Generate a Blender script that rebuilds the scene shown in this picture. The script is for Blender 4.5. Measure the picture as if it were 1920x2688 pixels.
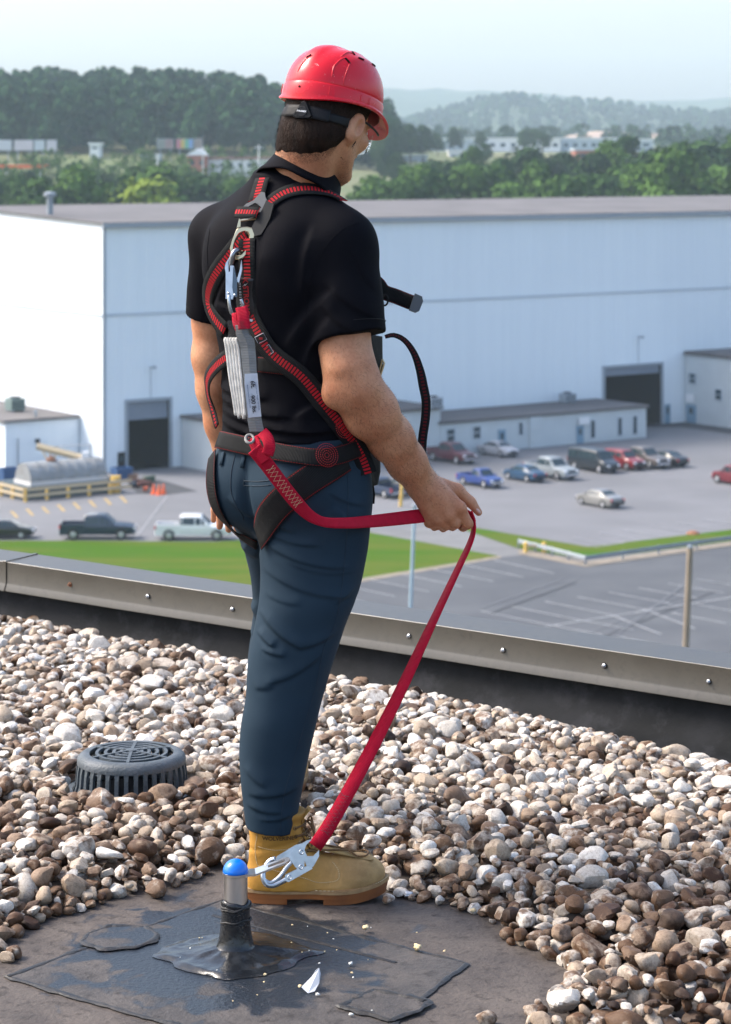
import bpy, bmesh, math, random
import numpy as np
from mathutils import Vector, Matrix
from mathutils.bvhtree import BVHTree

for o in list(bpy.data.objects):
    bpy.data.objects.remove(o)
random.seed(7)
RNG = np.random.default_rng(11)
SC = bpy.context.scene
COL = SC.collection
R = math.radians

# ---------------------------------------------------------------- camera
FPX = 6344.0          # focal length in photo pixels (85 mm on a 36 mm tall frame)
HOR = 400.0           # photo row of the horizon
CH = 1.65             # camera height above the roof
G = -28.75            # car park level below the roof
cam = bpy.data.cameras.new('camera')
cam.sensor_fit = 'VERTICAL'
cam.sensor_height = 36.0
cam.sensor_width = 36.0 * 1920 / 2688
cam.lens = FPX / 2688 * 36.0
cam.shift_y = -(1344.0 - HOR) / 2688.0
cam.clip_start = 0.1
cam.clip_end = 30000
cam.dof.use_dof = True
cam.dof.focus_distance = 5.3
cam.dof.aperture_fstop = 9.0
camo = bpy.data.objects.new('camera', cam)
COL.objects.link(camo)
camo.location = (0, 0, CH)
camo.rotation_euler = (R(90), 0, 0)
SC.camera = camo

# ---------------------------------------------------------------- sky and sun
SUN_AZ = Vector((-0.975, 0.22, 0)).normalized()
SUN_EL = R(46)
w = bpy.data.worlds.new('World')
SC.world = w
w.use_nodes = True
nt = w.node_tree
nt.nodes.clear()
sky = nt.nodes.new('ShaderNodeTexSky')
sky.sky_type = 'NISHITA'
sky.sun_disc = False
sky.sun_elevation = SUN_EL
sky.sun_rotation = math.atan2(SUN_AZ.x, SUN_AZ.y)
sky.altitude = 100
sky.air_density = 1.0
sky.dust_density = 4.0
sky.ozone_density = 1.0
bg = nt.nodes.new('ShaderNodeBackground')
bg.inputs['Strength'].default_value = 0.15
wo = nt.nodes.new('ShaderNodeOutputWorld')
nt.links.new(sky.outputs[0], bg.inputs['Color'])
nt.links.new(bg.outputs[0], wo.inputs['Surface'])
sl = bpy.data.lights.new('sun', 'SUN')
sl.energy = 1.5
sl.angle = R(18)
sl.color = (1.0, 0.95, 0.88)
so = bpy.data.objects.new('sun', sl)
COL.objects.link(so)
sd = Vector((SUN_AZ.x * math.cos(SUN_EL), SUN_AZ.y * math.cos(SUN_EL), math.sin(SUN_EL)))
so.rotation_euler = sd.to_track_quat('Z', 'Y').to_euler()
so.location = (-20, -20, 40)

SC.view_settings.view_transform = 'Standard'
SC.view_settings.look = 'None'
SC.view_settings.exposure = 1.38
SC.view_settings.gamma = 1.0
SC.render.engine = 'CYCLES'
SC.cycles.use_denoising = True
SC.cycles.max_bounces = 6
SC.cycles.diffuse_bounces = 3
SC.cycles.glossy_bounces = 3
SC.cycles.transmission_bounces = 4
SC.cycles.transparent_max_bounces = 8
SC.cycles.volume_bounces = 3
SC.cycles.sample_clamp_indirect = 6.0
SC.cycles.caustics_reflective = False
SC.cycles.caustics_refractive = False

# ---------------------------------------------------------------- geometry from the surveyed photo
def at(px, py, Y):
    """world point seen at photo pixel (px, py) and standing Y metres from the camera"""
    return Vector(((px - 960.0) * Y / FPX, Y, CH - (py - HOR) * Y / FPX))

def gnd(px, py, z=G):
    Y = (CH - z) * FPX / (py - HOR)
    return Vector(((px - 960.0) * Y / FPX, Y, z))

# ---------------------------------------------------------------- object helpers
def tag(o, label=None, cat=None, group=None, kind=None):
    if label: o['label'] = label
    if cat: o['category'] = cat
    if group: o['group'] = group
    if kind: o['kind'] = kind
    return o

def thing(name, label, cat, loc=(0, 0, 0), rz=0.0, group=None):
    o = bpy.data.objects.new(name, None)
    o.empty_display_size = 0.1
    COL.objects.link(o)
    o.location = loc
    o.rotation_euler = (0, 0, rz)
    return tag(o, label, cat, group)

def link_mesh(name, me, mat=None, parent=None, smooth=False):
    o = bpy.data.objects.new(name, me)
    COL.objects.link(o)
    if mat is not None:
        for m in (mat if isinstance(mat, (list, tuple)) else [mat]):
            me.materials.append(m)
    if smooth:
        me.shade_smooth()
    if parent is not None:
        o.parent = parent
        pm = parent_matrix(parent)
        if getattr(me, '_', None) is None:
            pass
    return o

def parent_matrix(o):
    m = Matrix.LocRotScale(o.location, o.rotation_euler.to_quaternion(), o.scale)
    if o.parent is not None:
        m = parent_matrix(o.parent) @ o.matrix_parent_inverse @ m
    return m

def put_world(o, parent):
    """parent an object whose mesh is in world coordinates"""
    o.parent = parent
    o.matrix_parent_inverse = parent_matrix(parent).inverted()
    return o

class MB:
    """collects simple shapes into one mesh"""
    def __init__(s):
        s.v, s.f, s.uv, s.mi = [], [], {}, {}
    def add(s, vs, fs, mi=0):
        n = len(s.v)
        s.v += [tuple(v) for v in vs]
        for f in fs:
            if mi: s.mi[len(s.f)] = mi
            s.f.append([n + i for i in f])
        return n
    def quad(s, a, b, c, d, mi=0):
        s.add([a, b, c, d], [(0, 1, 2, 3)], mi)
    def box(s, c, size, rz=0.0, M=None, bev=0.0):
        hx, hy, hz = size[0] / 2, size[1] / 2, size[2] / 2
        m = Matrix.Translation(Vector(c)) @ (M.to_4x4() if M is not None else Matrix.Rotation(rz, 4, 'Z'))
        if bev <= 0:
            vs = [m @ Vector((x, y, z)) for z in (-hz, hz) for x, y in ((-hx, -hy), (hx, -hy), (hx, hy), (-hx, hy))]
            s.add(vs, [(3, 2, 1, 0), (4, 5, 6, 7), (0, 1, 5, 4), (1, 2, 6, 5), (2, 3, 7, 6), (3, 0, 4, 7)])
        else:
            b = min(bev, hx * .9, hy * .9, hz * .9)
            rings = []
            for z, i in ((-hz, b), (-hz + b, 0), (hz - b, 0), (hz, b)):
                x, y = hx - i, hy - i
                rings.append([m @ Vector(p) for p in ((-x + b * (i == 0), -y, z), (x - b * (i == 0), -y, z), (x, -y + b * (i == 0), z), (x, y - b * (i == 0), z),
                                                      (x - b * (i == 0), y, z), (-x + b * (i == 0), y, z), (-x, y - b * (i == 0), z), (-x, -y + b * (i == 0), z))])
            s.loft(rings, caps=True)
    def loft(s, rings, caps=False, closed=True):
        n = len(rings[0])
        base = len(s.v)
        for r in rings:
            s.v += [tuple(p) for p in r]
        for i in range(len(rings) - 1):
            for j in range(n if closed else n - 1):
                k = (j + 1) % n
                s.f.append([base + i * n + j, base + i * n + k, base + (i + 1) * n + k, base + (i + 1) * n + j])
        if caps:
            s.f.append([base + j for j in range(n)][::-1])
            s.f.append([base + (len(rings) - 1) * n + j for j in range(n)])
    def tube(s, pts, r, n=8, caps=True):
        pts = [Vector(p) for p in pts]
        rs = r if isinstance(r, (list, tuple)) else [r] * len(pts)
        rings = []
        prev = None
        for i, p in enumerate(pts):
            t = (pts[min(i + 1, len(pts) - 1)] - pts[max(i - 1, 0)]).normalized()
            a = prev if prev is not None else (Vector((0, 0, 1)) if abs(t.z) < .9 else Vector((1, 0, 0)))
            a = (a - t * a.dot(t)).normalized()
            prev = a
            b = t.cross(a)
            rings.append([p + (a * math.cos(q) + b * math.sin(q)) * rs[i] for q in [2 * math.pi * k / n for k in range(n)]])
        s.loft(rings, caps)
    def lathe(s, prof, c=(0, 0, 0), n=24, M=None, caps=False):
        m = Matrix.Translation(Vector(c)) @ (M.to_4x4() if M is not None else Matrix())
        s.loft([[m @ Vector((r * math.cos(2 * math.pi * k / n), r * math.sin(2 * math.pi * k / n), z)) for k in range(n)] for r, z in prof], caps)
    def prism(s, poly, z0, z1):
        n = len(poly)
        s.add([(p[0], p[1], z0) for p in poly] + [(p[0], p[1], z1) for p in poly],
              [tuple(range(n))[::-1], tuple(range(n, 2 * n))] + [(i, (i + 1) % n, n + (i + 1) % n, n + i) for i in range(n)])
    def extrude(s, poly, off):
        """planar polygon (3-D points) thickened by vector off"""
        n = len(poly); off = Vector(off)
        s.add([Vector(p) for p in poly] + [Vector(p) + off for p in poly],
              [tuple(range(n))[::-1], tuple(range(n, 2 * n))] + [(i, (i + 1) % n, n + (i + 1) % n, n + i) for i in range(n)])
    def mesh(s, name):
        me = bpy.data.meshes.new(name)
        me.from_pydata(s.v, [], s.f)
        for k, i in s.mi.items():
            me.polygons[k].material_index = i
        bm = bmesh.new(); bm.from_mesh(me)
        bmesh.ops.recalc_face_normals(bm, faces=bm.faces)
        bm.to_mesh(me); bm.free()
        return me
    def build(s, name, mat, parent=None, world=False, smooth=False, sharp=None):
        me = s.mesh(name)
        o = bpy.data.objects.new(name, me)
        COL.objects.link(o)
        for m in (mat if isinstance(mat, (list, tuple)) else [mat]):
            me.materials.append(m)
        if smooth:
            if sharp: me.shade_auto_smooth(angle=sharp) if hasattr(me, 'shade_auto_smooth') else me.shade_smooth()
            else: me.shade_smooth()
            if sharp:
                try: me.set_sharp_from_angle(angle=sharp)
                except Exception: pass
        if parent is not None:
            if world: put_world(o, parent)
            else: o.parent = parent
        return o

def np_mesh(name, V, Fq):
    """mesh from numpy arrays; Fq is (n, 3) or (n, 4)"""
    me = bpy.data.meshes.new(name)
    V = np.asarray(V, np.float32); Fq = np.asarray(Fq, np.int32)
    k = Fq.shape[1]
    me.vertices.add(len(V)); me.vertices.foreach_set('co', V.ravel())
    me.loops.add(Fq.size); me.loops.foreach_set('vertex_index', Fq.ravel())
    me.polygons.add(len(Fq)); me.polygons.foreach_set('loop_start', np.arange(0, Fq.size, k, dtype=np.int32))
    me.update(calc_edges=True)
    return me

def copy_tree(o, parent=None):
    c = o.copy(); COL.objects.link(c); c.parent = parent
    for ch in list(o.children):
        copy_tree(ch, c)
    return c

# ---------------------------------------------------------------- materials
MATS = {}
def nodes_of(name):
    m = bpy.data.materials.new(name); m.use_nodes = True
    n = m.node_tree.nodes; l = m.node_tree.links
    return m, n, l, n['Principled BSDF']

def mat(name, col, rough=.6, metal=0.0, var=0.0, scale=8.0, col2=None, bump=0.0, bscale=None, spec=None, detail=6, coord='Object', stretch=None, coat=0.0, sheen=0.0):
    """procedural principled material: two tones mixed by noise, fine bump"""
    m, n, l, p = nodes_of(name)
    MATS[name] = m
    p.inputs['Roughness'].default_value = rough
    p.inputs['Metallic'].default_value = metal
    if spec is not None: p.inputs['Specular IOR Level'].default_value = spec
    if coat: p.inputs['Coat Weight'].default_value = coat; p.inputs['Coat Roughness'].default_value = .08
    if sheen: p.inputs['Sheen Weight'].default_value = sheen
    c1 = (*col, 1)
    if col2 is None:
        col2 = tuple(max(0, c * (1 - var)) for c in col)
    tc = n.new('ShaderNodeTexCoord')
    vec = tc.outputs[coord]
    if stretch:
        mp = n.new('ShaderNodeMapping'); mp.inputs['Scale'].default_value = stretch
        l.new(vec, mp.inputs['Vector']); vec = mp.outputs[0]
    nz = n.new('ShaderNodeTexNoise'); nz.inputs['Scale'].default_value = scale; nz.inputs['Detail'].default_value = detail
    l.new(vec, nz.inputs['Vector'])
    rp = n.new('ShaderNodeValToRGB')
    rp.color_ramp.elements[0].position = .34; rp.color_ramp.elements[0].color = (*col2, 1)
    rp.color_ramp.elements[1].position = .62; rp.color_ramp.elements[1].color = c1
    l.new(nz.outputs['Fac'], rp.inputs['Fac'])
    l.new(rp.outputs[0], p.inputs['Base Color'])
    if bump:
        nb = n.new('ShaderNodeTexNoise'); nb.inputs['Scale'].default_value = bscale or scale * 4; nb.inputs['Detail'].default_value = 5
        l.new(vec, nb.inputs['Vector'])
        b = n.new('ShaderNodeBump'); b.inputs['Strength'].default_value = bump; b.inputs['Distance'].default_value = .01
        l.new(nb.outputs['Fac'], b.inputs['Height']); l.new(b.outputs[0], p.inputs['Normal'])
    return m

def noise3(P, seed=0, scale=1.0):
    """cheap smooth value noise on an (n,3) array, range about -1..1"""
    P = np.asarray(P, np.float64) * scale + seed * 17.31
    i = np.floor(P).astype(np.int64); f = P - i
    f = f * f * (3 - 2 * f)
    def h(a, b, c):
        n = (a * 374761393 + b * 668265263 + c * 2147483647 + seed * 1274126177) & 0xffffffff
        n = ((n ^ (n >> 13)) * 1274126177) & 0xffffffff
        return ((n ^ (n >> 16)) & 0xffff) / 32767.5 - 1.0
    x, y, z = i[..., 0], i[..., 1], i[..., 2]
    r = 0
    for dx in (0, 1):
        for dy in (0, 1):
            for dz in (0, 1):
                wgt = (f[..., 0] if dx else 1 - f[..., 0]) * (f[..., 1] if dy else 1 - f[..., 1]) * (f[..., 2] if dz else 1 - f[..., 2])
                r = r + wgt * h(x + dx, y + dy, z + dz)
    return r
# ================================================================ materials of the site
M_conc = mat('yard_concrete', (.165, .166, .176), .85, var=.18, scale=.12, bump=.1, bscale=2, coord='Object')
M_asph = mat('lot_asphalt', (.098, .103, .110), .8, col2=(.072, .076, .084), scale=.16, bump=.1, bscale=3, spec=.25)
M_road = mat('access_road', (.165, .165, .165), .85, var=.2, scale=.4)
M_grass = mat('verge_grass', (.050, .115, .006), .9, col2=(.095, .118, .016), scale=.22, bump=.5, bscale=6, stretch=(.35, 1.6, 1), spec=.05)
M_soil = mat('soil_edge', (.26, .22, .17), .95, var=.3, scale=1.2)
M_terr = mat('hill_ground', (.10, .13, .04), .95, col2=(.16, .15, .07), scale=.02)
M_paintw = mat('white_line_paint', (.34, .35, .36), .7, var=.35, scale=1.5)
M_painty = mat('yellow_line_paint', (.44, .31, .12), .7, var=.3, scale=1.5)
M_tyre_mark = mat('dark_patch', (.055, .057, .062), .8, var=.3, scale=.6)
M_clad = mat('white_cladding', (.81, .865, .895), .6, col2=(.785, .84, .875), scale=.35, stretch=(3.0, 3.0, .12))
M_roofbr = mat('roof_felt', (.14, .13, .13), .9, var=.25, scale=.15)
M_trim = mat('grey_trim', (.32, .36, .40), .6, var=.1)
M_dark = mat('dark_interior', (.006, .007, .009), .9, spec=.03)
M_shutter = mat('roller_shutter', (.21, .24, .29), .6, var=.1)
M_glass = mat('dark_window_glass', (.03, .06, .075), .12, spec=.6)
M_wframe = mat('window_frame_paint', (.5, .55, .6), .5)
M_block = mat('painted_block', (.56, .60, .61), .8, var=.06, scale=.5)
M_bdoor = mat('blue_grey_door', (.18, .30, .40), .5)
M_yellow = mat('safety_yellow', (.72, .47, .10), .5, var=.12, scale=3)
M_beige = mat('beige_steel', (.55, .44, .28), .6, var=.15)
M_galv = mat('galvanised_steel', (.30, .34, .38), .55, metal=.4, var=.15, scale=4)
M_tank = mat('weathered_sheet_metal', (.27, .285, .295), .65, metal=.2, col2=(.22, .22, .215), scale=1.2, stretch=(1, 1, 3))
M_rust = mat('rusty_iron', (.28, .12, .06), .8, var=.4, scale=4)
M_teal = mat('dark_teal_deck', (.04, .075, .095), .7, var=.2)
M_orange = mat('orange_plastic', (.80, .14, .03), .5)
M_bluebin = mat('blue_painted_steel', (.03, .09, .22), .5, var=.2)
M_white = mat('white_paint', (.8, .8, .8), .5)
M_red = mat('red_paint', (.45, .02, .03), .5)
M_brick = mat('far_red_brick', (.42, .16, .11), .85, var=.15)
M_wood = mat('weathered_pole_wood', (.30, .235, .17), .85, var=.35, scale=2, stretch=(6, 6, .4))
M_bluepole = mat('pale_blue_paint', (.36, .47, .55), .45, var=.1)

# ================================================================ terrain
def terrain_h(x, y):
    h = np.interp(y, [-200, 345, 430, 520, 650, 900, 1500, 2300, 9000], [G, G, -23, -14, -7, 1, 5, 6, 6])
    ang = x / np.maximum(y, 50.)
    left = 1 / (1 + np.exp((ang + .022) * 62))
    h = h + left * 13 * np.exp(-((y - 900) / 210.) ** 2)
    hump = .55 + .45 * np.sin(ang * 26 + 1.3) * np.exp(-((ang - .06) / .16) ** 2)
    right = np.clip((ang + .06) / .12, 0, 1)
    h = h + right * (33 + 20 * np.exp(-((ang - .055) / .035) ** 2) + 8 * np.exp(-((ang - .10) / .02) ** 2)) * np.exp(-((y - 2900) / 330.) ** 2)
    h = h + (96 + 30 * np.exp(-((ang + .045) / .05) ** 2) + 10 * np.sin(ang * 40)) * np.exp(-((y - 4300) / 500.) ** 2)
    return h

def build_terrain():
    ys = np.concatenate([np.arange(-160, 400, 40.), np.arange(400, 1200, 20.), np.arange(1200, 5200, 45.)])
    us = np.linspace(-.36, .36, 121)
    V, F = [], []
    Yg, Ug = np.meshgrid(ys, us, indexing='ij')
    Xg = Ug * np.maximum(Yg, 420.)
    Z = terrain_h(Xg, Yg)
    P = np.stack([Xg, Yg, Z], -1)
    far = (Yg > 2000)
    Z = Z + far * (noise3(P, 3, 1 / 42.) * 5 + noise3(P, 5, 1 / 90.) * 5)
    P[..., 2] = Z
    n, m = Yg.shape
    idx = np.arange(n * m).reshape(n, m)
    Fq = np.stack([idx[:-1, :-1], idx[:-1, 1:], idx[1:, 1:], idx[1:, :-1]], -1).reshape(-1, 4)
    me = np_mesh('terrain', P.reshape(-1, 3), Fq)
    far_face = (Yg[:-1, :-1].reshape(-1) > 2000).astype(np.int32)
    me.materials.append(M_terr); 
    me.materials.append(mat('far_woodland', (.045, .075, .03), .95, col2=(.03, .05, .022), scale=.03))
    me.polygons.foreach_set('material_index', far_face)
    me.shade_smooth()
    o = bpy.data.objects.new('terrain', me); COL.objects.link(o)
    tag(o, 'flat valley floor rising to hazy hills beyond the warehouse', None, kind='structure')
build_terrain()

def sheet(name, pix, m, dz, label, kind='structure'):
    mb = MB()
    pts = [gnd(px, py) for px, py in pix]
    mb.add([(p.x, p.y, G + dz) for p in pts], [tuple(range(len(pts)))])
    o = mb.build(name, m)
    tag(o, label, None, kind=kind)
    return o

# layered sheets, each a couple of centimetres above the one below
sheet('yard', [(-2600, 1440), (-2600, 1090), (960, 1060), (4200, 1030), (4200, 1200), (2900, 1330), (1920, 1396), (1545, 1446), (1200, 1385), (700, 1440)], M_conc, .02, 'pale concrete yard and car park in front of the warehouse')
sheet('access_road', [(900, 1400), (1190, 1380), (1560, 1447), (1920, 1400), (1920, 1470), (1540, 1490), (1300, 1480)], M_road, .03, 'grey gravel access road between the two grass verges')
sheet('parking_lot', [(548, 1644), (945, 1526), (1310, 1464), (1370, 1458), (1538, 1488), (1920, 1432), (3600, 1240), (3600, 1950), (548, 1950)], M_asph, .04, 'dark asphalt parking lot below the roof edge')
sheet('grass_verge', [(-2600, 1421), (200, 1421), (560, 1424), (965, 1398), (1310, 1461), (945, 1521), (560, 1632), (540, 1950), (-2600, 1950)], M_grass, .055, 'wide green lawn between the yard and the roof edge')
sheet('grass_strip', [(1185, 1380), (1225, 1383), (1545, 1437), (1925, 1391), (2700, 1300), (2700, 1330), (1925, 1421), (1545, 1470), (1360, 1441)], M_grass, .055, 'narrow strip of green grass along the guardrail')
sheet('soil_edge', [(945, 1521), (1312, 1461), (1318, 1466), (945, 1530), (560, 1642), (560, 1632)], M_soil, .06, 'bare soil edge between lawn and asphalt lot')
sheet('soil_edge', [(1360, 1446), (1372, 1444), (1540, 1476), (1925, 1424), (2600, 1338), (2600, 1344), (1925, 1434), (1540, 1490), (1365, 1457)], M_soil, .06, 'bare soil edge under the guardrail')
sheet('dark_patch', [(330, 1262), (420, 1260), (520, 1290), (430, 1300), (360, 1296)], M_tyre_mark, .03, 'dark asphalt patch in front of the roller door')
sheet('dark_patch', [(1690, 1112), (1790, 1108), (1925, 1128), (1925, 1140), (1790, 1122), (1700, 1122)], M_tyre_mark, .03, 'dark asphalt strip at the foot of the far block building')

def line(p0, p1, wpx, m, name, label, group, dz=.07):
    a, b = gnd(*p0), gnd(*p1)
    d = (b - a).normalized(); s = Vector((-d.y, d.x, 0)) * wpx / 2
    mb = MB()
    mb.add([(a + s).xy.to_3d(), (a - s).xy.to_3d(), (b - s).xy.to_3d(), (b + s).xy.to_3d()], [(0, 1, 2, 3)])
    mb.v = [(v[0], v[1], G + dz) for v in mb.v]
    o = mb.build(name, m)
    return tag(o, label, None, group, 'structure')

def zz(x, y):      # photo crop 920..1920 x 1340..1840 back to photo pixels
    return (920 + x / 1.624, 1340 + y / 1.624)
rowA = [((555, 433), (840, 490)), ((692, 414), (960, 468)), ((832, 392), (1110, 448)), ((970, 372), (1250, 425)), ((1100, 352), (1370, 402)), ((1228, 334), (1480, 378)), ((1355, 315), (1590, 355)), ((1475, 297), (1720, 335))]
for a, b in rowA:
    line(zz(*a), zz(*b), .16, M_paintw, 'stall_line', 'white stall line in the far half of the double parking row', 'far half stall lines')
rowB = [((840, 490), (1075, 535)), ((960, 468), (1205, 513)), ((1110, 448), (1325, 533)), ((1250, 425), (1470, 508)), ((1370, 440), (1605, 486)), ((1480, 405), (1750, 455)), ((1130, 540), (1300, 575))]
for a, b in rowB:
    line(zz(*a), zz(*b), .16, M_paintw, 'stall_line', 'white stall line in the near half of the double parking row', 'near half stall lines', .074)
line(zz(830, 500), zz(1720, 360), .2, M_paintw, 'stall_line', 'long white line crossing the stalls of the double row', None, .078)
rowC = [((612, 215), (870, 272)), ((490, 236), (738, 288)), ((358, 256), (610, 306)), ((220, 276), (475, 328)), ((85, 298), (335, 350)), ((-40, 320), (190, 370)), ((-160, 345), (60, 395))]
for a, b in rowC:
    line(zz(*a), zz(*b), .16, M_paintw, 'stall_line', 'white stall line along the lawn edge of the asphalt lot', 'stall lines beside the lawn')
rowD = [((1040, 160), (1170, 140)), ((950, 118), (1110, 152)), ((1060, 98), (1230, 130)), ((1170, 86), (1330, 118)), ((1280, 68), (1440, 98)), ((1390, 55), (1530, 82)), ((1500, 42), (1640, 66))]
for a, b in rowD:
    line(zz(*a), zz(*b), .14, M_paintw, 'stall_line', 'faint white stall line on the pale upper lot', 'faint stall lines of the upper lot')
for i in range(8):
    x = 30 + i * 41
    line((x, 1343 - i * 5.6), (x + 16, 1360 - i * 5.6), .28, M_painty, 'hatch_line', 'short yellow hatch line painted in front of the tank platform', 'yellow hatch lines', .05)
line((440, 1302), (352, 1420), .12, M_paintw, 'yard_line', 'thin white line across the yard between the pickups', None, .05)
# tyre scuffs on the lot
for i, (a, b) in enumerate([((930, 560), (1500, 330)), ((1000, 575), (1560, 345)), ((560, 420), (900, 300)), ((600, 440), (960, 310)), ((1100, 560), (1450, 300))]):
    line(zz(*a), zz(*b), .22, M_tyre_mark if i % 2 else mat('scuff%d' % i, (.10, .105, .115), .8), 'tyre_mark', 'dark tyre mark curving over the asphalt lot stalls', 'tyre marks on the lot', .066 + .002 * i)

# ================================================================ warehouse
AW = R(54.5)
dR = Vector((math.sin(AW), math.cos(AW), 0)); dL = Vector((-math.cos(AW), math.sin(AW), 0))
WC = gnd(272, 1242)
def on_wall(px):              # distance along the right facade of photo column px
    k = (px - 960) / FPX
    return (k * WC.y - WC.x) / (dR.x - k * dR.y)
def wall_z(px, py):
    p = WC + dR * on_wall(px)
    return CH - (py - HOR) * p.y / FPX
def on_line(P, d, px):
    k = (px - 960) / FPX
    return (k * P.y - P.x) / (d.x - k * d.y)
def z_on(P, d, px, py):
    q = P + d * on_line(P, d, px)
    return CH - (py - HOR) * q.y / FPX
ZE = CH - 190 * WC.y / FPX    # eave
LEN, DEP, RISE = 135.0, 60.0, 1.0
nR, nL = -dL, -dR             # outward normals of the right and the left facade

def wall_rect(mb, P, d, n, s0, s1, z0, z1, off=0.0, thick=0.0):
    a = P + d * s0 + n * off; b = P + d * s1 + n * off
    q = [Vector((a.x, a.y, z0)), Vector((b.x, b.y, z0)), Vector((b.x, b.y, z1)), Vector((a.x, a.y, z1))]
    if thick: mb.extrude(q, -n * thick)
    else: mb.add(q, [(0, 1, 2, 3)])

def rib_wall(mb, P, d, n, s0, s1, z0, z1, pitch=1.0, depth=.028):
    """profiled sheet cladding: trapezoidal ribs as real relief"""
    k = max(1, int(round((s1 - s0) / pitch)))
    xs = []
    for i in range(k):
        a = s0 + (s1 - s0) * i / k; wdt = (s1 - s0) / k
        xs += [(a, 0), (a + wdt * .70, 0), (a + wdt * .78, depth), (a + wdt * .92, depth)]
    xs.append((s1, 0))
    top = [P + d * s + n * o for s, o in xs]
    mb.loft([[Vector((p.x, p.y, z0)) for p in top], [Vector((p.x, p.y, z1)) for p in top]], closed=False)

wh = thing('warehouse', 'huge white clad warehouse with low grey roof', 'warehouse', (WC.x, WC.y, G))
# door openings on the right facade
D1 = (on_wall(335), on_wall(444)); D1top = wall_z(390, 1053); D1sh = wall_z(390, 1100)
D2 = (on_wall(1587), on_wall(1735)); D2top = wall_z(1660, 962)
mb = MB()
zmid = ZE - 8.6
rib_wall(mb, WC, dR, nR, 0, D1[0], G, zmid); rib_wall(mb, WC, dR, nR, D1[0], D1[1], D1top, zmid)
rib_wall(mb, WC, dR, nR, D1[1], D2[0], G, zmid); rib_wall(mb, WC, dR, nR, D2[0], D2[1], D2top, zmid)
rib_wall(mb, WC, dR, nR, D2[1], LEN, G, zmid)
mb.build('wall', M_clad, wh, world=True)
mb = MB(); rib_wall(mb, WC, dR, nR, 0, LEN, zmid, ZE)
mb.build('wall', M_clad, wh, world=True)
mb = MB(); rib_wall(mb, WC, dL, nL, 0, DEP, G, zmid); mb.build('wall', M_clad, wh, world=True)
mb = MB()
a, b, c = WC, WC + dL * DEP / 2, WC + dL * DEP
mb.add([(a.x, a.y, zmid), (c.x, c.y, zmid), (c.x, c.y, ZE), (b.x, b.y, ZE + RISE), (a.x, a.y, ZE)], [(0, 1, 2, 3, 4)])
mb.build('gable_wall', M_clad, wh, world=True)
mb = MB()
for P, d, n, L in ((WC, dR, nR, LEN), (WC, dL, nL, DEP)):
    wall_rect(mb, P, d, n, 0, L, zmid - .12, zmid + .12, .10, .08)
mb.build('seam_trim', M_wframe, wh, world=True)
mb = MB()
for s in (-1, 1):
    e0 = (WC if s < 0 else WC + dL * DEP); rdg = WC + dL * DEP / 2
    o = .35
    A = e0 - dR * .3 + (-dL if s < 0 else dL) * o; B = rdg - dR * .3
    q = [Vector((A.x, A.y, ZE + .02)), Vector((A.x, A.y, ZE + .02)) + dR * (LEN + .6), Vector((B.x, B.y, ZE + RISE + .05)) + dR * (LEN + .6), Vector((B.x, B.y, ZE + RISE + .05))]
    mb.extrude(q, (0, 0, .18))
mb.build('roof', M_roofbr, wh, world=True)
mb = MB()
wall_rect(mb, WC, dR, nR, -.3, LEN, ZE - .28, ZE + .1, .55, .16)
mb.build('gutter', M_trim, wh, world=True)
mb = MB(); wall_rect(mb, WC, dR, nR, -.12, .18, G, ZE, .14, .1); mb.build('corner_trim', M_trim, wh, world=True)
mb = MB()
vp = WC + dL * 13.5 + dR * 1.5
vp = at(121, 560, 0) if False else vp
mb.lathe([(.33, 0), (.33, 2.0), (.62, 2.05), (.62, 2.35), (.3, 2.5)], (vp.x, vp.y, ZE + .45), 12, caps=True)
mb.build('vent_pipe', M_galv, wh, world=True, smooth=False)
# roller door with half-raised shutter, dark interior behind
def recess(D, ztop, name_inner, depth=14):
    mb = MB()
    P0 = WC + dR * D[0]; P1 = WC + dR * D[1]
    back = dL * depth
    for q in (((P0, G), (P0 + back, G), (P0 + back, ztop), (P0, ztop)), ((P1, G), (P1 + back, G), (P1 + back, ztop), (P1, ztop)),
              ((P0 + back, G), (P1 + back, G), (P1 + back, ztop), (P0 + back, ztop)), ((P0, ztop), (P1, ztop), (P1 + back, ztop), (P0 + back, ztop)),
              ((P0, G + .07), (P1, G + .07), (P1 + back, G + .07), (P0 + back, G + .07))):
        mb.add([(p.x, p.y, z) for p, z in q], [(0, 1, 2, 3)])
    mb.build(name_inner, M_dark, wh, world=True)
recess(D1, D1top, 'door_recess'); recess(D2, D2top, 'door_recess')
mb = MB()
zz0 = D1sh; k = 7
for i in range(k):
    z0 = D1sh + (D1top - D1sh) * i / k; z1 = D1sh + (D1top - D1sh) * (i + .93) / k
    wall_rect(mb, WC, dR, nR, D1[0] + .1, D1[1] - .1, z0, z1, -.12, .08)
mb.build('roller_shutter', M_shutter, wh, world=True)
mb = MB(); wall_rect(mb, WC, dR, nR, D2[0] + .1, D2[1] - .1, D2top - .9, D2top - .05, -.15, .1); mb.build('roller_shutter', M_shutter, wh, world=True)
for D, zt in ((D1, D1top), (D2, D2top)):
    mb = MB()
    wall_rect(mb, WC, dR, nR, D[0] - .3, D[0], G, zt + .3, .16, .14); wall_rect(mb, WC, dR, nR, D[1], D[1] + .3, G, zt + .3, .16, .14)
    wall_rect(mb, WC, dR, nR, D[0], D[1], zt, zt + .3, .16, .14)
    mb.build('door_frame', M_trim, wh, world=True)
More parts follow.
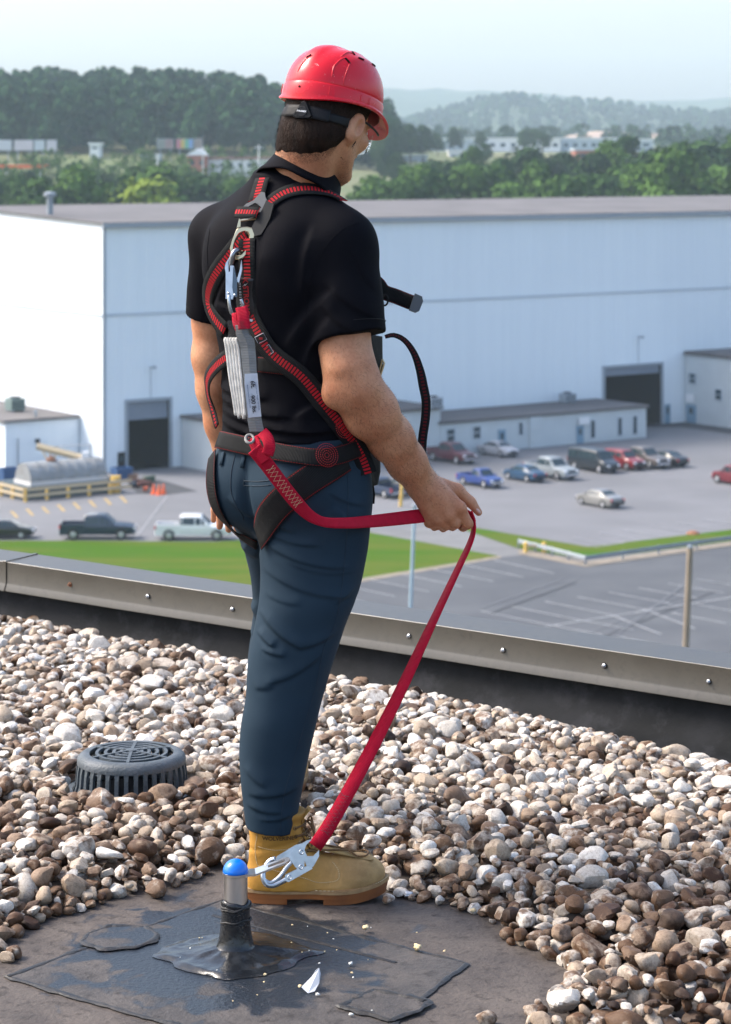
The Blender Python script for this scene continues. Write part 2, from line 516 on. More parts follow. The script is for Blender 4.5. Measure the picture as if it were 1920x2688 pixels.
for px, py in ((395, 963), (1675, 884)):
    mb = MB()
    p = WC + dR * on_wall(px) + nR * .1; z = wall_z(px, py)
    mb.box((p.x + nR.x * .5, p.y + nR.y * .5, z), (.5, .35, .22), rz=math.pi / 2 - AW + math.pi / 2)
    mb.tube([(p.x, p.y, z), (p.x + nR.x * .5, p.y + nR.y * .5, z + .1)], .05, 6)
    mb.tube([(p.x, p.y, z), (p.x, p.y, z - 3.0)], .03, 5)
    mb.build('wall_lamp', M_trim, wh, world=True)
def flat_door(parent, P, d, n, px0, px1, py0, z0, m, name='door', glass=True):
    s0, s1 = on_line(P, d, px0), on_line(P, d, px1)
    if s1 < s0: s0, s1 = s1, s0
    zt = z_on(P, d, (px0 + px1) / 2, py0)
    mb = MB(); wall_rect(mb, P, d, n, s0, s1, z0, zt, .09, .08); o = mb.build(name, m, parent, world=True)
    if glass:
        mb = MB(); wall_rect(mb, P, d, n, s0 + (s1 - s0) * .28, s1 - (s1 - s0) * .28, z0 + (zt - z0) * .5, zt - .3, .11, .015)
        g = mb.build('pane', M_glass, o, world=True)
    return o
flat_door(wh, WC, dR, nR, 309, 327, 1187, G + .05, M_dark, 'door')
flat_door(wh, WC, dR, nR, 1745, 1759, 1061, G + .05, M_bdoor, 'door')
def window(parent, P, d, n, px0, px1, py0, py1, rail=True):
    s0, s1 = sorted((on_line(P, d, px0), on_line(P, d, px1)))
    pm = (px0 + px1) / 2
    zt, zb = z_on(P, d, pm, py0), z_on(P, d, pm, py1)
    mb = MB(); t = .1
    wall_rect(mb, P, d, n, s0 - t, s0, zb - t, zt + t, .1, .1); wall_rect(mb, P, d, n, s1, s1 + t, zb - t, zt + t, .1, .1)
    wall_rect(mb, P, d, n, s0, s1, zt, zt + t, .1, .1); wall_rect(mb, P, d, n, s0, s1, zb - t, zb, .1, .1)
    if rail: wall_rect(mb, P, d, n, s0, s1, (zb + zt) / 2 - .04, (zb + zt) / 2 + .04, .08, .06)
    f = mb.build('window', M_wframe, parent, world=True)
    mb = MB(); wall_rect(mb, P, d, n, s0, s1, zb, zt, .04, .02)
    mb.build('pane', M_glass, f, world=True)

# ---- annex along the foot of the warehouse (tall part then low part)
PROJ = 8.6
sA0 = on_wall(475)
PA = WC + dR * sA0 + nR * PROJ
sA1 = on_line(PA, dR, 1156); sB1 = on_line(PA, dR, 1696)
def block(parent, P, d, L, dep, z0, h, m_wall, m_roof, lip=.25, n=None, names=('wall', 'roof')):
    n = n or nR
    a, b = P, P + d * L; c, e = b - n * dep, a - n * dep
    mb = MB(); mb.prism([a, b, c, e], z0, z0 + h); mb.build(names[0], m_wall, parent, world=True)
    mb = MB(); o = .25
    mb.prism([a + n * o - d * o, b + n * o + d * o, c + d * o - n * .0, e - d * o - n * .0], z0 + h, z0 + h + lip)
    mb.build(names[1], m_roof, parent, world=True)
ann = thing('annex_building', 'tall part of the white annex behind the worker, flat dark roof', 'building', (PA.x, PA.y, G))
block(ann, PA, dR, sA1, PROJ - .25, G + .03, 4.7, M_block, M_roofbr, .3)
low = thing('office_annex', 'long low white office annex with flat dark roof behind the parked cars', 'building', tuple((PA + dR * sA1)))
low.location.z = G
PB = PA + dR * (sA1 + .05)
block(low, PB, dR, sB1 - sA1, PROJ - .4, G + .03, 3.2, M_block, M_roofbr, .28)
def z4(x, y): return (1000 + x / 1.765, 880 + y / 1.765)
for x0, x1, y0, y1 in ((306, 340, 436, 490), (428, 460, 424, 478), (640, 655, 405, 460), (972, 990, 395, 475), (1098, 1115, 383, 463), (1168, 1185, 375, 457)):
    a, b = z4(x0, y0), z4(x1, y1)
    window(low, PA, dR, nR, a[0], b[0], a[1], b[1], rail=x0 < 500)
flat_door(low, PA, dR, nR, z4(543, 0)[0], z4(577, 0)[0], z4(0, 437)[1], G + .05, M_bdoor)
flat_door(low, PA, dR, nR, z4(906, 0)[0], z4(938, 0)[0], z4(0, 418)[1], G + .05, M_bdoor)
mb = MB(); s0 = on_line(PA, dR, z4(686, 0)[0]); wall_rect(mb, PA, dR, nR, s0, s0 + 1.6, G + .04, G + 3.25, .22, .2); mb.build('pilaster', M_block, low, world=True)
mb = MB(); s0 = on_line(PA, dR, z4(912, 0)[0]); z0 = z_on(PA, dR, z4(930, 0)[0], z4(0, 412)[1]); wall_rect(mb, PA, dR, nR, s0, s0 + 1.4, z0, z0 + .75, .3, .1); mb.build('sign_board', M_white, low, world=True)
def roof_unit(px, py, Y, size, m, name, label, cat):
    p = at(px, py, Y)
    t = thing(name, label, cat, p, math.pi / 2 - AW)
    mb = MB(); mb.box((0, 0, size[2] * .5 + .12), size, bev=.04); mb.build('casing', m, t)
    mb = MB()
    for i in range(6): mb.box((-size[0] * .4 + i * size[0] * .16, -size[1] / 2 - .02, size[2] * .5 + .12), (.05, .03, size[2] * .7))
    mb.build('grille', M_dark, t)
    mb = MB()
    for s in (-1, 1): mb.box((s * size[0] * .35, 0, .06), (.12, size[1], .12))
    mb.build('base_rail', M_trim, t)
    mb = MB(); mb.lathe([(min(size[:2]) * .36, 0), (min(size[:2]) * .36, .12), (.05, .14)], (0, 0, size[2] + .12), 14); mb.build('fan_cover', M_dark, t)
    return t
za = G + .03 + 4.7 + .3; Ya = (CH - za) * FPX / (1072 - HOR)
roof_unit(1138, 1072, Ya, (1.5, 1.2, 1.0), M_trim, 'rooftop_unit', 'small grey air unit on the annex roof beside the hanging strap', 'air conditioner')
zb = G + .03 + 3.2 + .28; Yb = (CH - zb) * FPX / (1057 - HOR)
roof_unit(1490, 1057, Yb, (1.5, 1.2, .9), M_trim, 'rooftop_unit', 'pale air unit with exhaust on the low office annex roof', 'air conditioner')

# ---- left shed in front of the bright gable
PS = WC + dL * on_line(WC, dL, 210)
sS = on_line(PS, -dR, 14)
shed = thing('shed', 'low white shed with dark flat roof against the bright gable wall', 'shed', (PS.x, PS.y, G))
HS = z_on(PS, -dR, 14, 1110) - G
a = PS - dR * .15; b = PS - dR * sS; c = b + dL * 30; e = PS + dL * 30 - dR * .15
mb = MB(); mb.prism([a, b, c, e], G + .03, G + HS); mb.build('wall', M_clad, shed, world=True)
mb = MB(); o = .3; mb.prism([a + nR * o, b + nR * o - dR * o, c - dR * o, e], G + HS, G + HS + .25); mb.build('roof', M_roofbr, shed, world=True)
Yu = (CH - (G + HS + .25)) * FPX / (1080 - HOR)
roof_unit(40, 1079, Yu, (1.5, 1.5, 1.15), mat('green_grey_unit', (.14, .2, .19), .6), 'rooftop_unit', 'green grey air unit on the shed roof', 'air conditioner')
mb = MB(); p = at(94, 1096, Yu * .98); mb.lathe([(.14, 0), (.14, .5), (.24, .52), (.2, .7)], p, 10, caps=True); tag(mb.build('roof_vent', M_galv), 'small metal vent pipe on the dark shed roof', 'vent')
def on_shed(px, py): 
    q = PS - dR * on_line(PS, -dR, px); return q, CH - (py - HOR) * q.y / FPX
for (px, py, sz) in ((97, 1157, .35),):
    q, z = on_shed(px, py); mb = MB(); mb.box((q.x + nR.x * .15, q.y + nR.y * .15, z), (sz, .3, sz), rz=math.pi / 2 - AW); mb.build('wall_lamp', M_dark, shed, world=True)
q, z = on_shed(46, 1150); mb = MB(); mb.tube([(q.x + nR.x * .12, q.y + nR.y * .12, G + .1), (q.x + nR.x * .12, q.y + nR.y * .12, z)], .07, 6); mb.build('downpipe', M_trim, shed, world=True)

# ---- block building at the right edge
PD = WC + dR * on_wall(1797)
blk = thing('block_building', 'pale block building with dark roof at the right edge of the yard', 'building', (PD.x, PD.y, G))
HD = z_on(PD, -dL, 1798, 930) - G
a = PD - dL * .2; b = PD - dL * 34; c = b + dR * 30; e = a + dR * 30
mb = MB(); mb.prism([a, b, c, e], G + .03, G + HD); mb.build('wall', M_block, blk, world=True)
mb = MB(); mb.prism([a - dR * .25, b - dR * .25, c, e], G + HD, G + HD + .4); mb.build('roof', M_roofbr, blk, world=True)
for x0, x1, y0, y1 in ((1432, 1459, 178, 222), (1552, 1580, 252, 298)):
    A, B = z4(x0, y0), z4(x1, y1); window(blk, PD, -dL, -dR, A[0], B[0], A[1], B[1])
flat_door(blk, PD, -dL, -dR, z4(1418, 0)[0], z4(1462, 0)[0], z4(0, 322)[1], G + .05, M_bdoor)
s0, s1 = on_line(PD, -dL, z4(1418, 0)[0]), on_line(PD, -dL, z4(1456, 0)[0]); z0 = z_on(PD, -dL, z4(1436, 0)[0], z4(0, 310)[1])
mb = MB(); wall_rect(mb, PD, -dL, -dR, s0, s1, z0, z0 + .9, .2, .12); mb.build('sign_board', M_white, blk, world=True)

# ================================================================ tank on its railed platform, left yard
PT = gnd(70, 1316)
plat = thing('platform', 'dark teal tank platform inside yellow railings', 'platform', (PT.x, PT.y, G))
LP, WP, HP_ = 9.6, 6.0, 1.15
cP = lambda s, t, z: (PT.x + dR.x * s + dL.x * t, PT.y + dR.y * s + dL.y * t, G + z)
mb = MB(); mb.prism([cP(.2, .3, 0), cP(LP, .3, 0), cP(LP, WP, 0), cP(.2, WP, 0)], G + .03, G + HP_); mb.build('deck', M_teal, plat, world=True)
tank = thing('tank', 'grey half-round metal tank on the teal platform', 'tank', cP(.8, 2.2, HP_))
mb = MB(); n = 18; rad = 1.5
def arc(s, r, z0=.32): return [Vector(cP(s, 2.2 - r * math.cos(math.pi * k / n) + 0, HP_ + z0 + r * math.sin(math.pi * k / n) * 1.05)) for k in range(n + 1)]
secs = []
for i in range(9):
    s = .8 + 7.6 * i / 8
    secs.append(arc(s, rad)); 
    if 0 < i < 8: secs.append(arc(s + .05, rad + .025)); secs.append(arc(s + .12, rad))
mb.loft(secs, closed=False); mb.add(arc(.8, rad), [tuple(range(n + 1))]); mb.add(arc(8.4, rad), [tuple(range(n + 1))[::-1]])
mb.build('shell', M_tank, tank, world=True, smooth=True, sharp=R(40))
mb = MB()
for t in (2.2 - rad - .08, 2.2 + rad - .02):
    mb.extrude([cP(.72, t, HP_ + .01), cP(8.48, t, HP_ + .01), cP(8.48, t, HP_ + .36), cP(.72, t, HP_ + .36)], Vector(dL) * .1)
mb.extrude([cP(.72, 2.2 - rad + .03, HP_ + .01), cP(.72, 2.2 + rad - .03, HP_ + .01), cP(.72, 2.2 + rad - .03, HP_ + .36), cP(.72, 2.2 - rad + .03, HP_ + .36)], Vector(dR) * .1)
mb.build('skirt', mat('pale_skirt', (.62, .61, .6), .7, var=.1), tank, world=True)
mb = MB(); q = cP(3.6, 2.2, HP_ + .32 + rad * 1.03); mb.lathe([(.45, 0), (.45, .22), (.2, .3), (.2, .45)], q, 12, caps=True); mb.build('hatch', M_rust, tank, world=True)
rail = thing('railing', 'yellow tube railing around the tank platform', 'railing', cP(-.3, -.4, 0))
for s in np.arange(-.3, 10.2, 2.1):
    mb = MB(); mb.box(cP(s, -.4, .6), (.22, .22, 1.2), rz=math.pi / 2 - AW); mb.build('post', M_yellow, rail, world=True)
for t in (2.0, 4.2, 6.4):
    mb = MB(); mb.box(cP(-.3, t, .6), (.22, .22, 1.2), rz=math.pi / 2 - AW); mb.build('post', M_yellow, rail, world=True)
for z in (.55, 1.1):
    mb = MB(); mb.extrude([cP(-.3, -.53, z - .13), cP(10.2, -.53, z - .13), cP(10.2, -.53, z + .13), cP(-.3, -.53, z + .13)], Vector(nR) * .08); mb.build('rail', M_beige, rail, world=True)
    mb = MB(); mb.extrude([cP(-.44, -.4, z - .13), cP(-.44, 7, z - .13), cP(-.44, 7, z + .13), cP(-.44, -.4, z + .13)], Vector(nL) * .08); mb.build('rail', M_beige, rail, world=True)
boom = thing('loading_boom', 'beige conveyor boom on struts above the tank', 'conveyor', cP(3.0, 4.6, 1.1))
Yb_ = PT.y + 6.5
e0, e1 = at(97, 1171, Yb_), at(222, 1203, Yb_)
mb = MB(); mb.tube([e0, e1], .32, 4); mb.build('beam', M_beige, boom, world=True)
ft = at(133, 1222, Yb_ - .6)
for a, b, r_ in [(ft, at(*q, Yb_), .09) for q in ((110, 1178), (131, 1182), (150, 1186))] + [(e1, Vector((e1.x, e1.y, G + .05)), .15)]:
    mb = MB(); mb.tube([a, b], r_, 5); mb.build('strut', M_beige, boom, world=True)
mb = MB(); mb.box(e1 + Vector((.1, -.3, .15)), (.6, .5, .9)); mb.build('drive_box', M_white, boom, world=True)
mb = MB(); mb.tube([at(112, 1174, Yb_ + 2), at(238, 1167, Yb_ + 2)], .07, 5); mb.tube([at(238, 1167, Yb_ + 2), Vector((at(238, 1167, Yb_ + 2).x, Yb_ + 2, G))], .07, 5); mb.build('pipe', M_trim, boom, world=True)
stp = thing('stair', 'yellow steel stair at the end of the tank platform', 'stair', cP(9.6, 1.2, 0))
A_, B_ = at(252, 1214, PT.y + 6), at(280, 1256, PT.y + 6)
mb = MB()
for dd in (0, .8): mb.tube([A_ + dL * dd, Vector((B_.x, B_.y, G + .05)) + dL * dd], .1, 4)
mb.build('stringer', M_yellow, stp, world=True)
for i in range(7):
    p = A_.lerp(Vector((B_.x, B_.y, G + .05)), (i + .5) / 7.5) + dL * .4
    mb = MB(); mb.box(p, (.3, .75, .05), rz=math.pi / 2 - AW); mb.build('tread', M_yellow, stp, world=True)
# barrel, bin, cones and scrap by the roller door
def barrel(px, py, r, h, m, label, cat):
    p = gnd(px, py); t = thing('drum', label, cat, p)
    mb = MB(); mb.lathe([(r * .96, .03), (r, .06), (r, h * .32), (r * 1.05, h * .34), (r, h * .36), (r, h * .65), (r * 1.05, h * .67), (r, h * .69), (r, h * .96), (r * .9, h)], (0, 0, 0), 18, caps=True)
    mb.build('body', m, t, smooth=True, sharp=R(50))
    mb = MB(); mb.lathe([(r * 1.06, h * .98), (r * 1.06, h * 1.05), (r * .3, h * 1.08)], (0, 0, 0), 18, caps=True); mb.build('lid', m, t)
barrel(304, 1294, .45, 1.45, M_yellow, 'tall yellow drum at the end of the yellow railing', 'drum')
def skip(px, py, size, m, name, label, cat):
    p = gnd(px, py); t = thing(name, label, cat, p, math.pi / 2 - AW)
    L, W_, H_ = size; mb = MB(); k = .88; th = .06
    for sx, sy, ex, ey in ((-1, -1, 1, -1), (1, -1, 1, 1), (1, 1, -1, 1), (-1, 1, -1, -1)):
        a = Vector((sx * L / 2 * k, sy * W_ / 2 * k, .15)); b = Vector((ex * L / 2 * k, ey * W_ / 2 * k, .15))
        c = Vector((ex * L / 2, ey * W_ / 2, H_)); d = Vector((sx * L / 2, sy * W_ / 2, H_))
        nn = (b - a).cross(d - a).normalized(); mb.extrude([a, b, c, d], nn * -th)
    mb.box((0, 0, .12), (L * k, W_ * k, .08)); mb.build('bin', m, t)
    mb = MB()
    for s in (-1, 1): mb.box((s * L * .3, 0, .05), (.15, W_ * .7, .1))
    mb.build('skid', M_dark, t)
skip(320, 1262, (1.7, 1.3, 1.25), M_bluebin, 'waste_bin', 'blue open waste bin by the roller door', 'bin')
skip(25, 1262, (1.9, 1.3, 1.2), M_bluebin, 'waste_bin', 'blue open waste bin beside the white shed', 'bin')
for i, (px, py, lab) in enumerate(((404, 1298, 'orange traffic cone nearest the tank'), (418, 1300, 'orange traffic cone in the middle of the three'), (430, 1298, 'orange traffic cone nearest the white pickup'))):
    p = gnd(px, py); t = thing('traffic_cone', lab + ' on the dark patch', 'traffic cone', p, group='cones on the dark patch')
    mb = MB(); mb.lathe([(.24, .05), (.05, .95), (.02, .97)], (0, 0, 0), 12, caps=True); mb.build('cone', M_orange, t, smooth=True, sharp=R(40))
    mb = MB(); mb.box((0, 0, .025), (.52, .52, .05)); mb.build('base', M_orange, t)
scrap = [(345, 1262, (1.2, .6, .5), (.35, .2, .12)), (362, 1272, (1.5, .5, .35), (.10, .04, .035)), (378, 1280, (1.4, .7, .4), (.14, .045, .03)), (392, 1268, (1.3, .4, .5), (.06, .10, .06)), (352, 1281, (.9, .6, .4), (.03, .045, .07)), (383, 1291, (.8, .4, .3), (.55, .12, .05))]
for i, (px, py, s, c) in enumerate(scrap):
    p = gnd(px, py); mm = mat('scrap%d' % i, c, .8, var=.4, scale=3)
    t = thing('pallet_load', ['pale crate by the blue bin', 'long dark red pallet behind the cones', 'brown pallet load beside the cones', 'dark green pallet load behind the cones', 'dark blue box on the dark patch', 'low orange pallet in front of the scrap row'][i], 'pallet', p, .3 * i)
    mb = MB(); mb.box((0, 0, .14 + s[2] / 2), s, bev=.03); mb.build('load', mm, t)
    mb = MB()
    for k in (-1, 0, 1): mb.box((0, k * s[1] * .4, .07), (s[0], .1, .14))
    mb.build('runner', M_wood, t)

# ---- guardrail, poles
gr = thing('guardrail', 'blue grey steel guardrail bending round the grass strip', 'guardrail', gnd(1538, 1484))
gpts = [gnd(1362, 1440), gnd(1450, 1462), gnd(1538, 1485), gnd(1730, 1457), gnd(1925, 1430), gnd(2250, 1388)]
mb = MB()
prof = [(.0, .42), (.05, .47), (.05, .52), (0, .57), (.05, .62), (.05, .67), (0, .72)]
for a, b in zip(gpts[:-1], gpts[1:]):
    d = (b - a).normalized(); nn = Vector((d.y, -d.x, 0))
    mb.loft([[p + nn * u + Vector((0, 0, v)) for u, v in prof] for p in (a, b)], closed=False)
mb.build('rail', M_galv, gr, world=True)
for i, p in enumerate(gpts):
    for q in ([p] if i == len(gpts) - 1 else [p, p.lerp(gpts[i + 1], .5)]):
        mb = MB(); mb.box((q.x, q.y + .12, G + .38), (.14, .12, .72)); mb.build('post', M_galv, gr, world=True)
def pole(name, label, cat, top, bot, r0, r1, m, cap=None):
    b = gnd(*bot) if isinstance(bot, tuple) and len(bot) == 2 else bot
    t = thing(name, label, cat, b)
    tp = at(top[0], top[1], b.y)
    mb = MB(); mb.tube([b, b.lerp(tp, .5), tp], [r0, (r0 + r1) / 2, r1], 12); mb.build('post', m, t, world=True, smooth=True, sharp=R(50))
    if cap: cap(t, tp)
    return t
def lampcap(t, tp):
    mb = MB(); mb.lathe([(.17, 0), (.17, .1), (.1, .14)], tp, 12, caps=True); mb.build('cap', M_galv, t, world=True)
pole('light_pole', 'pale blue steel pole rising beside the red lanyard', 'pole', (1089, 1330), (1072, 1740), .11, .10, M_bluepole, lampcap)
pole('timber_pole', 'weathered timber pole at the right above the parapet', 'pole', (1812, 1438), (1794, 1860), .20, .17, M_wood, lampcap)
pole('marker_post', 'yellow marker post in the yard by the dark pickups', 'bollard', (1056, 1262), (1052, 1330), .16, .14, M_yellow, lampcap)
mb = MB(); p = gnd(1405, 1452); 
t = thing('bollard_pair', 'small yellow barrier at the end of the guardrail', 'barrier', p)
for dx in (-.7, .7):
    mb = MB(); mb.lathe([(.16, .02), (.16, .8), (.05, .86)], (dx, 0, 0), 10, caps=True); mb.build('post', M_yellow, t)
mb = MB(); mb.box((0, 0, .55), (1.5, .1, .2)); mb.build('rail', M_beige, t)
mb = MB(); p = gnd(1820, 1403); mb.lathe([(.6, .05), (.45, .2), (.2, .3)], p, 9, caps=True); tag(mb.build('rubble_mound', M_rust), 'small heap of reddish soil on the edge of the far grass strip', 'heap')
# ================================================================ vehicles
M_tyre = mat('tyre_rubber', (.02, .02, .022), .85)
M_rim = mat('wheel_alloy', (.5, .51, .53), .35, metal=.7)
M_carglass = mat('car_glass', (.02, .035, .04), .06, spec=.7)
M_plastic = mat('black_plastic', (.02, .02, .022), .6)
M_headl = mat('headlight_glass', (.75, .77, .8), .15)
M_taill = mat('tail_light_red', (.5, .02, .02), .25)
M_chrome = mat('chrome_trim', (.6, .61, .63), .2, metal=.9)
PAINTS = {}
def paint(c):
    if c not in PAINTS:
        PAINTS[c] = mat('car_paint%d' % len(PAINTS), c, .32, var=.04, scale=2, coat=.7)
    return PAINTS[c]

# stations: x, sill z, belt z, top z, half width at belt, half width at top
SHAPES = {
 'sedan': dict(L=4.75, st=[(-2.36, .45, .70, .72, .70, .66), (-2.25, .30, .86, .90, .80, .74), (-1.75, .22, .93, 1.00, .88, .78), (-1.45, .2, .94, 1.06, .90, .74), (-.75, .2, .94, 1.40, .91, .62), (-.1, .2, .93, 1.45, .91, .63), (.45, .2, .92, 1.42, .91, .62), (1.25, .2, .92, .99, .90, .78), (1.8, .22, .84, .90, .87, .72), (2.2, .28, .72, .76, .78, .66), (2.36, .4, .60, .62, .68, .6)],
               glass=[(3, 4), (4, 5), (5, 6), (6, 7)], axles=(-1.35, 1.40), wr=.32, bed=None),
 'suv': dict(L=4.7, st=[(-2.33, .5, 1.0, 1.1, .78, .72), (-2.25, .35, 1.05, 1.68, .86, .66), (-1.6, .25, 1.06, 1.78, .92, .70), (-.2, .25, 1.05, 1.80, .92, .70), (.5, .25, 1.04, 1.74, .92, .68), (1.15, .25, 1.03, 1.13, .91, .8), (1.9, .28, .98, 1.05, .88, .76), (2.25, .35, .86, .9, .8, .7), (2.35, .45, .7, .72, .72, .64)],
             glass=[(1, 2), (2, 3), (3, 4), (4, 5)], axles=(-1.4, 1.42), wr=.37, bed=None),
 'van': dict(L=5.7, st=[(-2.85, .5, 1.1, 1.3, .9, .86), (-2.78, .35, 1.12, 2.02, .98, .82), (-1.2, .3, 1.12, 2.08, 1.0, .84), (.6, .3, 1.12, 2.07, 1.0, .84), (1.25, .3, 1.1, 1.98, 1.0, .8), (1.85, .3, 1.08, 1.25, .98, .86), (2.5, .35, .98, 1.06, .94, .82), (2.78, .42, .85, .88, .86, .78), (2.85, .5, .7, .72, .8, .72)],
             glass=[(1, 2), (2, 3), (3, 4), (4, 5)], axles=(-1.75, 1.8), wr=.38, bed=None),
 'crew': dict(L=5.9, st=[(-.98, .38, 1.12, 1.86, .97, .76), (-.85, .38, 1.12, 1.93, .98, .77), (.2, .38, 1.11, 1.93, .98, .77), (.65, .38, 1.10, 1.88, .98, .76), (1.4, .38, 1.10, 1.20, .97, .86), (2.3, .4, 1.06, 1.13, .95, .83), (2.8, .42, .98, 1.02, .9, .8), (2.95, .5, .8, .82, .86, .78)],
              glass=[(0, 1), (1, 2), (2, 3), (3, 4)], axles=(-1.85, 1.9), wr=.41, bed=(-2.95, -.97, 1.24, .97)),
 'single': dict(L=5.0, st=[(-.25, .34, .98, 1.52, .86, .66), (-.05, .34, .98, 1.62, .87, .68), (.45, .34, .97, 1.64, .87, .68), (.7, .34, .97, 1.58, .87, .67), (1.25, .34, .96, 1.04, .86, .76), (2.0, .36, .9, .96, .84, .72), (2.4, .4, .82, .85, .78, .7), (2.5, .48, .68, .7, .72, .66)],
                glass=[(0, 1), (1, 2), (2, 3), (3, 4)], axles=(-1.45, 1.55), wr=.35, bed=(-2.5, -.23, 1.0, .86)),
}
def vehicle(kind, col, px, py, head, label, cat, name):
    S = SHAPES[kind]; st = S['st']; L = S['L']
    p = gnd(px, py)
    t = thing(name, label, cat, (p.x, p.y, G + .02), head)
    mb = MB(); rings = []
    for x, zs, zb, zt, wb, wt in st:
        half = [(wb * .92, zs), (wb, zs + (zb - zs) * .35), (wb, zs + (zb - zs) * .75), (wb * .985, zb), (wt + (wb - wt) * .12, zb + (zt - zb) * .88), (wt * .88, zt), (wt * .4, zt + .025)]
        rings.append([Vector((x, y, z)) for y, z in half] + [Vector((x, -y, z)) for y, z in reversed(half)])
    mb.loft(rings, caps=True)
    body = mb.build('body', paint(col), t, smooth=True, sharp=R(28))
    if S['bed']:
        x0, x1, zt, wb = S['bed']; z0 = st[0][1]; mb = MB(); th = .1
        mb.box(((x0 + x1) / 2, wb - th / 2, (z0 + zt) / 2), (x1 - x0, th, zt - z0), bev=.03)
        mb.box(((x0 + x1) / 2, -wb + th / 2, (z0 + zt) / 2), (x1 - x0, th, zt - z0), bev=.03)
        mb.box((x0 + th / 2, 0, (z0 + zt) / 2), (th, 2 * wb - 2 * th - .01, zt - z0), bev=.03)
        mb.build('bed', paint(col), t)
        mb = MB(); mb.box(((x0 + x1) / 2 + .02, 0, z0 + .25), (x1 - x0 - 2 * th, 2 * wb - 2 * th - .02, .08)); mb.build('bed_floor', M_plastic, t)
    # glazing, each pane a sheet just proud of the body
    g = S['glass']
    def gp(i, f, v, sd):
        a = st[i]; z = a[2] + (a[3] - a[2]) * v; w_ = a[4] * .985 + (a[5] + (a[4] - a[5]) * .12 - a[4] * .985) * min(1, v / .88)
        return Vector((a[0], sd * (w_ + .012), z))
    for sd in (1, -1):
        for gi, (i, j) in enumerate(g[:-1] if kind != 'sedan' else g):
            mb = MB()
            a0, a1 = gp(i, 0, .14, sd), gp(j, 0, .14, sd); b0, b1 = gp(i, 0, .8, sd), gp(j, 0, .8, sd)
            k = .06
            q = [a0.lerp(a1, k), a1.lerp(a0, k), b1.lerp(b0, k), b0.lerp(b1, k)]
            mb.extrude(q, (0, -sd * .02, 0)); mb.build('side_window', M_carglass, t)
        if kind != 'sedan':
            i, j = g[-1]; mb = MB()
            a0, a1, b0 = gp(i, 0, .14, sd), gp(j, 0, .6, sd), gp(i, 0, .8, sd); a0.x += .05; b0.x += .05
            mb.extrude([a0, a0.lerp(a1, .75), b0], (0, -sd * .02, 0)); mb.build('side_window', M_carglass, t)
    def screen(i, j, name):
        a, b = st[i], st[j]        # i low station, j roof station
        n = Vector((b[3] - a[3], 0, -(b[0] - a[0]))).normalized()
        if n.z < 0: n = -n
        lo = Vector((a[0], 0, a[3])).lerp(Vector((b[0], 0, b[3])), .1) + n * .03; hi = Vector((a[0], 0, a[3])).lerp(Vector((b[0], 0, b[3])), .9) + n * .03
        mb = MB(); mb.extrude([lo + Vector((0, a[5] * .86, 0)), lo - Vector((0, a[5] * .86, 0)), hi - Vector((0, b[5] * .84, 0)), hi + Vector((0, b[5] * .84, 0))], n * -.02)
        mb.build(name, M_carglass, t)
    screen(g[-1][1], g[-1][0], 'windscreen')
    if kind == 'sedan': screen(3, 4, 'rear_window')
    else:
        a = st[g[0][0]]
        mb = MB(); xx = a[0] - .02 if kind in ('crew', 'single') else a[0] - .05
        zb0, zt0 = a[2] + .1, (a[3] - .1 if kind in ('crew', 'single') else st[1][3] - .12)
        if kind in ('suv', 'van'): xx = st[0][0] + .0
        mb.extrude([(xx, -.6, zb0 + .06), (xx, .6, zb0 + .06), (xx + (.06 if kind in ('suv', 'van') else 0), .55, zt0), (xx + (.06 if kind in ('suv', 'van') else 0), -.55, zt0)], (-.03, 0, 0)); mb.build('rear_window', M_carglass, t)
    wr = S['wr']; wb = max(a[4] for a in st)
    for ax in S['axles']:
        for sd in (1, -1):
            mb = MB(); M = Matrix.Rotation(R(90), 4, 'X')
            prof = [(wr * .62, -.11), (wr * .93, -.12), (wr, -.07), (wr, .07), (wr * .93, .12), (wr * .62, .11)]
            mb.lathe(prof, (ax, sd * (wb - .10), wr), 20, M, caps=True)
            ty = mb.build('wheel', M_tyre, t, smooth=True, sharp=R(40))
            mb = MB()
            mb.lathe([(wr * .62, 0), (wr * .56, .02), (.07, .03), (.05, .05)], (ax, sd * (wb + .005), wr), 16, M if sd < 0 else Matrix.Rotation(R(-90), 4, 'X'), caps=True)
            mb.build('rim', M_rim, ty)
            mb = MB(); k = 10          # wheel-arch lip
            mb.tube([(ax + (wr + .05) * math.cos(math.pi * q / k), sd * (wb - .01), wr + (wr + .05) * math.sin(math.pi * q / k)) for q in range(k + 1)], .03, 5); mb.build('arch', M_plastic, t)
    xf, xr = st[-1][0], (S['bed'][0] if S['bed'] else st[0][0])
    fz = st[-2][2]
    for sd in (1, -1):
        mb = MB(); mb.box((xf - .07, sd * st[-1][4] * .8, fz - .10), (.22, .34, .18), bev=.03); mb.build('headlight', M_headl, t)
        mb = MB(); rz_ = (S['bed'][2] - .22) if S['bed'] else st[1][2] - .12
        rw = (S['bed'][3] - .07) if S['bed'] else st[1][4] - .12
        mb.box((xr + .04, sd * rw, rz_), (.14, .16, .3 if kind != 'sedan' else .18), bev=.02); mb.build('tail_light', M_taill, t)
        mb = MB(); i = g[-1][0]; mb.box((st[i][0] + .35, sd * (wb + .12), st[i][2] + .12), (.1, .22, .16), bev=.03); mb.build('mirror', paint(col), t)
    mb = MB(); mb.box((xf - .02, 0, .52), (.16, 1.6 * wb, .2), bev=.04); mb.build('bumper', M_chrome if kind in ('crew', 'single') else M_plastic, t)
    mb = MB(); mb.box((xr + .02, 0, .52), (.16, 1.7 * wb, .18), bev=.04); mb.build('bumper', M_chrome if kind in ('crew', 'single') else M_plastic, t)
    mb = MB(); mb.box((xf - .02, 0, fz - .14), (.06, .9, .22), bev=.02); mb.build('grille', M_plastic, t)
    return t
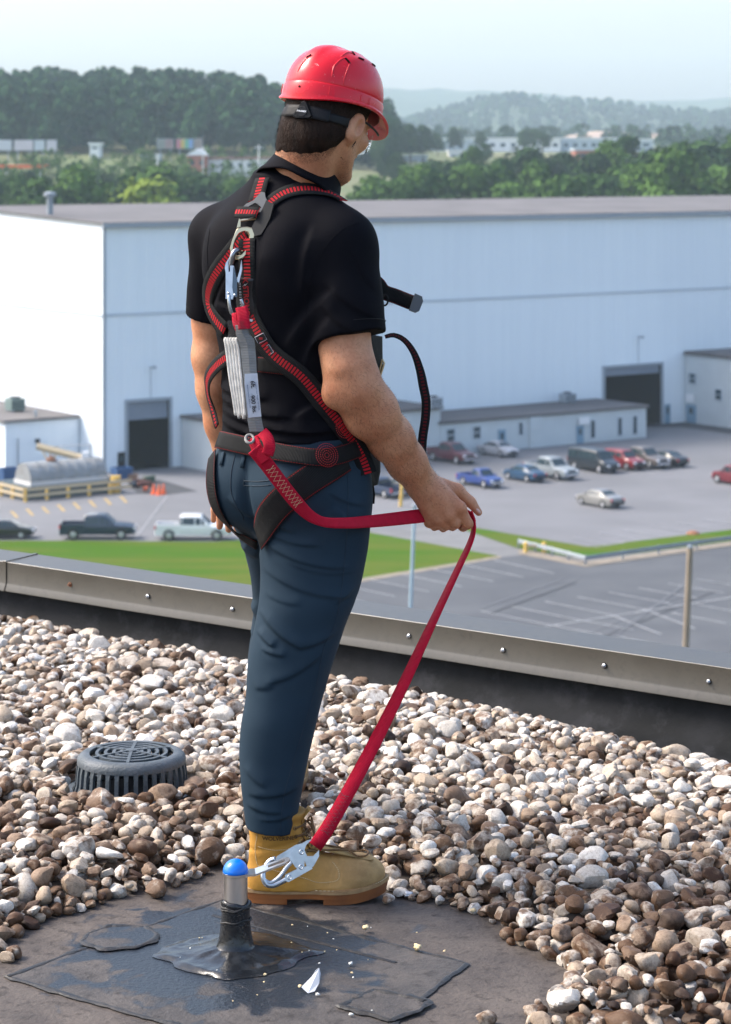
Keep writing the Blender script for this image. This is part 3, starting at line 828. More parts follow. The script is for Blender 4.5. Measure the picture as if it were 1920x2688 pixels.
hL = math.atan2(dL.y, dL.x); hF = hL + math.pi
vehicle('sedan', (.012, .013, .016), 12, 1412, 0.02, 'black saloon cut off by the left edge beside the lawn', 'car', 'parked_car')
vehicle('crew', (.008, .022, .055), 258, 1413, 0.0, 'dark navy crew cab pickup parked at the lawn edge', 'pickup', 'pickup_truck')
vehicle('crew', (.80, .80, .80), 508, 1415, 0.0, 'white crew cab pickup behind the hanging left hand', 'pickup', 'pickup_truck')
vehicle('crew', (.085, .012, .02), 1187, 1213, hF, 'dark maroon pickup closest to the annex, under the forearm strap', 'pickup', 'pickup_truck')
vehicle('sedan', (.42, .42, .44), 1309, 1196, hF, 'silver saloon parked against the annex wall', 'car', 'parked_car')
vehicle('single', (.012, .045, .22), 1261, 1276, hF, 'bright blue single cab pickup right of the hand', 'pickup', 'pickup_truck')
vehicle('sedan', (.012, .06, .13), 1378, 1261, hL, 'teal blue saloon between the blue and the silver pickups', 'car', 'parked_car')
vehicle('crew', (.30, .33, .34), 1448, 1254, hF, 'silver grey pickup between the blue saloon and the black van', 'pickup', 'pickup_truck')
vehicle('van', (.012, .018, .024), 1560, 1236, hF, 'long black passenger van in the middle of the row', 'van', 'passenger_van')
vehicle('suv', (.24, .02, .025), 1637, 1230, hF, 'red off-road wagon beside the black van', 'car', 'parked_car')
vehicle('crew', (.13, .11, .10), 1689, 1225, hF, 'brown pickup between the red wagon and the black saloon', 'pickup', 'pickup_truck')
vehicle('sedan', (.014, .014, .016), 1751, 1222, hL, 'black saloon at the right end of the row', 'car', 'parked_car')
vehicle('sedan', (.23, .225, .21), 1575, 1328, hL, 'beige silver saloon standing alone in the empty lot', 'car', 'parked_car')
vehicle('suv', (.16, .012, .02), 1930, 1271, hL, 'dark red car cut off by the right edge of the photo', 'car', 'parked_car')
vehicle('single', (.012, .03, .075), 1004, 1302, hL, 'dark blue pickup seen from behind, next to the hip', 'pickup', 'pickup_truck')
vehicle('sedan', (.015, .018, .022), 1062, 1296, hL, 'dark saloon half hidden behind the forearm and yellow post', 'car', 'parked_car')
# ================================================================ trees
def foliage_mat(name, c, c2):
    m, n, l, p = nodes_of(name)
    p.inputs['Roughness'].default_value = .8
    p.inputs['Specular IOR Level'].default_value = .05
    oi = n.new('ShaderNodeObjectInfo')
    tc = n.new('ShaderNodeTexCoord')
    nz = n.new('ShaderNodeTexNoise'); nz.inputs['Scale'].default_value = .45; nz.inputs['Detail'].default_value = 3
    l.new(tc.outputs['Object'], nz.inputs['Vector'])
    ad = n.new('ShaderNodeMath'); ad.operation = 'MULTIPLY_ADD'; ad.inputs[1].default_value = .5; ad.inputs[2].default_value = -.25
    l.new(oi.outputs['Random'], ad.inputs[0])
    sm = n.new('ShaderNodeMath'); l.new(nz.outputs['Fac'], sm.inputs[0]); l.new(ad.outputs[0], sm.inputs[1])
    rp = n.new('ShaderNodeValToRGB')
    rp.color_ramp.elements[0].position = .25; rp.color_ramp.elements[0].color = (*c2, 1)
    rp.color_ramp.elements[1].position = .75; rp.color_ramp.elements[1].color = (*c, 1)
    l.new(sm.outputs[0], rp.inputs['Fac']); l.new(rp.outputs[0], p.inputs['Base Color'])
    return m
M_leaf = foliage_mat('leaf_green', (.075, .145, .028), (.038, .082, .02))
M_leafd = foliage_mat('leaf_dark', (.04, .085, .026), (.024, .052, .018))
M_leafy = foliage_mat('leaf_yellow_green', (.22, .28, .035), (.12, .18, .03))
M_bark = mat('bark', (.10, .08, .06), .9, var=.3, scale=3)

def crown(seed, H, W_, nblob, nleaf, leaf, z0=.25):
    """leaf-sized faces spread over clumps that fill a crown of height H and width W_"""
    r = np.random.default_rng(seed)
    V, F = [], []
    blobs = []
    for i in range(nblob):
        u = r.random(); zz_ = z0 + (1 - z0) * (.12 + .8 * u)
        prof = math.sin(math.pi * min(1, (u * .82 + .16))) ** .7
        a = r.random() * 2 * math.pi; d = r.random() ** .5 * W_ * .36 * prof
        blobs.append((d * math.cos(a), d * math.sin(a), zz_ * H, W_ * (.14 + .12 * r.random()) * (.6 + .5 * prof)))
    blobs.append((0, 0, H * .93, W_ * .13))
    ca = np.array(blobs)
    k = r.integers(0, len(ca), nleaf)
    d = r.normal(size=(nleaf, 3)); d /= np.linalg.norm(d, axis=1, keepdims=True); d[:, 2] = np.where(d[:, 2] < -.5, -d[:, 2], d[:, 2])
    c = ca[k, :3] + d * ca[k, 3:4] * (.72 + .42 * r.random((nleaf, 1)))
    n_ = d + r.normal(size=(nleaf, 3)) * .45; n_ /= np.linalg.norm(n_, axis=1, keepdims=True)
    up = r.normal(size=(nleaf, 3)); a = np.cross(n_, up); a /= np.linalg.norm(a, axis=1, keepdims=True); b = np.cross(n_, a)
    s = leaf * (.6 + .8 * r.random((nleaf, 1))) / 2
    q = np.stack([c - a * s - b * s * .6, c + a * s * .4 - b * s, c + a * s + b * s * .6, c - a * s * .4 + b * s], 1)
    V = q.reshape(-1, 3); F = np.arange(nleaf * 4).reshape(-1, 4)
    return V, F, ca

CROWNS = []
for i, (H, W_, nb, nl, lf) in enumerate([(13, 11, 22, 3600, .58), (15, 10, 22, 3600, .58), (11, 11, 20, 3200, .55), (16, 12, 26, 4200, .62), (9, 8, 14, 2400, .5)]):
    V, F, ca = crown(100 + i, H, W_, nb, nl, lf)
    me = np_mesh('crown', V, F); me.shade_smooth()
    mb = MB()
    mb.tube([(0, 0, -1), (0.1, 0, H * .25), (.2, .1, H * .5), (.15, .1, H * .85)], [.42, .34, .24, .06], 7)
    for b in ca[:7]: mb.tube([(.12, .05, H * .3), (b[0] * .5, b[1] * .5, (b[2] + H * .3) / 2 + .3), (b[0], b[1], b[2])], [.18, .12, .04], 5)
    tr = mb.mesh('trunk')
    CROWNS.append((me, tr, H))
def tree(kind, p, sc, rz, label, m=None, group=None, name='tree', cat='tree'):
    me, tr, H = CROWNS[kind]
    t = thing(name, label, cat, p, rz, group)
    t.scale = (sc, sc, sc * (0.9 + .2 * random.random()))
    key = ('c', kind, m.name)
    if key not in CROWNCACHE:
        mm = me.copy(); mm.materials.clear(); mm.materials.append(m); CROWNCACHE[key] = mm
    if ('t', kind) not in CROWNCACHE:
        tm = tr.copy(); tm.materials.append(M_bark); CROWNCACHE[('t', kind)] = tm
    o = bpy.data.objects.new('crown', CROWNCACHE[key]); COL.objects.link(o); o.parent = t
    o = bpy.data.objects.new('trunk', CROWNCACHE[('t', kind)]); COL.objects.link(o); o.parent = t
    return t
CROWNCACHE = {}
rr = random.Random(5)
ORD = 'first second third fourth fifth sixth seventh eighth ninth tenth eleventh twelfth thirteenth fourteenth fifteenth sixteenth seventeenth'.split()
def place_tree(px, ytop, Y, label, m, group, kind=None, name='tree'):
    kind = rr.randrange(4) if kind is None else kind
    X = (px - 960) * Y / FPX
    g = float(terrain_h(np.array(X), np.array(Y)))
    zt = CH - (ytop - HOR) * Y / FPX
    H = max(3.0, zt - g)
    sc = H / CROWNS[kind][2]
    return tree(kind, (X, Y, g - .3), min(sc, 1.7), rr.random() * 6.28, label, m, group, name)
# right-hand band behind the warehouse roof: front row and back row
for i in range(17):
    px = 985 + i * 60 + rr.uniform(-14, 14)
    place_tree(px, 462 - 22 * min(1, i / 8) + rr.uniform(-16, 14), 430 + rr.uniform(-15, 25), ORD[i] + ' leafy tree from the worker in the front row behind the warehouse roof', M_leaf, 'front row of trees behind the roof')
for i in range(16):
    px = 1080 + i * 58 + rr.uniform(-16, 16)
    yt = np.interp(px, [1080, 1200, 1350, 1500, 1600, 1920], [448, 420, 400, 405, 372, 380]) + rr.uniform(-12, 14)
    place_tree(px, yt, 520 + rr.uniform(-30, 40), ORD[i] + ' dark green tree from the worker in the second row beyond the roof', M_leafd if i % 3 else M_leaf, 'second row of trees beyond the roof')
for i, (px, yt, Y) in enumerate(((1040, 305, 760), (1078, 318, 780), (1112, 325, 800), (1012, 330, 700), (1150, 350, 860), (1010, 395, 640), (1045, 400, 620))):
    place_tree(px, yt, Y, ['tallest', 'second tallest', 'rounded', 'partly hidden', 'rightmost', 'lower left', 'lower right'][i] + ' bluish tree of the clump right of the red hard hat', M_leafd, 'tall trees right of the hard hat', 3)
for i, (px, yt, Y) in enumerate(((1195, 336, 950), (1262, 342, 960), (1375, 345, 980), (1425, 352, 900), (1275, 372, 760), (1400, 340, 1000))):
    place_tree(px, yt, Y, ['leftmost', 'second', 'fourth', 'rightmost', 'nearest', 'farthest'][i] + ' tree standing around the long white factory', M_leafd, 'trees around the white factory')
# left-hand band
for i in range(13):
    px = -10 + i * 58 + rr.uniform(-12, 12)
    place_tree(px, 484 + rr.uniform(-20, 14), 440 + rr.uniform(-15, 40), ORD[i] + ' green tree from the left edge in the row behind the warehouse roof', M_leaf if i % 3 else M_leafd, 'left row of trees behind the roof')
for i in range(13):
    px = 10 + i * 57 + rr.uniform(-14, 14)
    place_tree(px, 456 + rr.uniform(-10, 12), 540 + rr.uniform(-20, 40), ORD[i] + ' tree from the left edge in the row below the billboards', M_leafd if i % 2 else M_leaf, 'trees below the billboards')
place_tree(385, 478, 425, 'bright yellow green tree left of the worker above the roof', M_leafy, None, 2)
place_tree(425, 492, 420, 'small yellow green tree beside the bright one above the roof', M_leafy, None, 4)
for i in range(9):
    px = [100, 140, 180, 220, 262, 320, 560, 600, 10][i]
    place_tree(px, 526 + rr.uniform(-5, 4), 345 + rr.uniform(0, 8), ORD[i] + ' low yellow green shrub peeping over the left of the warehouse roof', M_leafy, 'yellow green shrubs over the roof', 4, 'shrub')
for i in range(5):
    place_tree(1000 + i * 205, 540 + rr.uniform(-4, 4), 372, ORD[i] + ' low shrub at the foot of the right tree row', M_leafy if i == 0 else M_leaf, 'low shrubs of the right tree row', 4, 'shrub')

# the wooded hill on the left reads as one mass
def forest(name, n, label, xr, yr, seed, H=(12, 19), nl=240, leaf=1.45, m=None):
    r = np.random.default_rng(seed)
    Vs, Fs, base = [], [], 0
    proto = [crown(300 + i, 1.0, .85, 7, nl, leaf / 15., .12)[0] for i in range(6)]
    y = r.uniform(yr[0], yr[1], n); a = r.uniform(xr[0], xr[1], n); x = a * y
    z = terrain_h(x, y)
    for i in range(n):
        h = r.uniform(*H); q = proto[i % 6] * h; t = r.random() * 6.28
        c, s = math.cos(t), math.sin(t)
        Vs.append(np.stack([q[:, 0] * c - q[:, 1] * s + x[i], q[:, 0] * s + q[:, 1] * c + y[i], q[:, 2] + z[i] - 1], 1))
    V = np.concatenate(Vs); F = np.arange(len(V)).reshape(-1, 4)
    me = np_mesh(name, V, F); me.shade_smooth(); me.materials.append(m)
    o = bpy.data.objects.new(name, me); COL.objects.link(o)
    tag(o, label, None, kind='stuff')
forest('woodland', 150, 'more trees continuing the row past the right edge', (.157, .34), (420, 600), 12, H=(9, 15), nl=200, leaf=1.2, m=M_leaf)
forest('woodland', 90, 'more trees continuing the row past the left edge', (-.34, -.16), (420, 560), 13, H=(7, 11), nl=200, leaf=1.2, m=M_leaf)
M_for = mat('forest_leaves', (.036, .085, .034), .9, col2=(.018, .045, .02), scale=.07, spec=.05)
forest('woodland', 1150, 'dense dark woodland covering the hill on the left', (-.33, .010), (715, 940), 5, H=(9, 20), m=M_for)
forest('woodland', 560, 'lower belt of trees at the foot of the left hill', (-.33, -.02), (575, 672), 9, H=(4, 7.5), nl=110, leaf=1.2, m=M_leaf)
forest('woodland', 260, 'hazy belt of trees on the far valley floor at the right', (-.02, .2), (1150, 1900), 6, H=(9, 14), nl=60, leaf=2.6, m=M_for)
forest('woodland', 900, 'faint tree cover on the far hazy ridge', (-.06, .2), (2500, 3050), 8, H=(11, 17), nl=22, leaf=5.0, m=M_for)

# ================================================================ far buildings and signs
M_far_white = mat('far_white_wall', (.86, .86, .86), .6)
M_far_blue = mat('far_blue_grey_wall', (.46, .52, .57), .6)
M_far_roof = mat('far_roof_red_grey', (.30, .15, .13), .8)
def far_block(px0, px1, ytop, ybot, Y, dep, m, mroof, name, label, cat='building', gable=False, wins=0):
    a = at(px0, ytop, Y); b = at(px1, ybot, Y)
    t = thing(name, label, cat, ((a.x + b.x) / 2, Y, b.z))
    W_, H_ = b.x - a.x, a.z - b.z
    mb = MB(); mb.box((0, dep / 2, H_ / 2 - 1.5), (W_, dep, H_ + 3)); mb.build('wall', m, t)
    mb = MB()
    if gable: mb.extrude([(-W_ / 2 - .4, -.3, H_), (W_ / 2 + .4, -.3, H_), (0, -.3, H_ + W_ * .34)], (0, dep + .6, 0))
    else: mb.box((0, dep / 2, H_ + .3), (W_ + .8, dep + .8, .6))
    mb.build('roof', mroof, t)
    for i in range(wins):
        mb = MB(); mb.box((-W_ / 2 + W_ * (i + .5) / wins, -.06, H_ * .5), (W_ / wins * .45, .1, H_ * .3)); mb.build('window', M_glass, t)
    return t
far_block(1092, 1250, 366, 402, 1020, 40, M_far_blue, M_far_white, 'factory_building', 'left wing of the long white factory in the distance', wins=6)
far_block(1252, 1472, 365, 396, 1030, 40, M_far_white, M_far_white, 'factory_building', 'middle wing of the long white factory in the distance', wins=8)
far_block(1474, 1620, 365, 396, 1040, 40, M_far_blue, M_far_white, 'factory_building', 'right wing of the long white factory in the distance', wins=6)
far_block(1640, 1715, 368, 392, 1040, 30, M_far_blue, M_far_white, 'factory_building', 'small end hall of the far white factory', wins=2)
far_block(1180, 1252, 398, 425, 860, 20, M_far_white, M_far_white, 'low_hall', 'low white hall roof in front of the far factory', wins=3)
far_block(1056, 1122, 412, 440, 800, 20, M_far_blue, M_far_blue, 'low_hall', 'grey blue shed near the trees right of the worker', wins=3)
far_block(1512, 1590, 395, 420, 700, 16, M_brick, M_far_blue, 'brick_house', 'small red building among the trees below the factory', wins=2)
far_block(492, 543, 408, 446, 640, 14, M_brick, M_far_white, 'brick_house', 'red brick house with white gable below the billboards', gable=True, wins=2)
far_block(547, 740, 418, 448, 645, 16, M_far_white, M_far_roof, 'long_house', 'long white building with dull red roof left of the worker', wins=8)
far_block(372, 420, 410, 430, 690, 10, M_far_blue, M_far_blue, 'low_hall', 'tiny grey building below the coloured billboards', wins=2)
far_block(236, 262, 380, 396, 700, 8, M_far_white, M_far_white, 'low_hall', 'tiny white building between the two billboard groups', wins=1)
st_ = at(62, 445, 640)
t = thing('fuel_canopy', 'orange edged canopy on a white post at the far left', 'canopy', (st_.x, 640, st_.z - 4))
mb = MB(); mb.box((0, 0, 4.8), (12.6, 6, .9)); mb.build('canopy_roof', M_orange, t)
for sx in (-4.5, -.9, 4.5):
    mb = MB(); mb.box((sx, 0, 2), (.7, .7, 4.6)); mb.build('post', M_far_white, t)
def board_panel_mat(i, c): return mat('poster%d' % i, c, .5, col2=tuple(min(1, x * .75 + .1) for x in c), scale=.5)
pi_ = 0
for px0, px1, label, cols in ((-20, 32, 'leftmost white billboard', [(.62, .64, .68)]), (37, 88, 'white billboard with pink print at the left', [(.66, .6, .63)]), (90, 118, 'narrow pale billboard in the left row', [(.58, .63, .68)]), (122, 150, 'right billboard of the white row', [(.66, .62, .66)]),
                              (412, 456, 'dull patterned billboard in the middle', [(.22, .24, .22), (.3, .2, .2)]), (463, 508, 'rainbow coloured billboard', [(.55, .15, .2), (.6, .45, .1), (.15, .45, .3), (.2, .35, .65)]), (510, 532, 'narrow brown grey billboard beside the rainbow one', [(.3, .24, .22)])):
    y0, y1 = (367, 396) if px0 < 200 else (364, 391)
    a, b = at(px0, y0, 690), at(px1, y1, 690)
    t = thing('billboard', label + ' on the wooded hill', 'billboard', ((a.x + b.x) / 2, 690, b.z - 3), group=None)
    mb = MB(); mb.box((0, .25, 3 + (a.z - b.z) / 2), (b.x - a.x, .4, a.z - b.z)); mb.build('frame', M_trim, t)
    for k, c in enumerate(cols):
        wd = (b.x - a.x - .3) / len(cols)
        mb = MB(); mb.box((-(b.x - a.x - .3) / 2 + wd * (k + .5), -.02, 3 + (a.z - b.z) / 2), (wd, .1, a.z - b.z - .3)); mb.build('poster', board_panel_mat(pi_, c), t); pi_ += 1
    for s in (-.3, .3):
        mb = MB(); mb.box((s * (b.x - a.x), .3, .5), (.3, .3, 5.2)); mb.build('post', M_trim, t)
for px, y0, y1, Y in ((414, 405, 480, 600), (533, 385, 445, 640), (680, 380, 440, 640)):
    a, b = at(px, y0, Y), at(px, y1, Y)
    t = thing('utility_pole', {414: 'white roadside pole left of the brick house', 533: 'thin pole beside the white gable', 680: 'thin pole at the end of the long red roof'}[px], 'pole', b)
    mb = MB(); mb.tube([(0, 0, -6), (0, 0, a.z - b.z)], [.22, .16], 8); mb.build('post', M_far_white, t)
    mb = MB(); mb.box((0, 0, a.z - b.z - .8), (2.2, .16, .18)); mb.build('crossarm', M_far_white, t)
mb = MB()
pts = [at(1480, 358, 1600), at(1560, 344, 1700), at(1640, 346, 1700), at(1760, 352, 1650), at(1700, 366, 1500), at(1540, 366, 1500)]
mb.add(pts, [tuple(range(6))]); mb.extrude(pts, (0, 0, -1.5))
tag(mb.build('bare_slope', mat('bare_earth', (.40, .29, .21), .9, var=.2, scale=.05)), 'bare orange earth slope on the valley side', None, kind='structure')

# ================================================================ air
mb = MB()
mb.box((0, 2500, 70), (3600, 5400, 2 * 70 + 0))
me = mb.mesh('haze')
for v in me.vertices: v.co.z = G - 1.0 if v.co.z < 50 else 215.0
m, n, l, p = nodes_of('haze_air')
n.remove(p)
pv = n.new('ShaderNodeVolumePrincipled')
pv.inputs['Color'].default_value = (.70, .865, 1.0, 1)
pv.inputs['Density'].default_value = 0.00017
pv.inputs['Anisotropy'].default_value = 0.0
l.new(pv.outputs[0], n['Material Output'].inputs['Volume'])
me.materials.append(m)
o = bpy.data.objects.new('haze', me); COL.objects.link(o)
tag(o, 'pale blue summer haze filling the valley', None, kind='stuff')
# ================================================================ the roof we stand on
def mix_mat(name, c1, c2, c3, s1, s2, r1, r2, bump=.3, bs=60, spec=.4, stain=None):
    """three tones from two noises, roughness varies with the second"""
    m, n, l, p = nodes_of(name)
    tc = n.new('ShaderNodeTexCoord')
    a = n.new('ShaderNodeTexNoise'); a.inputs['Scale'].default_value = s1; a.inputs['Detail'].default_value = 8; a.inputs['Roughness'].default_value = .65
    b = n.new('ShaderNodeTexNoise'); b.inputs['Scale'].default_value = s2; b.inputs['Detail'].default_value = 9; b.inputs['Roughness'].default_value = .7
    for q in (a, b): l.new(tc.outputs['Object'], q.inputs['Vector'])
    ra = n.new('ShaderNodeValToRGB'); ra.color_ramp.elements[0].position = .4; ra.color_ramp.elements[1].position = .62
    ra.color_ramp.elements[0].color = (*c1, 1); ra.color_ramp.elements[1].color = (*c2, 1)
    rb = n.new('ShaderNodeValToRGB'); rb.color_ramp.elements[0].position = .52; rb.color_ramp.elements[1].position = .66
    l.new(a.outputs['Fac'], ra.inputs['Fac']); l.new(b.outputs['Fac'], rb.inputs['Fac'])
    mx = n.new('ShaderNodeMix'); mx.data_type = 'RGBA'
    l.new(rb.outputs[0], mx.inputs[0]); l.new(ra.outputs[0], mx.inputs[6]); mx.inputs[7].default_value = (*c3, 1)
    mr = n.new('ShaderNodeMapRange'); mr.inputs['To Min'].default_value = r1; mr.inputs['To Max'].default_value = r2
    l.new(a.outputs['Fac'], mr.inputs[0]); colo, rou = mx.outputs[2], mr.outputs[0]
    if stain:                     # irregular glossy tar and primer stains round a point
        ge = n.new('ShaderNodeNewGeometry'); mp = n.new('ShaderNodeMapping'); mp.vector_type = 'TEXTURE'
        mp.inputs['Location'].default_value = (stain[0], stain[1], 0); mp.inputs['Scale'].default_value = (stain[2], stain[3], 1)
        l.new(ge.outputs['Position'], mp.inputs[0]); ln = n.new('ShaderNodeVectorMath'); ln.operation = 'LENGTH'; l.new(mp.outputs[0], ln.inputs[0])
        ns = n.new('ShaderNodeTexNoise'); ns.inputs['Scale'].default_value = 11; ns.inputs['Detail'].default_value = 7; ns.inputs['Distortion'].default_value = .6; l.new(ge.outputs['Position'], ns.inputs['Vector'])
        ad = n.new('ShaderNodeMath'); ad.operation = 'MULTIPLY_ADD'; ad.inputs[1].default_value = -2.6; l.new(ns.outputs['Fac'], ad.inputs[0]); l.new(ln.outputs['Value'], ad.inputs[2])
        ms = n.new('ShaderNodeMapRange'); ms.interpolation_type = 'SMOOTHSTEP'; ms.inputs['From Min'].default_value = -.50; ms.inputs['From Max'].default_value = -.15; ms.inputs['To Min'].default_value = 1; ms.inputs['To Max'].default_value = 0; l.new(ad.outputs[0], ms.inputs[0])
        mc = n.new('ShaderNodeMix'); mc.data_type = 'RGBA'; l.new(ms.outputs[0], mc.inputs[0]); l.new(colo, mc.inputs[6]); mc.inputs[7].default_value = (.013, .018, .025, 1); colo = mc.outputs[2]
        mf = n.new('ShaderNodeMix'); l.new(ms.outputs[0], mf.inputs[0]); l.new(rou, mf.inputs[2]); mf.inputs[3].default_value = .34; rou = mf.outputs[0]
    l.new(colo, p.inputs['Base Color']); l.new(rou, p.inputs['Roughness'])
    p.inputs['Specular IOR Level'].default_value = spec
    nb = n.new('ShaderNodeTexNoise'); nb.inputs['Scale'].default_value = bs; nb.inputs['Detail'].default_value = 6
    l.new(tc.outputs['Object'], nb.inputs['Vector'])
    bp = n.new('ShaderNodeBump'); bp.inputs['Strength'].default_value = bump; bp.inputs['Distance'].default_value = .004
    l.new(nb.outputs['Fac'], bp.inputs['Height']); l.new(bp.outputs[0], p.inputs['Normal'])
    return m
_a = gnd(600, 2500, 0); ST_ = (_a.x, _a.y, .30, .33)
M_memb = mix_mat('roof_membrane', (.062, .051, .045), (.105, .087, .075), (.032, .025, .021), 6, 30, .6, .85, .8, 90, .35, ST_)
M_memb2 = mix_mat('patch_membrane', (.052, .046, .043), (.085, .074, .067), (.03, .025, .022), 7, 34, .5, .75, .6, 120, .35, ST_)
M_memb3 = mix_mat('primer_membrane', (.012, .015, .020), (.022, .026, .031), (.010, .011, .013), 9, 25, .36, .6, .25, 150, .5)
M_flash = mix_mat('flashing_membrane', (.010, .011, .012), (.018, .019, .021), (.027, .028, .031), 6, 9, .65, .85, .25, 60, .10)
M_seal = mix_mat('black_sealant', (.012, .012, .013), (.03, .028, .026), (.05, .042, .036), 30, 40, .35, .6, .4, 120)
M_coping = mix_mat('bronze_coping', (.044, .037, .026), (.056, .048, .035), (.037, .031, .022), 4, 40, .34, .44, .06, 400, .85)
M_steel = mat('brushed_stainless', (.72, .70, .68), .30, metal=1.0, var=.12, scale=30, stretch=(1, 1, .05))
M_zinc = mat('zinc_plated_steel', (.55, .58, .62), .32, metal=.95, var=.22, scale=45)
M_blue = mat('blue_plastic_cap', (.0, .17, .72), .28, spec=.5, coat=.3)
M_cast = mat('painted_cast_iron', (.085, .10, .115), .55, col2=(.05, .065, .075), scale=18, bump=.3, bscale=150)

PP0 = Vector((-1.262, 8.34, 0)); PP1 = Vector((.999, 6.6, 0))
dp = (PP1 - PP0).normalized(); npv = Vector((dp.y, -dp.x, 0))
if npv.y > 0: npv = -npv                      # inward, towards the camera
S0, S1 = -6.0, 9.0
def pr(s, n_, z): 
    q = PP0 + dp * s + npv * n_
    return Vector((q.x, q.y, z))
# deck and the building below it
c = [pr(S0, -.12, 0), pr(S1, -.12, 0), pr(S1, 12, 0), pr(S0, 12, 0)]
mb = MB(); mb.add([(p.x, p.y, 0) for p in c], [(0, 1, 2, 3)])
tag(mb.build('roof_deck', M_memb), 'weathered dark roof membrane the worker stands on', None, kind='structure')
mb = MB(); mb.prism([(p.x, p.y) for p in c], G - .5, -.01)
tag(mb.build('building_wall', M_block), 'tall building wall under the roof', None, kind='structure')

par = thing('parapet', 'low roof edge parapet with bronze metal coping and black flashing', 'parapet', pr(0, 0, 0))
prof = [(-.150, .10), (-.150, .243), (-.148, .2465), (-.0012, .240), (.0, .2388), (.0, .168), (.002, .163), (.008, .146), (.009, .141), (.005, .140), (-.02, .150)]
def coping(s0, s1, off=0.0, sub=.25):
    mb = MB(); k = max(1, int((s1 - s0) / sub)); rg = []
    for i in range(k + 1):
        s = s0 + (s1 - s0) * i / k
        wob = .0012 * math.sin(s * 7.3) + .0009 * math.sin(s * 17.1 + 1)
        rg.append([pr(s, a + (off if a > -.01 and b < .241 else -off if a < -.14 else 0) + wob * (b > .12), b + (off if b > .238 else 0) + wob * .5) for a, b in prof])
    mb.loft(rg, closed=False)
    return mb.build('coping', M_coping, par, world=True, smooth=True, sharp=R(25))
jt = .03
coping(S0, jt - 3.02); coping(jt - 3.016, jt); cop_main = coping(jt + .006, jt + 3.04); coping(jt + 3.046, S1)
for j in (jt, jt - 3.018, jt + 3.043): 
    mb = coping(j - .012, j + .004, .003)
mb = MB(); mb.loft([[pr(s, -.13, -.02), pr(s, -.13, .235), pr(s, -.03, .232), pr(s, -.03, -.02)] for s in (S0, S1)])
mb.build('core', M_dark, par, world=True)
# flashing upturn, slightly wrinkled, flaring over a cant onto the deck
mb = MB(); rg = []
for i in range(180):
    s = S0 + (S1 - S0) * i / 179
    row = []
    for a, b in ((-.028, .165), (-.024, .13), (-.018, .095), (-.008, .06), (.012, .032), (.045, .014), (.09, .006), (.15, .004)):
        w_ = .006 * float(noise3(np.array([[s * 5, b * 14, 1.]]), 4)[0]) + .003 * float(noise3(np.array([[s * 17, b * 30, 1.]]), 5)[0])
        row.append(pr(s, a + w_ * (b > .01) * (b < .15), b + .4 * abs(w_) * (b < .05)))
    rg.append(row)
mb.loft(rg, closed=False); mb.build('flashing', M_flash, par, world=True, smooth=True)
def s_of(px, n_=.0):
    q = PP0 + npv * n_; k = (px - 960) / FPX
    return (k * q.y - q.x) / (dp.x - k * dp.y)
Ms = Matrix((dp, Vector((0, 0, 1)), npv)).transposed()
for px, m in ((185, M_rust), (390, M_zinc), (612, M_zinc), (842, M_zinc), (1075, M_zinc), (1322, M_zinc), (1588, M_zinc), (1862, M_zinc)):
    s = s_of(px); c0 = pr(s, .001, .196)
    mb = MB(); mb.lathe([(.0085, 0), (.0085, .0015), (.006, .002)], c0, 14, Ms, caps=True); sc = mb.build('screw', M_seal if m is M_zinc else M_rust, par, world=True)
    mb = MB(); mb.lathe([(.0065, .0018), (.0062, .004), (.0042, .0055), (.0042, .009), (.003, .0095)], c0, 6 if m is M_zinc else 10, Ms, caps=True); mb.build('head', m, sc, world=True)

# ---- membrane patches around the anchor
def patch(pix, z, m, name, label, bead=.006, rounded=False, wob=.006):
    pts = [gnd(px, py, z) for px, py in pix]
    out = []
    for i, p in enumerate(pts):
        q = pts[(i + 1) % len(pts)]
        for k in range(8):
            t = p.lerp(q, k / 8.)
            out.append(t + Vector((float(noise3(np.array([[t.x * 30, t.y * 30, 0.]]), 2)[0]) * wob * .5, float(noise3(np.array([[t.x * 30, t.y * 30, 5.]]), 3)[0]) * wob, 0)))
    root = tag(bpy.data.objects.new(name, None), label, None, kind='structure'); COL.objects.link(root); root.location = (pts[0].x, pts[0].y, 0)
    mb = MB(); mb.add([(p.x, p.y, z) for p in out] , [tuple(range(len(out)))]); mb.build('sheet', m, root, world=True)
    if bead:
        n = len(out); prof_ = [(-1, 0), (-.55, .6), (0, 1), (.5, .55), (1, 0)]; rg = []
        for i in range(n * 3 + 1):
            f = i / 3.; a = out[int(f) % n]; b = out[(int(f) + 1) % n]; p = a.lerp(b, f - int(f))
            d = (b - a).normalized(); s = Vector((-d.y, d.x, 0))
            k = 1.0 + .55 * float(noise3(np.array([[p.x * 45, p.y * 45, 3.]]), 7)[0]); wd = bead * 1.6 * k
            rg.append([Vector((p.x, p.y, z - .001)) + s * (u * wd + .3 * wd * float(noise3(np.array([[p.x * 60, p.y * 60, u * 3]]), 9)[0])) + Vector((0, 0, v * bead * .55 * k)) for u, v in prof_])
        mb = MB(); mb.loft(rg, closed=False); mb.build('sealant_bead', M_seal, root, world=True, smooth=True)
    return root
patch([(18, 2563), (300, 2462), (585, 2362), (900, 2446), (1223, 2528), (1130, 2600), (1030, 2690), (700, 2760), (461, 2690)], .004, M_memb2, 'membrane_patch', 'large square membrane patch around the anchor post', .005)
patch([(213, 2469), (235, 2448), (295, 2427), (380, 2432), (414, 2451), (405, 2466), (355, 2486), (270, 2490)], .008, M_memb2, 'membrane_patch', 'small rounded membrane patch left of the anchor post', .006)
patch([(887, 2640), (981, 2595), (1123, 2628), (1100, 2650), (1028, 2675)], .008, M_memb2, 'membrane_patch', 'small square membrane patch at the right corner', .006)
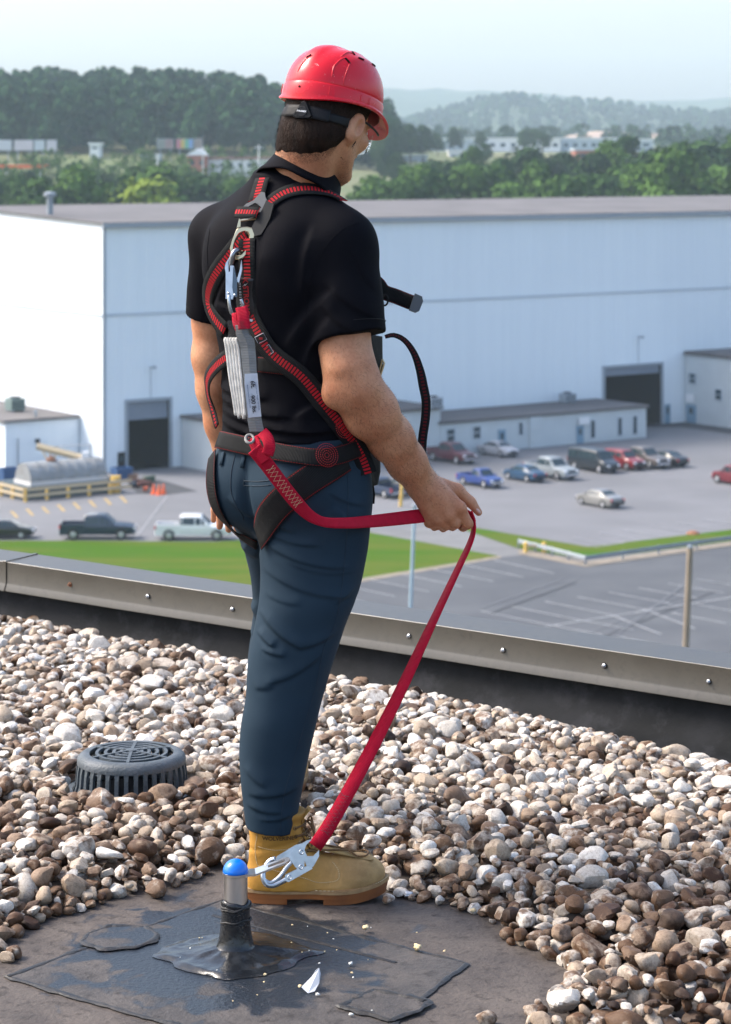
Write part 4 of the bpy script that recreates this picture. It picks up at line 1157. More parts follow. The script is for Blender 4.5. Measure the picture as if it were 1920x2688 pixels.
# long lap seam of the deck sheet
mb = MB(); rg = []
for i in range(60):
    p = gnd(560, 2405, .002).lerp(gnd(1040, 2530, .002), i / 59.); k = .002 + .001 * random.random()
    d = (gnd(1040, 2530, 0) - gnd(560, 2405, 0)).normalized(); s = Vector((-d.y, d.x, 0))
    rg.append([Vector((p.x, p.y, .0045)) + s * u * .006 + Vector((0, 0, v * k)) for u, v in ((-1, 0), (0, 1), (1, 0))])
mb.loft(rg, closed=False); tag(mb.build('lap_seam', M_seal, smooth=True), 'thin black lap seam running across the membrane', None, kind='structure')

# ---- anchor post
AP = gnd(619, 2512, 0)
anc = thing('anchor_post', 'steel roof anchor post with blue domed cap and black sealed base', 'anchor', (AP.x, AP.y, .01))
mb = MB()
prof = [(.058, .003), (.049, .0055), (.042, .010), (.0375, .017), (.035, .027), (.0325, .040), (.0308, .055), (.0295, .070), (.029, .085), (.030, .100), (.0292, .104), (.026, .106)]
rg = []
for r_, z_ in prof:
    rg.append([Vector((r_ * math.cos(q) * (1 + .10 * math.sin(3 * q + r_ * 40) * (r_ > .05) + .012 * math.sin(7 * q + z_ * 90)), r_ * math.sin(q) * (1 + .06 * math.cos(2 * q) * (r_ > .05)), z_ + .0012 * math.sin(5 * q + z_ * 200) + .003 * math.sin(2 * q) * (z_ > .099))) for q in [2 * math.pi * k / 40 for k in range(40)]])
mb.loft(rg); mb.build('sealed_boot', mix_mat('wet_black_membrane', (.008, .009, .011), (.016, .018, .02), (.022, .025, .03), 25, 50, .16, .3, .35, 60, .5), anc, smooth=True)
mb = MB(); rg = []
for i in range(13):
    f = i / 12.; row = []
    for k in range(72):
        q = 2 * math.pi * k / 72; v3 = lambda s_, o_: float(noise3(np.array([[math.cos(q) * s_, math.sin(q) * s_, f * 2 + o_]]), 5)[0])
        sq = 1 / max(abs(math.cos(q + .75)), abs(math.sin(q + .75))) ** .55
        r_ = (.03 + .105 * f) * sq * (1 + (.16 * v3(1.6, 0) + .10 * v3(4.5, 3)) * f); h = .019 * (1 - f) ** 1.7 + (.0045 * abs(v3(3.2, 7)) + .0035 * abs(v3(9, 9))) * math.sin(math.pi * min(1, f * .96)) + .0055 * math.exp(-((f - .80) / .07) ** 2) * (.6 + .6 * v3(5, 1))
        row.append(Vector((r_ * math.cos(q) * 1.1, r_ * math.sin(q), max(0, h) * (f < 1) - .0045)))
    rg.append(row)
mb.loft(rg); mb.build('tar_mound', bpy.data.materials['wet_black_membrane'], anc, smooth=True)
mb = MB()
for z_, ph in ((.098, 0), (.094, 1.2), (.066, 2.2)):
    mb.tube([((.0305 + .001 * math.sin(3 * q + ph)) * math.cos(q), (.0305 + .001 * math.sin(4 * q + ph)) * math.sin(q), z_ + .004 * math.sin(q + ph) + .0015 * math.sin(5 * q)) for q in [2 * math.pi * k / 40 for k in range(41)]], .0022, 6, False)
mb.build('sealant_ridge', M_seal, anc, smooth=True)['kind'] = 'stuff'
mb = MB(); mb.lathe([(.0245, .09), (.0245, .158), (.0235, .159), (.012, .159)], n=40); mb.build('steel_pipe', M_steel, anc, smooth=True, sharp=R(40))
mb = MB(); n = 28
ap_dir = Vector((1, .1, 0)).normalized()
# anchor plate: round eye under the cap, bent arm rising to the right, slotted end
def plate_outline(t, w_): return w_
cen = Vector((0, 0, .160)); thick = .004
mb.lathe([(.0265, .1595), (.0265, .1635), (.0, .1635)], n=32, caps=True)
a0 = Vector((.018, .002, .1617)); a1 = Vector((.040, .004, .1625)); a2 = Vector((.098, .012, .182))
sv = Vector((-.1, 1, 0)).normalized()
def arm(pts, w_, th):
    rg = []
    for p, wd in zip(pts, w_):
        rg.append([p - sv * wd - Vector((0, 0, th)), p + sv * wd - Vector((0, 0, th)), p + sv * wd + Vector((0, 0, th)), p - sv * wd + Vector((0, 0, th))])
    mb.loft(rg, caps=True)
arm([a0, a1, a1.lerp(a2, .45)], [.0215, .020, .019], .0021)
q0, q1 = a1.lerp(a2, .45), a2
for sgn in (-1, 1):
    o_ = sv * sgn * .0135
    rg = [[p + o_ - sv * .0055 - Vector((0, 0, .0021)), p + o_ + sv * .0055 - Vector((0, 0, .0021)), p + o_ + sv * .0055 + Vector((0, 0, .0021)), p + o_ - sv * .0055 + Vector((0, 0, .0021))] for p in (q0, q1)]
    mb.loft(rg, caps=True)
ends = [q1 + sv * .019 * math.cos(t) + (q1 - q0).normalized() * .013 * math.sin(t) for t in [math.pi * k / 10 for k in range(11)]]
ins = [q1 + sv * .008 * math.cos(t) + (q1 - q0).normalized() * .003 * math.sin(t) for t in [math.pi * k / 10 for k in range(11)]]
mb.loft([[a - Vector((0, 0, .0021)), b - Vector((0, 0, .0021)), b + Vector((0, 0, .0021)), a + Vector((0, 0, .0021))] for a, b in zip(ends, ins)], caps=True)
mb.build('anchor_plate', M_steel, anc)
mb = MB(); mb.lathe([(.0255, .1638)] + [(.0262 * math.cos(t), .1655 + .0255 * math.sin(t)) for t in [R(k) for k in range(0, 90, 8)]] + [(.0004, .1912)], n=36); mb.build('cap', M_blue, anc, smooth=True)

# ---- domed drain strainer
DR = Vector(((346 - 960) * 6.15 / FPX, 6.15, 0))
dr = thing('roof_drain', 'grey slotted dome drain strainer sunk in the gravel', 'drain', (DR.x, DR.y, .019))
NB = 36
rt, rb_ = .128, .151; zt_, zb_ = .086, .0
bar = MB(); hw = .0050
bar.loft([[Vector((r_ + .004, -hw_, z_)), Vector((r_ + .004, hw_, z_)), Vector((r_ - .004, hw_, z_)), Vector((r_ - .004, -hw_, z_))] for r_, hw_, z_ in ((rb_, .0062, zb_), (rb_ - .012, .0052, .03), (rt + .008, .005, .066), (rt + .004, .006, zt_))], caps=True)
bm_ = bar.mesh('slat'); bm_.materials.append(M_cast)
for k in range(NB):
    o = bpy.data.objects.new('slat', bm_); COL.objects.link(o); o.parent = dr; o.rotation_euler = (0, 0, 2 * math.pi * k / NB)
def ringm(name, pr_, n=72):
    mb = MB(); rg = [[Vector((a * math.cos(t), a * math.sin(t), b)) for a, b in pr_] for t in [2 * math.pi * k / n for k in range(n)]]
    rg.append(rg[0]); mb.loft(rg); return mb.build(name, M_cast, dr, smooth=True, sharp=R(50))
ringm('rim', [(.138, .080), (.1385, .088), (.135, .097), (.128, .103), (.118, .106), (.107, .105), (.107, .098), (.118, .095), (.126, .090), (.129, .080)])
ringm('base_ring', [(.166, 0), (.166, .014), (.150, .016), (.150, 0)])
for r_ in (.088, .066, .045, .026):
    zc = .106 + .004 * (1 - r_ / .1)
    ringm('grate_ring', [(r_ + .0045, zc - .008), (r_ + .004, zc), (r_ - .004, zc), (r_ - .0045, zc - .008)])
mb0 = MB()
mb0.loft([[Vector((x, -.0045, z - .008)), Vector((x, .0045, z - .008)), Vector((x, .004, z + .0012)), Vector((x, -.004, z + .0012))] for x, z in ((.008, .110), (.06, .108), (.108, .1045))], caps=True)
sm_ = mb0.mesh('spoke'); sm_.materials.append(M_cast)
for k in range(6):
    o = bpy.data.objects.new('spoke', sm_); COL.objects.link(o); o.parent = dr; o.rotation_euler = (0, 0, R(-90 + 60 * k))
mb = MB(); mb.lathe([(.014, .103), (.014, .112), (.003, .113)], n=16, caps=True); mb.build('hub', M_cast, dr)
mb = MB(); mb.lathe([(.148, .003), (.06, -.001), (.002, -.002)], n=40); mb.build('sump', M_dark, dr)

# ================================================================ gravel
def stone_mat(name, src):
    m, n, l, p = nodes_of(name)
    if src == 'attr':
        at_ = n.new('ShaderNodeAttribute'); at_.attribute_name = 'rnd'; val = at_.outputs['Fac']
        vec = n.new('ShaderNodeTexCoord').outputs['Object']
        at2 = n.new('ShaderNodeAttribute'); at2.attribute_name = 'rnd2'; val2 = at2.outputs['Fac']
    else:
        oi = n.new('ShaderNodeObjectInfo'); sp = n.new('ShaderNodeSeparateColor'); l.new(oi.outputs['Color'], sp.inputs[0]); val = sp.outputs[0]; val2 = sp.outputs[1]
        ge = n.new('ShaderNodeNewGeometry'); vec = ge.outputs['Position']
    rp = n.new('ShaderNodeValToRGB'); cr = rp.color_ramp
    stops = [(0, (.06, .038, .026)), (.18, (.15, .095, .062)), (.36, (.29, .20, .135)), (.52, (.43, .34, .25)), (.70, (.52, .465, .40)), (.86, (.66, .615, .55)), (1, (.80, .775, .73))]
    cr.elements[0].position, cr.elements[0].color = stops[0][0], (*stops[0][1], 1)
    cr.elements[1].position, cr.elements[1].color = stops[-1][0], (*stops[-1][1], 1)
    for q, c_ in stops[1:-1]:
        e = cr.elements.new(q); e.color = (*c_, 1)
    l.new(val, rp.inputs['Fac'])
    # large weather stains, fine speckle and cracks
    n1 = n.new('ShaderNodeTexNoise'); n1.inputs['Scale'].default_value = 38; n1.inputs['Detail'].default_value = 7; n1.inputs['Roughness'].default_value = .62
    n2 = n.new('ShaderNodeTexNoise'); n2.inputs['Scale'].default_value = 150; n2.inputs['Detail'].default_value = 6; n2.inputs['Roughness'].default_value = .7
    n3 = n.new('ShaderNodeTexNoise'); n3.inputs['Scale'].default_value = 55; n3.inputs['Detail'].default_value = 4; n3.inputs['Distortion'].default_value = 1.2
    for q in (n1, n2, n3): l.new(vec, q.inputs['Vector'])
    th = n.new('ShaderNodeMath'); th.operation = 'MULTIPLY_ADD'; th.inputs[1].default_value = .55; th.inputs[2].default_value = -.16
    l.new(val2, th.inputs[0])
    ad = n.new('ShaderNodeMath'); l.new(n1.outputs['Fac'], ad.inputs[0]); l.new(th.outputs[0], ad.inputs[1])
    r1 = n.new('ShaderNodeValToRGB'); r1.color_ramp.elements[0].position = .56; r1.color_ramp.elements[1].position = .76
    l.new(ad.outputs[0], r1.inputs['Fac'])
    m1 = n.new('ShaderNodeMix'); m1.data_type = 'RGBA'; m1.blend_type = 'MULTIPLY'
    l.new(r1.outputs[0], m1.inputs[0]); l.new(rp.outputs[0], m1.inputs[6]); m1.inputs[7].default_value = (.26, .17, .115, 1)
    r2 = n.new('ShaderNodeValToRGB'); r2.color_ramp.elements[0].position = .3; r2.color_ramp.elements[0].color = (.62, .58, .54, 1); r2.color_ramp.elements[1].position = .6
    l.new(n2.outputs['Fac'], r2.inputs['Fac'])
    m2 = n.new('ShaderNodeMix'); m2.data_type = 'RGBA'; m2.blend_type = 'MULTIPLY'; m2.inputs[0].default_value = .8
    l.new(m1.outputs[2], m2.inputs[6]); l.new(r2.outputs[0], m2.inputs[7])
    sb = n.new('ShaderNodeMath'); sb.operation = 'SUBTRACT'; sb.inputs[1].default_value = .5; l.new(n3.outputs['Fac'], sb.inputs[0])
    ab = n.new('ShaderNodeMath'); ab.operation = 'ABSOLUTE'; l.new(sb.outputs[0], ab.inputs[0])
    r3 = n.new('ShaderNodeValToRGB'); r3.color_ramp.elements[0].position = .0; r3.color_ramp.elements[0].color = (.45, .38, .32, 1); r3.color_ramp.elements[1].position = .016
    l.new(ab.outputs[0], r3.inputs['Fac'])
    m3 = n.new('ShaderNodeMix'); m3.data_type = 'RGBA'; m3.blend_type = 'MULTIPLY'; m3.inputs[0].default_value = .75
    l.new(m2.outputs[2], m3.inputs[6]); l.new(r3.outputs[0], m3.inputs[7])
    l.new(m3.outputs[2], p.inputs['Base Color'])
    p.inputs['Roughness'].default_value = .62; p.inputs['Specular IOR Level'].default_value = .3
    bp = n.new('ShaderNodeBump'); bp.inputs['Strength'].default_value = .5; bp.inputs['Distance'].default_value = .002
    l.new(n2.outputs['Fac'], bp.inputs['Height']); l.new(bp.outputs[0], p.inputs['Normal'])
    return m

def cube_sphere(k):
    V, idx, F = [], {}, []
    def vid(p):
        key = tuple(np.round(p, 6))
        if key not in idx:
            idx[key] = len(V); V.append(p)
        return idx[key]
    g = np.tan(np.linspace(-1, 1, k + 1) * math.pi / 4)
    for ax in range(3):
        for sg in (-1, 1):
            for i in range(k):
                for j in range(k):
                    q = []
                    for a, b in ((i, j), (i + 1, j), (i + 1, j + 1), (i, j + 1)):
                        p = np.zeros(3); p[ax] = sg; p[(ax + 1) % 3] = g[a]; p[(ax + 2) % 3] = g[b]
                        q.append(vid(p / np.linalg.norm(p)))
                    F.append(q if sg > 0 else q[::-1])
    return np.array(V), np.array(F)
CSV, CSF = cube_sphere(4)
CSV5, CSF5 = cube_sphere(6)
def stone_shape(D, r):
    """unit pebble: rounded, with a few soft flats and lumps"""
    ng = r.integers(6, 13)
    rad = np.ones(len(D))
    for _ in range(ng):
        a = r.normal(size=3); a /= np.linalg.norm(a); h = r.uniform(.52, .9)
        c_ = D @ a
        cut = np.where(c_ > .05, h / np.maximum(c_, .05), 9)
        k = .03                                   # soft minimum with the flat
        hh = np.clip(.5 + .5 * (cut - rad) / k, 0, 1)
        rad = cut * (1 - hh) + rad * hh - k * hh * (1 - hh)
    rad = rad * (1 + .07 * noise3(D * 1.7, int(r.integers(1, 999))) + .035 * noise3(D * 3.6, int(r.integers(1, 999))))
    return D * rad[:, None]
rs = np.random.default_rng(21)
SEEDS = [int(q) for q in rs.integers(1, 10 ** 6, 44)]
PROTO = [stone_shape(CSV, np.random.default_rng(q)) for q in SEEDS]
PROTO5 = [stone_shape(CSV5, np.random.default_rng(q)) for q in SEEDS]

far_px = [(-260, 1592), (0, 1640), (120, 1655), (250, 1690), (400, 1712), (560, 1738), (700, 1765), (860, 1800), (1000, 1822), (1150, 1850), (1300, 1885), (1450, 1915), (1560, 1945), (1700, 1978), (1920, 2035), (2200, 2120)]
near_px = [(2300, 2720), (1700, 2760), (1420, 2730), (1378, 2680), (1400, 2655), (1478, 2612), (1500, 2575), (1478, 2540), (1400, 2500), (1312, 2474), (1270, 2430), (1253, 2400), (1150, 2376), (1010, 2352), (930, 2330), (800, 2300), (640, 2276), (590, 2282), (500, 2320), (449, 2336), (330, 2362), (154, 2408), (60, 2450), (0, 2492), (-300, 2620)]
poly = [gnd(px, py, .0) for px, py in far_px + near_px]
PX = np.array([[p.x, p.y] for p in poly])
def inside(x, y):
    n = len(PX); c_ = np.zeros(np.shape(x), bool); j = n - 1
    for i in range(n):
        xi, yi = PX[i]; xj, yj = PX[j]
        c_ ^= ((yi > y) != (yj > y)) & (x < (xj - xi) * (y - yi) / (yj - yi + 1e-12) + xi)
        j = i
    return c_
def edge_dist(x, y):
    d = np.full(np.shape(x), 9.)
    for i in range(len(PX)):
        a = PX[i - 1]; b = PX[i]; ab = b - a
        t = np.clip(((x - a[0]) * ab[0] + (y - a[1]) * ab[1]) / (ab @ ab), 0, 1)
        d = np.minimum(d, np.hypot(x - a[0] - t * ab[0], y - a[1] - t * ab[1]))
    return d
KEEP_OUT = [(DR.x, DR.y, .186)]        # x, y, radius kept clear (drain); boots are added below
LB0, LB1 = Vector((-.212, 5.90)), Vector((-.182, 6.17))       # left boot, heel to toe
def gravel():
    GX0, GX1, GY0, GY1, CELL = -1.9, 1.75, 4.3, 9.0, .006
    nx, ny = int((GX1 - GX0) / CELL), int((GY1 - GY0) / CELL)
    Hf = np.zeros((nx, ny), np.float32)
    N = 22500
    xs = rs.uniform(-1.75, 1.6, N * 3); ys = rs.uniform(4.45, 8.75, N * 3)
    ok = inside(xs, ys) & (np.abs(xs) < .158 * ys + .12) & (ys > 4.5)
    for kx, ky, kr in KEEP_OUT: ok &= np.hypot(xs - kx, ys - ky) > kr
    t = np.clip(((xs - LB0.x) * (LB1.x - LB0.x) + (ys - LB0.y) * (LB1.y - LB0.y)) / (LB1 - LB0).length_squared, 0, 1)
    ok &= np.hypot(xs - LB0.x - t * (LB1.x - LB0.x), ys - LB0.y - t * (LB1.y - LB0.y)) > .065
    xs, ys = xs[ok][:N], ys[ok][:N]
    ed = edge_dist(xs, ys)
    out = []
    cap = np.clip(.018 + ed * .30, 0, .064)
    for i in range(len(xs)):
        x, y = xs[i], ys[i]
        a = float(np.clip(rs.lognormal(math.log(.0202), .33), .0095, .044)); b = a * rs.uniform(.62, .95); c_ = a * rs.uniform(.45, .78)
        th = rs.uniform(0, 6.283)
        rad = .8 * (a + b) / 2
        k = max(1, int(rad / CELL))
        ci, cj = int((x - GX0) / CELL), int((y - GY0) / CELL)
        if ci - k < 0 or cj - k < 0 or ci + k + 1 > nx or cj + k + 1 > ny: continue
        loc = Hf[ci - k:ci + k + 1, cj - k:cj + k + 1]
        gx, gy = np.meshgrid(np.arange(-k, k + 1) * CELL, np.arange(-k, k + 1) * CELL, indexing='ij')
        ct, st_ = math.cos(th), math.sin(th)
        u = (gx * ct + gy * st_) / (a * .92); v = (-gx * st_ + gy * ct) / (b * .92)
        e = 1 - u * u - v * v; ms = e > 0
        if not ms.any(): continue
        low = c_ * np.sqrt(np.clip(e, 0, 1))
        need = np.where(ms, loc + low, -1)
        zc = max(float(np.quantile(need[ms], .93)) - .0015, c_ * .86)
        if zc > cap[i] + c_ * .25: continue
        Hf[ci - k:ci + k + 1, cj - k:cj + k + 1] = np.where(ms, np.maximum(loc, zc + low * .95), loc)
        gyv, gxv = 0., 0.
        out.append((x, y, zc, a, b, c_, th, rs.normal() * .22, rs.normal() * .22, int(rs.integers(0, len(PROTO)))))
    # a few loose stones on the flashing cant and the bare membrane
    for px, py, a in ((1275, 2676, .022), (1585, 1902, .03), (1515, 1872, .028), (1020, 2358, .018), (410, 2340, .03), (395, 2322, .022), (40, 2500, .022), (20, 2510, .018), (225, 2352, .032), (1500, 2640, .02)):
        p = gnd(px, py, .012)
        out.append((p.x, p.y, a * .6, a, a * .75, a * .62, rs.uniform(0, 6), 0, 0, int(rs.integers(0, len(PROTO)))))
    A = np.array(out)
    # drop stones that lie wholly under others
    ci = ((A[:, 0] - GX0) / CELL).astype(int); cj = ((A[:, 1] - GY0) / CELL).astype(int)
    vis = np.zeros(len(A), bool)
    for i in range(len(A)):
        k = max(1, int(A[i, 4] / CELL)); ct, st_ = math.cos(A[i, 6]), math.sin(A[i, 6])
        for q in np.linspace(0, 6.283, 9)[:-1]:
            for f in (0., .6, .9):
                u, v = A[i, 3] * f * math.cos(q), A[i, 4] * f * math.sin(q)
                ii = min(nx - 1, max(0, int((A[i, 0] + u * ct - v * st_ - GX0) / CELL))); jj = min(ny - 1, max(0, int((A[i, 1] + u * st_ + v * ct - GY0) / CELL)))
                if Hf[ii, jj] <= A[i, 2] + A[i, 5] * .95 * math.sqrt(max(0, 1 - f * f)) + .004: vis[i] = True; break
            if vis[i]: break
    return A[vis]
ST = gravel()
def stone_rot(a):
    th, tx, ty = a[6], a[7], a[8]
    return (Matrix.Rotation(th, 3, 'Z') @ Matrix.Rotation(tx, 3, 'X') @ Matrix.Rotation(ty, 3, 'Y'))
# browner and darker where water stands (near the anchor and round the drain), bleached further out
def tone(x, y):
    wet = np.exp(-((x - DR.x) ** 2 + (y - DR.y + .18) ** 2) / .30 ** 2) * .8 + np.clip((6.15 - y) / 1.1, 0, 1) * .75 + np.clip((x - .35) / .8, 0, 1) * np.clip((7.0 - y) / 1.2, 0, 1) * .2
    return np.clip(wet, 0, 1)
wet = tone(ST[:, 0], ST[:, 1])
rnd = np.clip(rs.beta(2.9, 2.1, len(ST)) * .74 + .31 - .15 * wet + rs.normal(size=len(ST)) * .06, 0, 1)
rnd = np.where(rs.random(len(ST)) < .07 + .09 * wet, rs.uniform(0, .35, len(ST)), rnd)
rnd2 = np.clip(rs.random(len(ST)) * .75 + wet * .25, 0, 1)
# screen size decides which stones become objects of their own
size = ST[:, 3] * ST[:, 4] ** .5 / ST[:, 1] * np.where(np.abs(ST[:, 0] / ST[:, 1]) < .149, 1, .1) * np.where((CH - ST[:, 2]) / ST[:, 1] < .358, 1, .1)
order = np.argsort(-size)
big = set(int(q) for q in order[:300])
bed = tag(bpy.data.objects.new('gravel_bed', None), 'bed of white and brown rounded pebbles covering the roof', None, kind='structure'); COL.objects.link(bed)
M_stone_o = stone_mat('pebble', 'obj'); M_stone_a = stone_mat('pebble_mass', 'attr')
PM = []
for V in PROTO5:
    me = np_mesh('stone', V, CSF5); me.shade_smooth(); me.set_sharp_from_angle(angle=R(30)); me.materials.append(M_stone_o); PM.append(me)
for i in sorted(big):
    a = ST[i]
    o = bpy.data.objects.new('stone', PM[int(a[9])]); COL.objects.link(o); o.parent = bed
    o.location = a[:3]; o.scale = (a[3] * 1.06, a[4] * 1.06, a[5] * 1.08); o.rotation_euler = stone_rot(a).to_euler()
    o.color = (float(rnd[i]), float(rnd2[i]), 0, 1)
Vs, r1, r2 = [], [], []
for i in range(len(ST)):
    if i in big: continue
    a = ST[i]
    m3 = np.array(stone_rot(a)); V = (PROTO[int(a[9])] * (a[3:6] * np.array([1.06, 1.06, 1.08]))) @ m3.T + a[:3]
    Vs.append(V); r1.append(np.full(len(V), rnd[i])); r2.append(np.full(len(V), rnd2[i]))
nv = len(CSV); V = np.concatenate(Vs)
F = (CSF[None] + (np.arange(len(Vs)) * nv)[:, None, None]).reshape(-1, 4)
me = np_mesh('stone_mass', V, F); me.shade_smooth(); me.set_sharp_from_angle(angle=R(36)); me.materials.append(M_stone_a)
for nm, arr in (('rnd', r1), ('rnd2', r2)):
    at_ = me.attributes.new(nm, 'FLOAT', 'POINT'); at_.data.foreach_set('value', np.concatenate(arr).astype(np.float32))
o = bpy.data.objects.new('stone_mass', me); COL.objects.link(o); o.parent = bed; o['kind'] = 'stuff'
print('stones', len(ST))

# ---- crumbs of foam and paper on the membrane
M_foam = mat('yellowed_foam', (.78, .66, .42), .9, col2=(.70, .50, .24), scale=60, bump=.5, bscale=200)
M_foamw = mat('white_foam', (.74, .73, .68), .9, var=.15, scale=80, bump=.4, bscale=200)
def crumb(px, py, r_, m, label, z=.006, flat=.6, name='foam_crumb', cat='litter', group=None):
    p = gnd(px, py, z); sd_ = np.random.default_rng(int(px * 7 + py))
    V = stone_shape(CSV, sd_) * np.array([r_, r_ * .75, r_ * flat]) * (1 + .25 * noise3(CSV * 3, int(px))[:, None])
    V = V @ np.array(Matrix.Rotation(sd_.uniform(0, 6), 3, 'Z')).T
    V[:, 2] -= V[:, 2].min()
    me = np_mesh(name, V, CSF); me.materials.append(m)
    o = bpy.data.objects.new(name, me); COL.objects.link(o); o.location = p
    return tag(o, label, cat, group)
crumb(960, 2441, .0105, M_foam, 'largest yellow foam crumb, right of the boot heel on the membrane')
crumb(1097, 2495, .0115, M_foam, 'yellow foam crumb right of the anchor post patch')
crumb(1168, 2498, .004, M_foam, 'tiny orange foam crumb at the right patch edge')
crumb(922, 2534, .0065, M_foamw, 'pale foam crumb behind the folded paper')
crumb(924, 2556, .0035, M_foam, 'small yellow crumb behind the folded paper')
crumb(696, 2560, .0042, M_foam, 'small yellow crumb in front of the anchor base')
crumb(681, 2526, .0035, M_foamw, 'round white crumb on the anchor base')
crumb(788, 2592, .005, M_foam, 'yellow crumb touching the folded paper')
crumb(834, 2614, .0055, M_foamw, 'white crumb in front of the folded paper')
crumb(922, 2667, .0055, M_foamw, 'white crumb at the bottom edge')
crumb(1549, 2524, .012, M_foamw, 'white foam lump at the gravel edge on the right')
crumb(1520, 2556, .010, M_foam, 'pale yellow foam lump at the gravel edge, nearest the camera')
crumb(1242, 2394, .008, M_foam, 'yellow foam lump at the gravel edge right of the boot')
crumb(1495, 2540, .008, M_foamw, 'white foam bit beside the lumps at the gravel edge')
for k in range(26):
    px = 470 + 640 * rs.random(); py = 2420 + 240 * rs.random()
    if abs(px - 619) < 70 and py < 2545: continue
    crumb(px, py, .0012 + .0018 * rs.random(), M_foamw if k % 2 else M_foam, 'tiny foam speck scattered on the patch', .0125, .6, 'foam_speck', 'litter', 'foam specks on the patch')
# folded scrap of pale paper and crumpled foil
M_paper = mat('pale_grey_paper', (.50, .52, .56), .8, var=.12, scale=40)
p0 = gnd(790, 2590, .013)
t = thing('paper_scrap', 'folded pale grey scrap of paper on the dark patch', 'litter', p0)
pp = lambda px, py, dy, dz: at(px, py, p0.y + dy) + Vector((0, 0, 0))
mb = MB()
o3 = [at(792, 2592, p0.y), at(812, 2576, p0.y + .012), at(822, 2560, p0.y + .018), at(830, 2546, p0.y + .02), at(838, 2541, p0.y + .022), at(842, 2555, p0.y + .018), at(838, 2580, p0.y + .004), at(826, 2602, p0.y - .010), at(808, 2607, p0.y - .012)]
mb.extrude(o3, (.0004, -.0015, .0004)); mb.build('sheet', M_paper, t, world=True)
mb = MB(); mb.extrude([at(792, 2592, p0.y), at(812, 2576, p0.y + .012), at(822, 2560, p0.y + .018), at(818, 2566, p0.y + .030), at(800, 2584, p0.y + .020)], (0, .001, .0008)); mb.build('folded_edge', M_paper, t, world=True)
p0 = gnd(1072, 2356, .004)
V = stone_shape(CSV5, np.random.default_rng(5)) * np.array([.016, .010, .007]); V *= (1 + .35 * noise3(CSV5 * 4, 8) + .2 * noise3(CSV5 * 9, 9))[:, None]; V[:, 2] -= V[:, 2].min()
me = np_mesh('foil_scrap', V, CSF5); me.materials.append(mat('crumpled_foil', (.72, .73, .76), .3, metal=.6, var=.3, scale=120))
o = bpy.data.objects.new('foil_scrap', me); COL.objects.link(o); o.location = p0; tag(o, 'crumpled silver foil scrap at the gravel edge', 'litter')
# ================================================================ sculpting with distance fields
def A3(px, py, Y): return np.array(at(px, py, Y), np.float32)
def smin(a, b, k):
    h = np.clip(.5 + .5 * (b - a) / k, 0, 1)
    return b * (1 - h) + a * h - k * h * (1 - h)
def smax(a, b, k): return -smin(-a, -b, k)
def rcone(P, a, b, ra, rb):
    ab = b - a; t = np.clip(((P - a) @ ab) / float(ab @ ab), 0, 1)
    return np.linalg.norm(P - a - t[:, None] * ab, axis=1) - (ra + (rb - ra) * t)
def chain(P, pts, rs_, k=.02):
    d = None
    for i in range(len(pts) - 1):
        q = rcone(P, pts[i], pts[i + 1], rs_[i], rs_[i + 1])
        d = q if d is None else smin(d, q, k)
    return d
def ell(P, c, r, M=None):
    q = P - np.asarray(c, np.float32)
    if M is not None: q = q @ M
    r = np.asarray(r, np.float32)
    k0 = np.linalg.norm(q / r, axis=1); k1 = np.linalg.norm(q / (r * r), axis=1)
    return k0 * (k0 - 1) / np.maximum(k1, 1e-6)
def smooth_interp(z, zs, vs):
    """cubic through rows sorted by falling z"""
    zs = np.asarray(zs)[::-1]; vs = np.asarray(vs)[::-1]
    m = np.gradient(vs, zs)
    i = np.clip(np.searchsorted(zs, z) - 1, 0, len(zs) - 2)
    h = zs[i + 1] - zs[i]; t = np.clip((z - zs[i]) / h, 0, 1)
    return (2 * t ** 3 - 3 * t ** 2 + 1) * vs[i] + (t ** 3 - 2 * t ** 2 + t) * h * m[i] + (-2 * t ** 3 + 3 * t ** 2) * vs[i + 1] + (t ** 3 - t ** 2) * h * m[i + 1]
def loft_sdf(P, rows, p=2.0, cap=True):
    """rows: (z, cx, cy, a, b, angle) stacked ellipses"""
    rows = np.asarray(rows, np.float64); z = P[:, 2]
    cx, cy, a, b, an = [smooth_interp(z, rows[:, 0], rows[:, k]) for k in range(1, 6)]
    dx, dy = P[:, 0] - cx, P[:, 1] - cy
    c, s = np.cos(an), np.sin(an)
    u, v = dx * c + dy * s, -dx * s + dy * c
    rr = (np.abs(u / a) ** p + np.abs(v / b) ** p) ** (1 / p) + 1e-6
    d = np.hypot(u, v) * (1 - 1 / rr)
    d = np.where(rr < .25, -np.minimum(a, b) * .7, d)
    if cap: d = np.maximum(d, np.maximum(z - rows[0, 0], rows[-1, 0] - z))
    return d
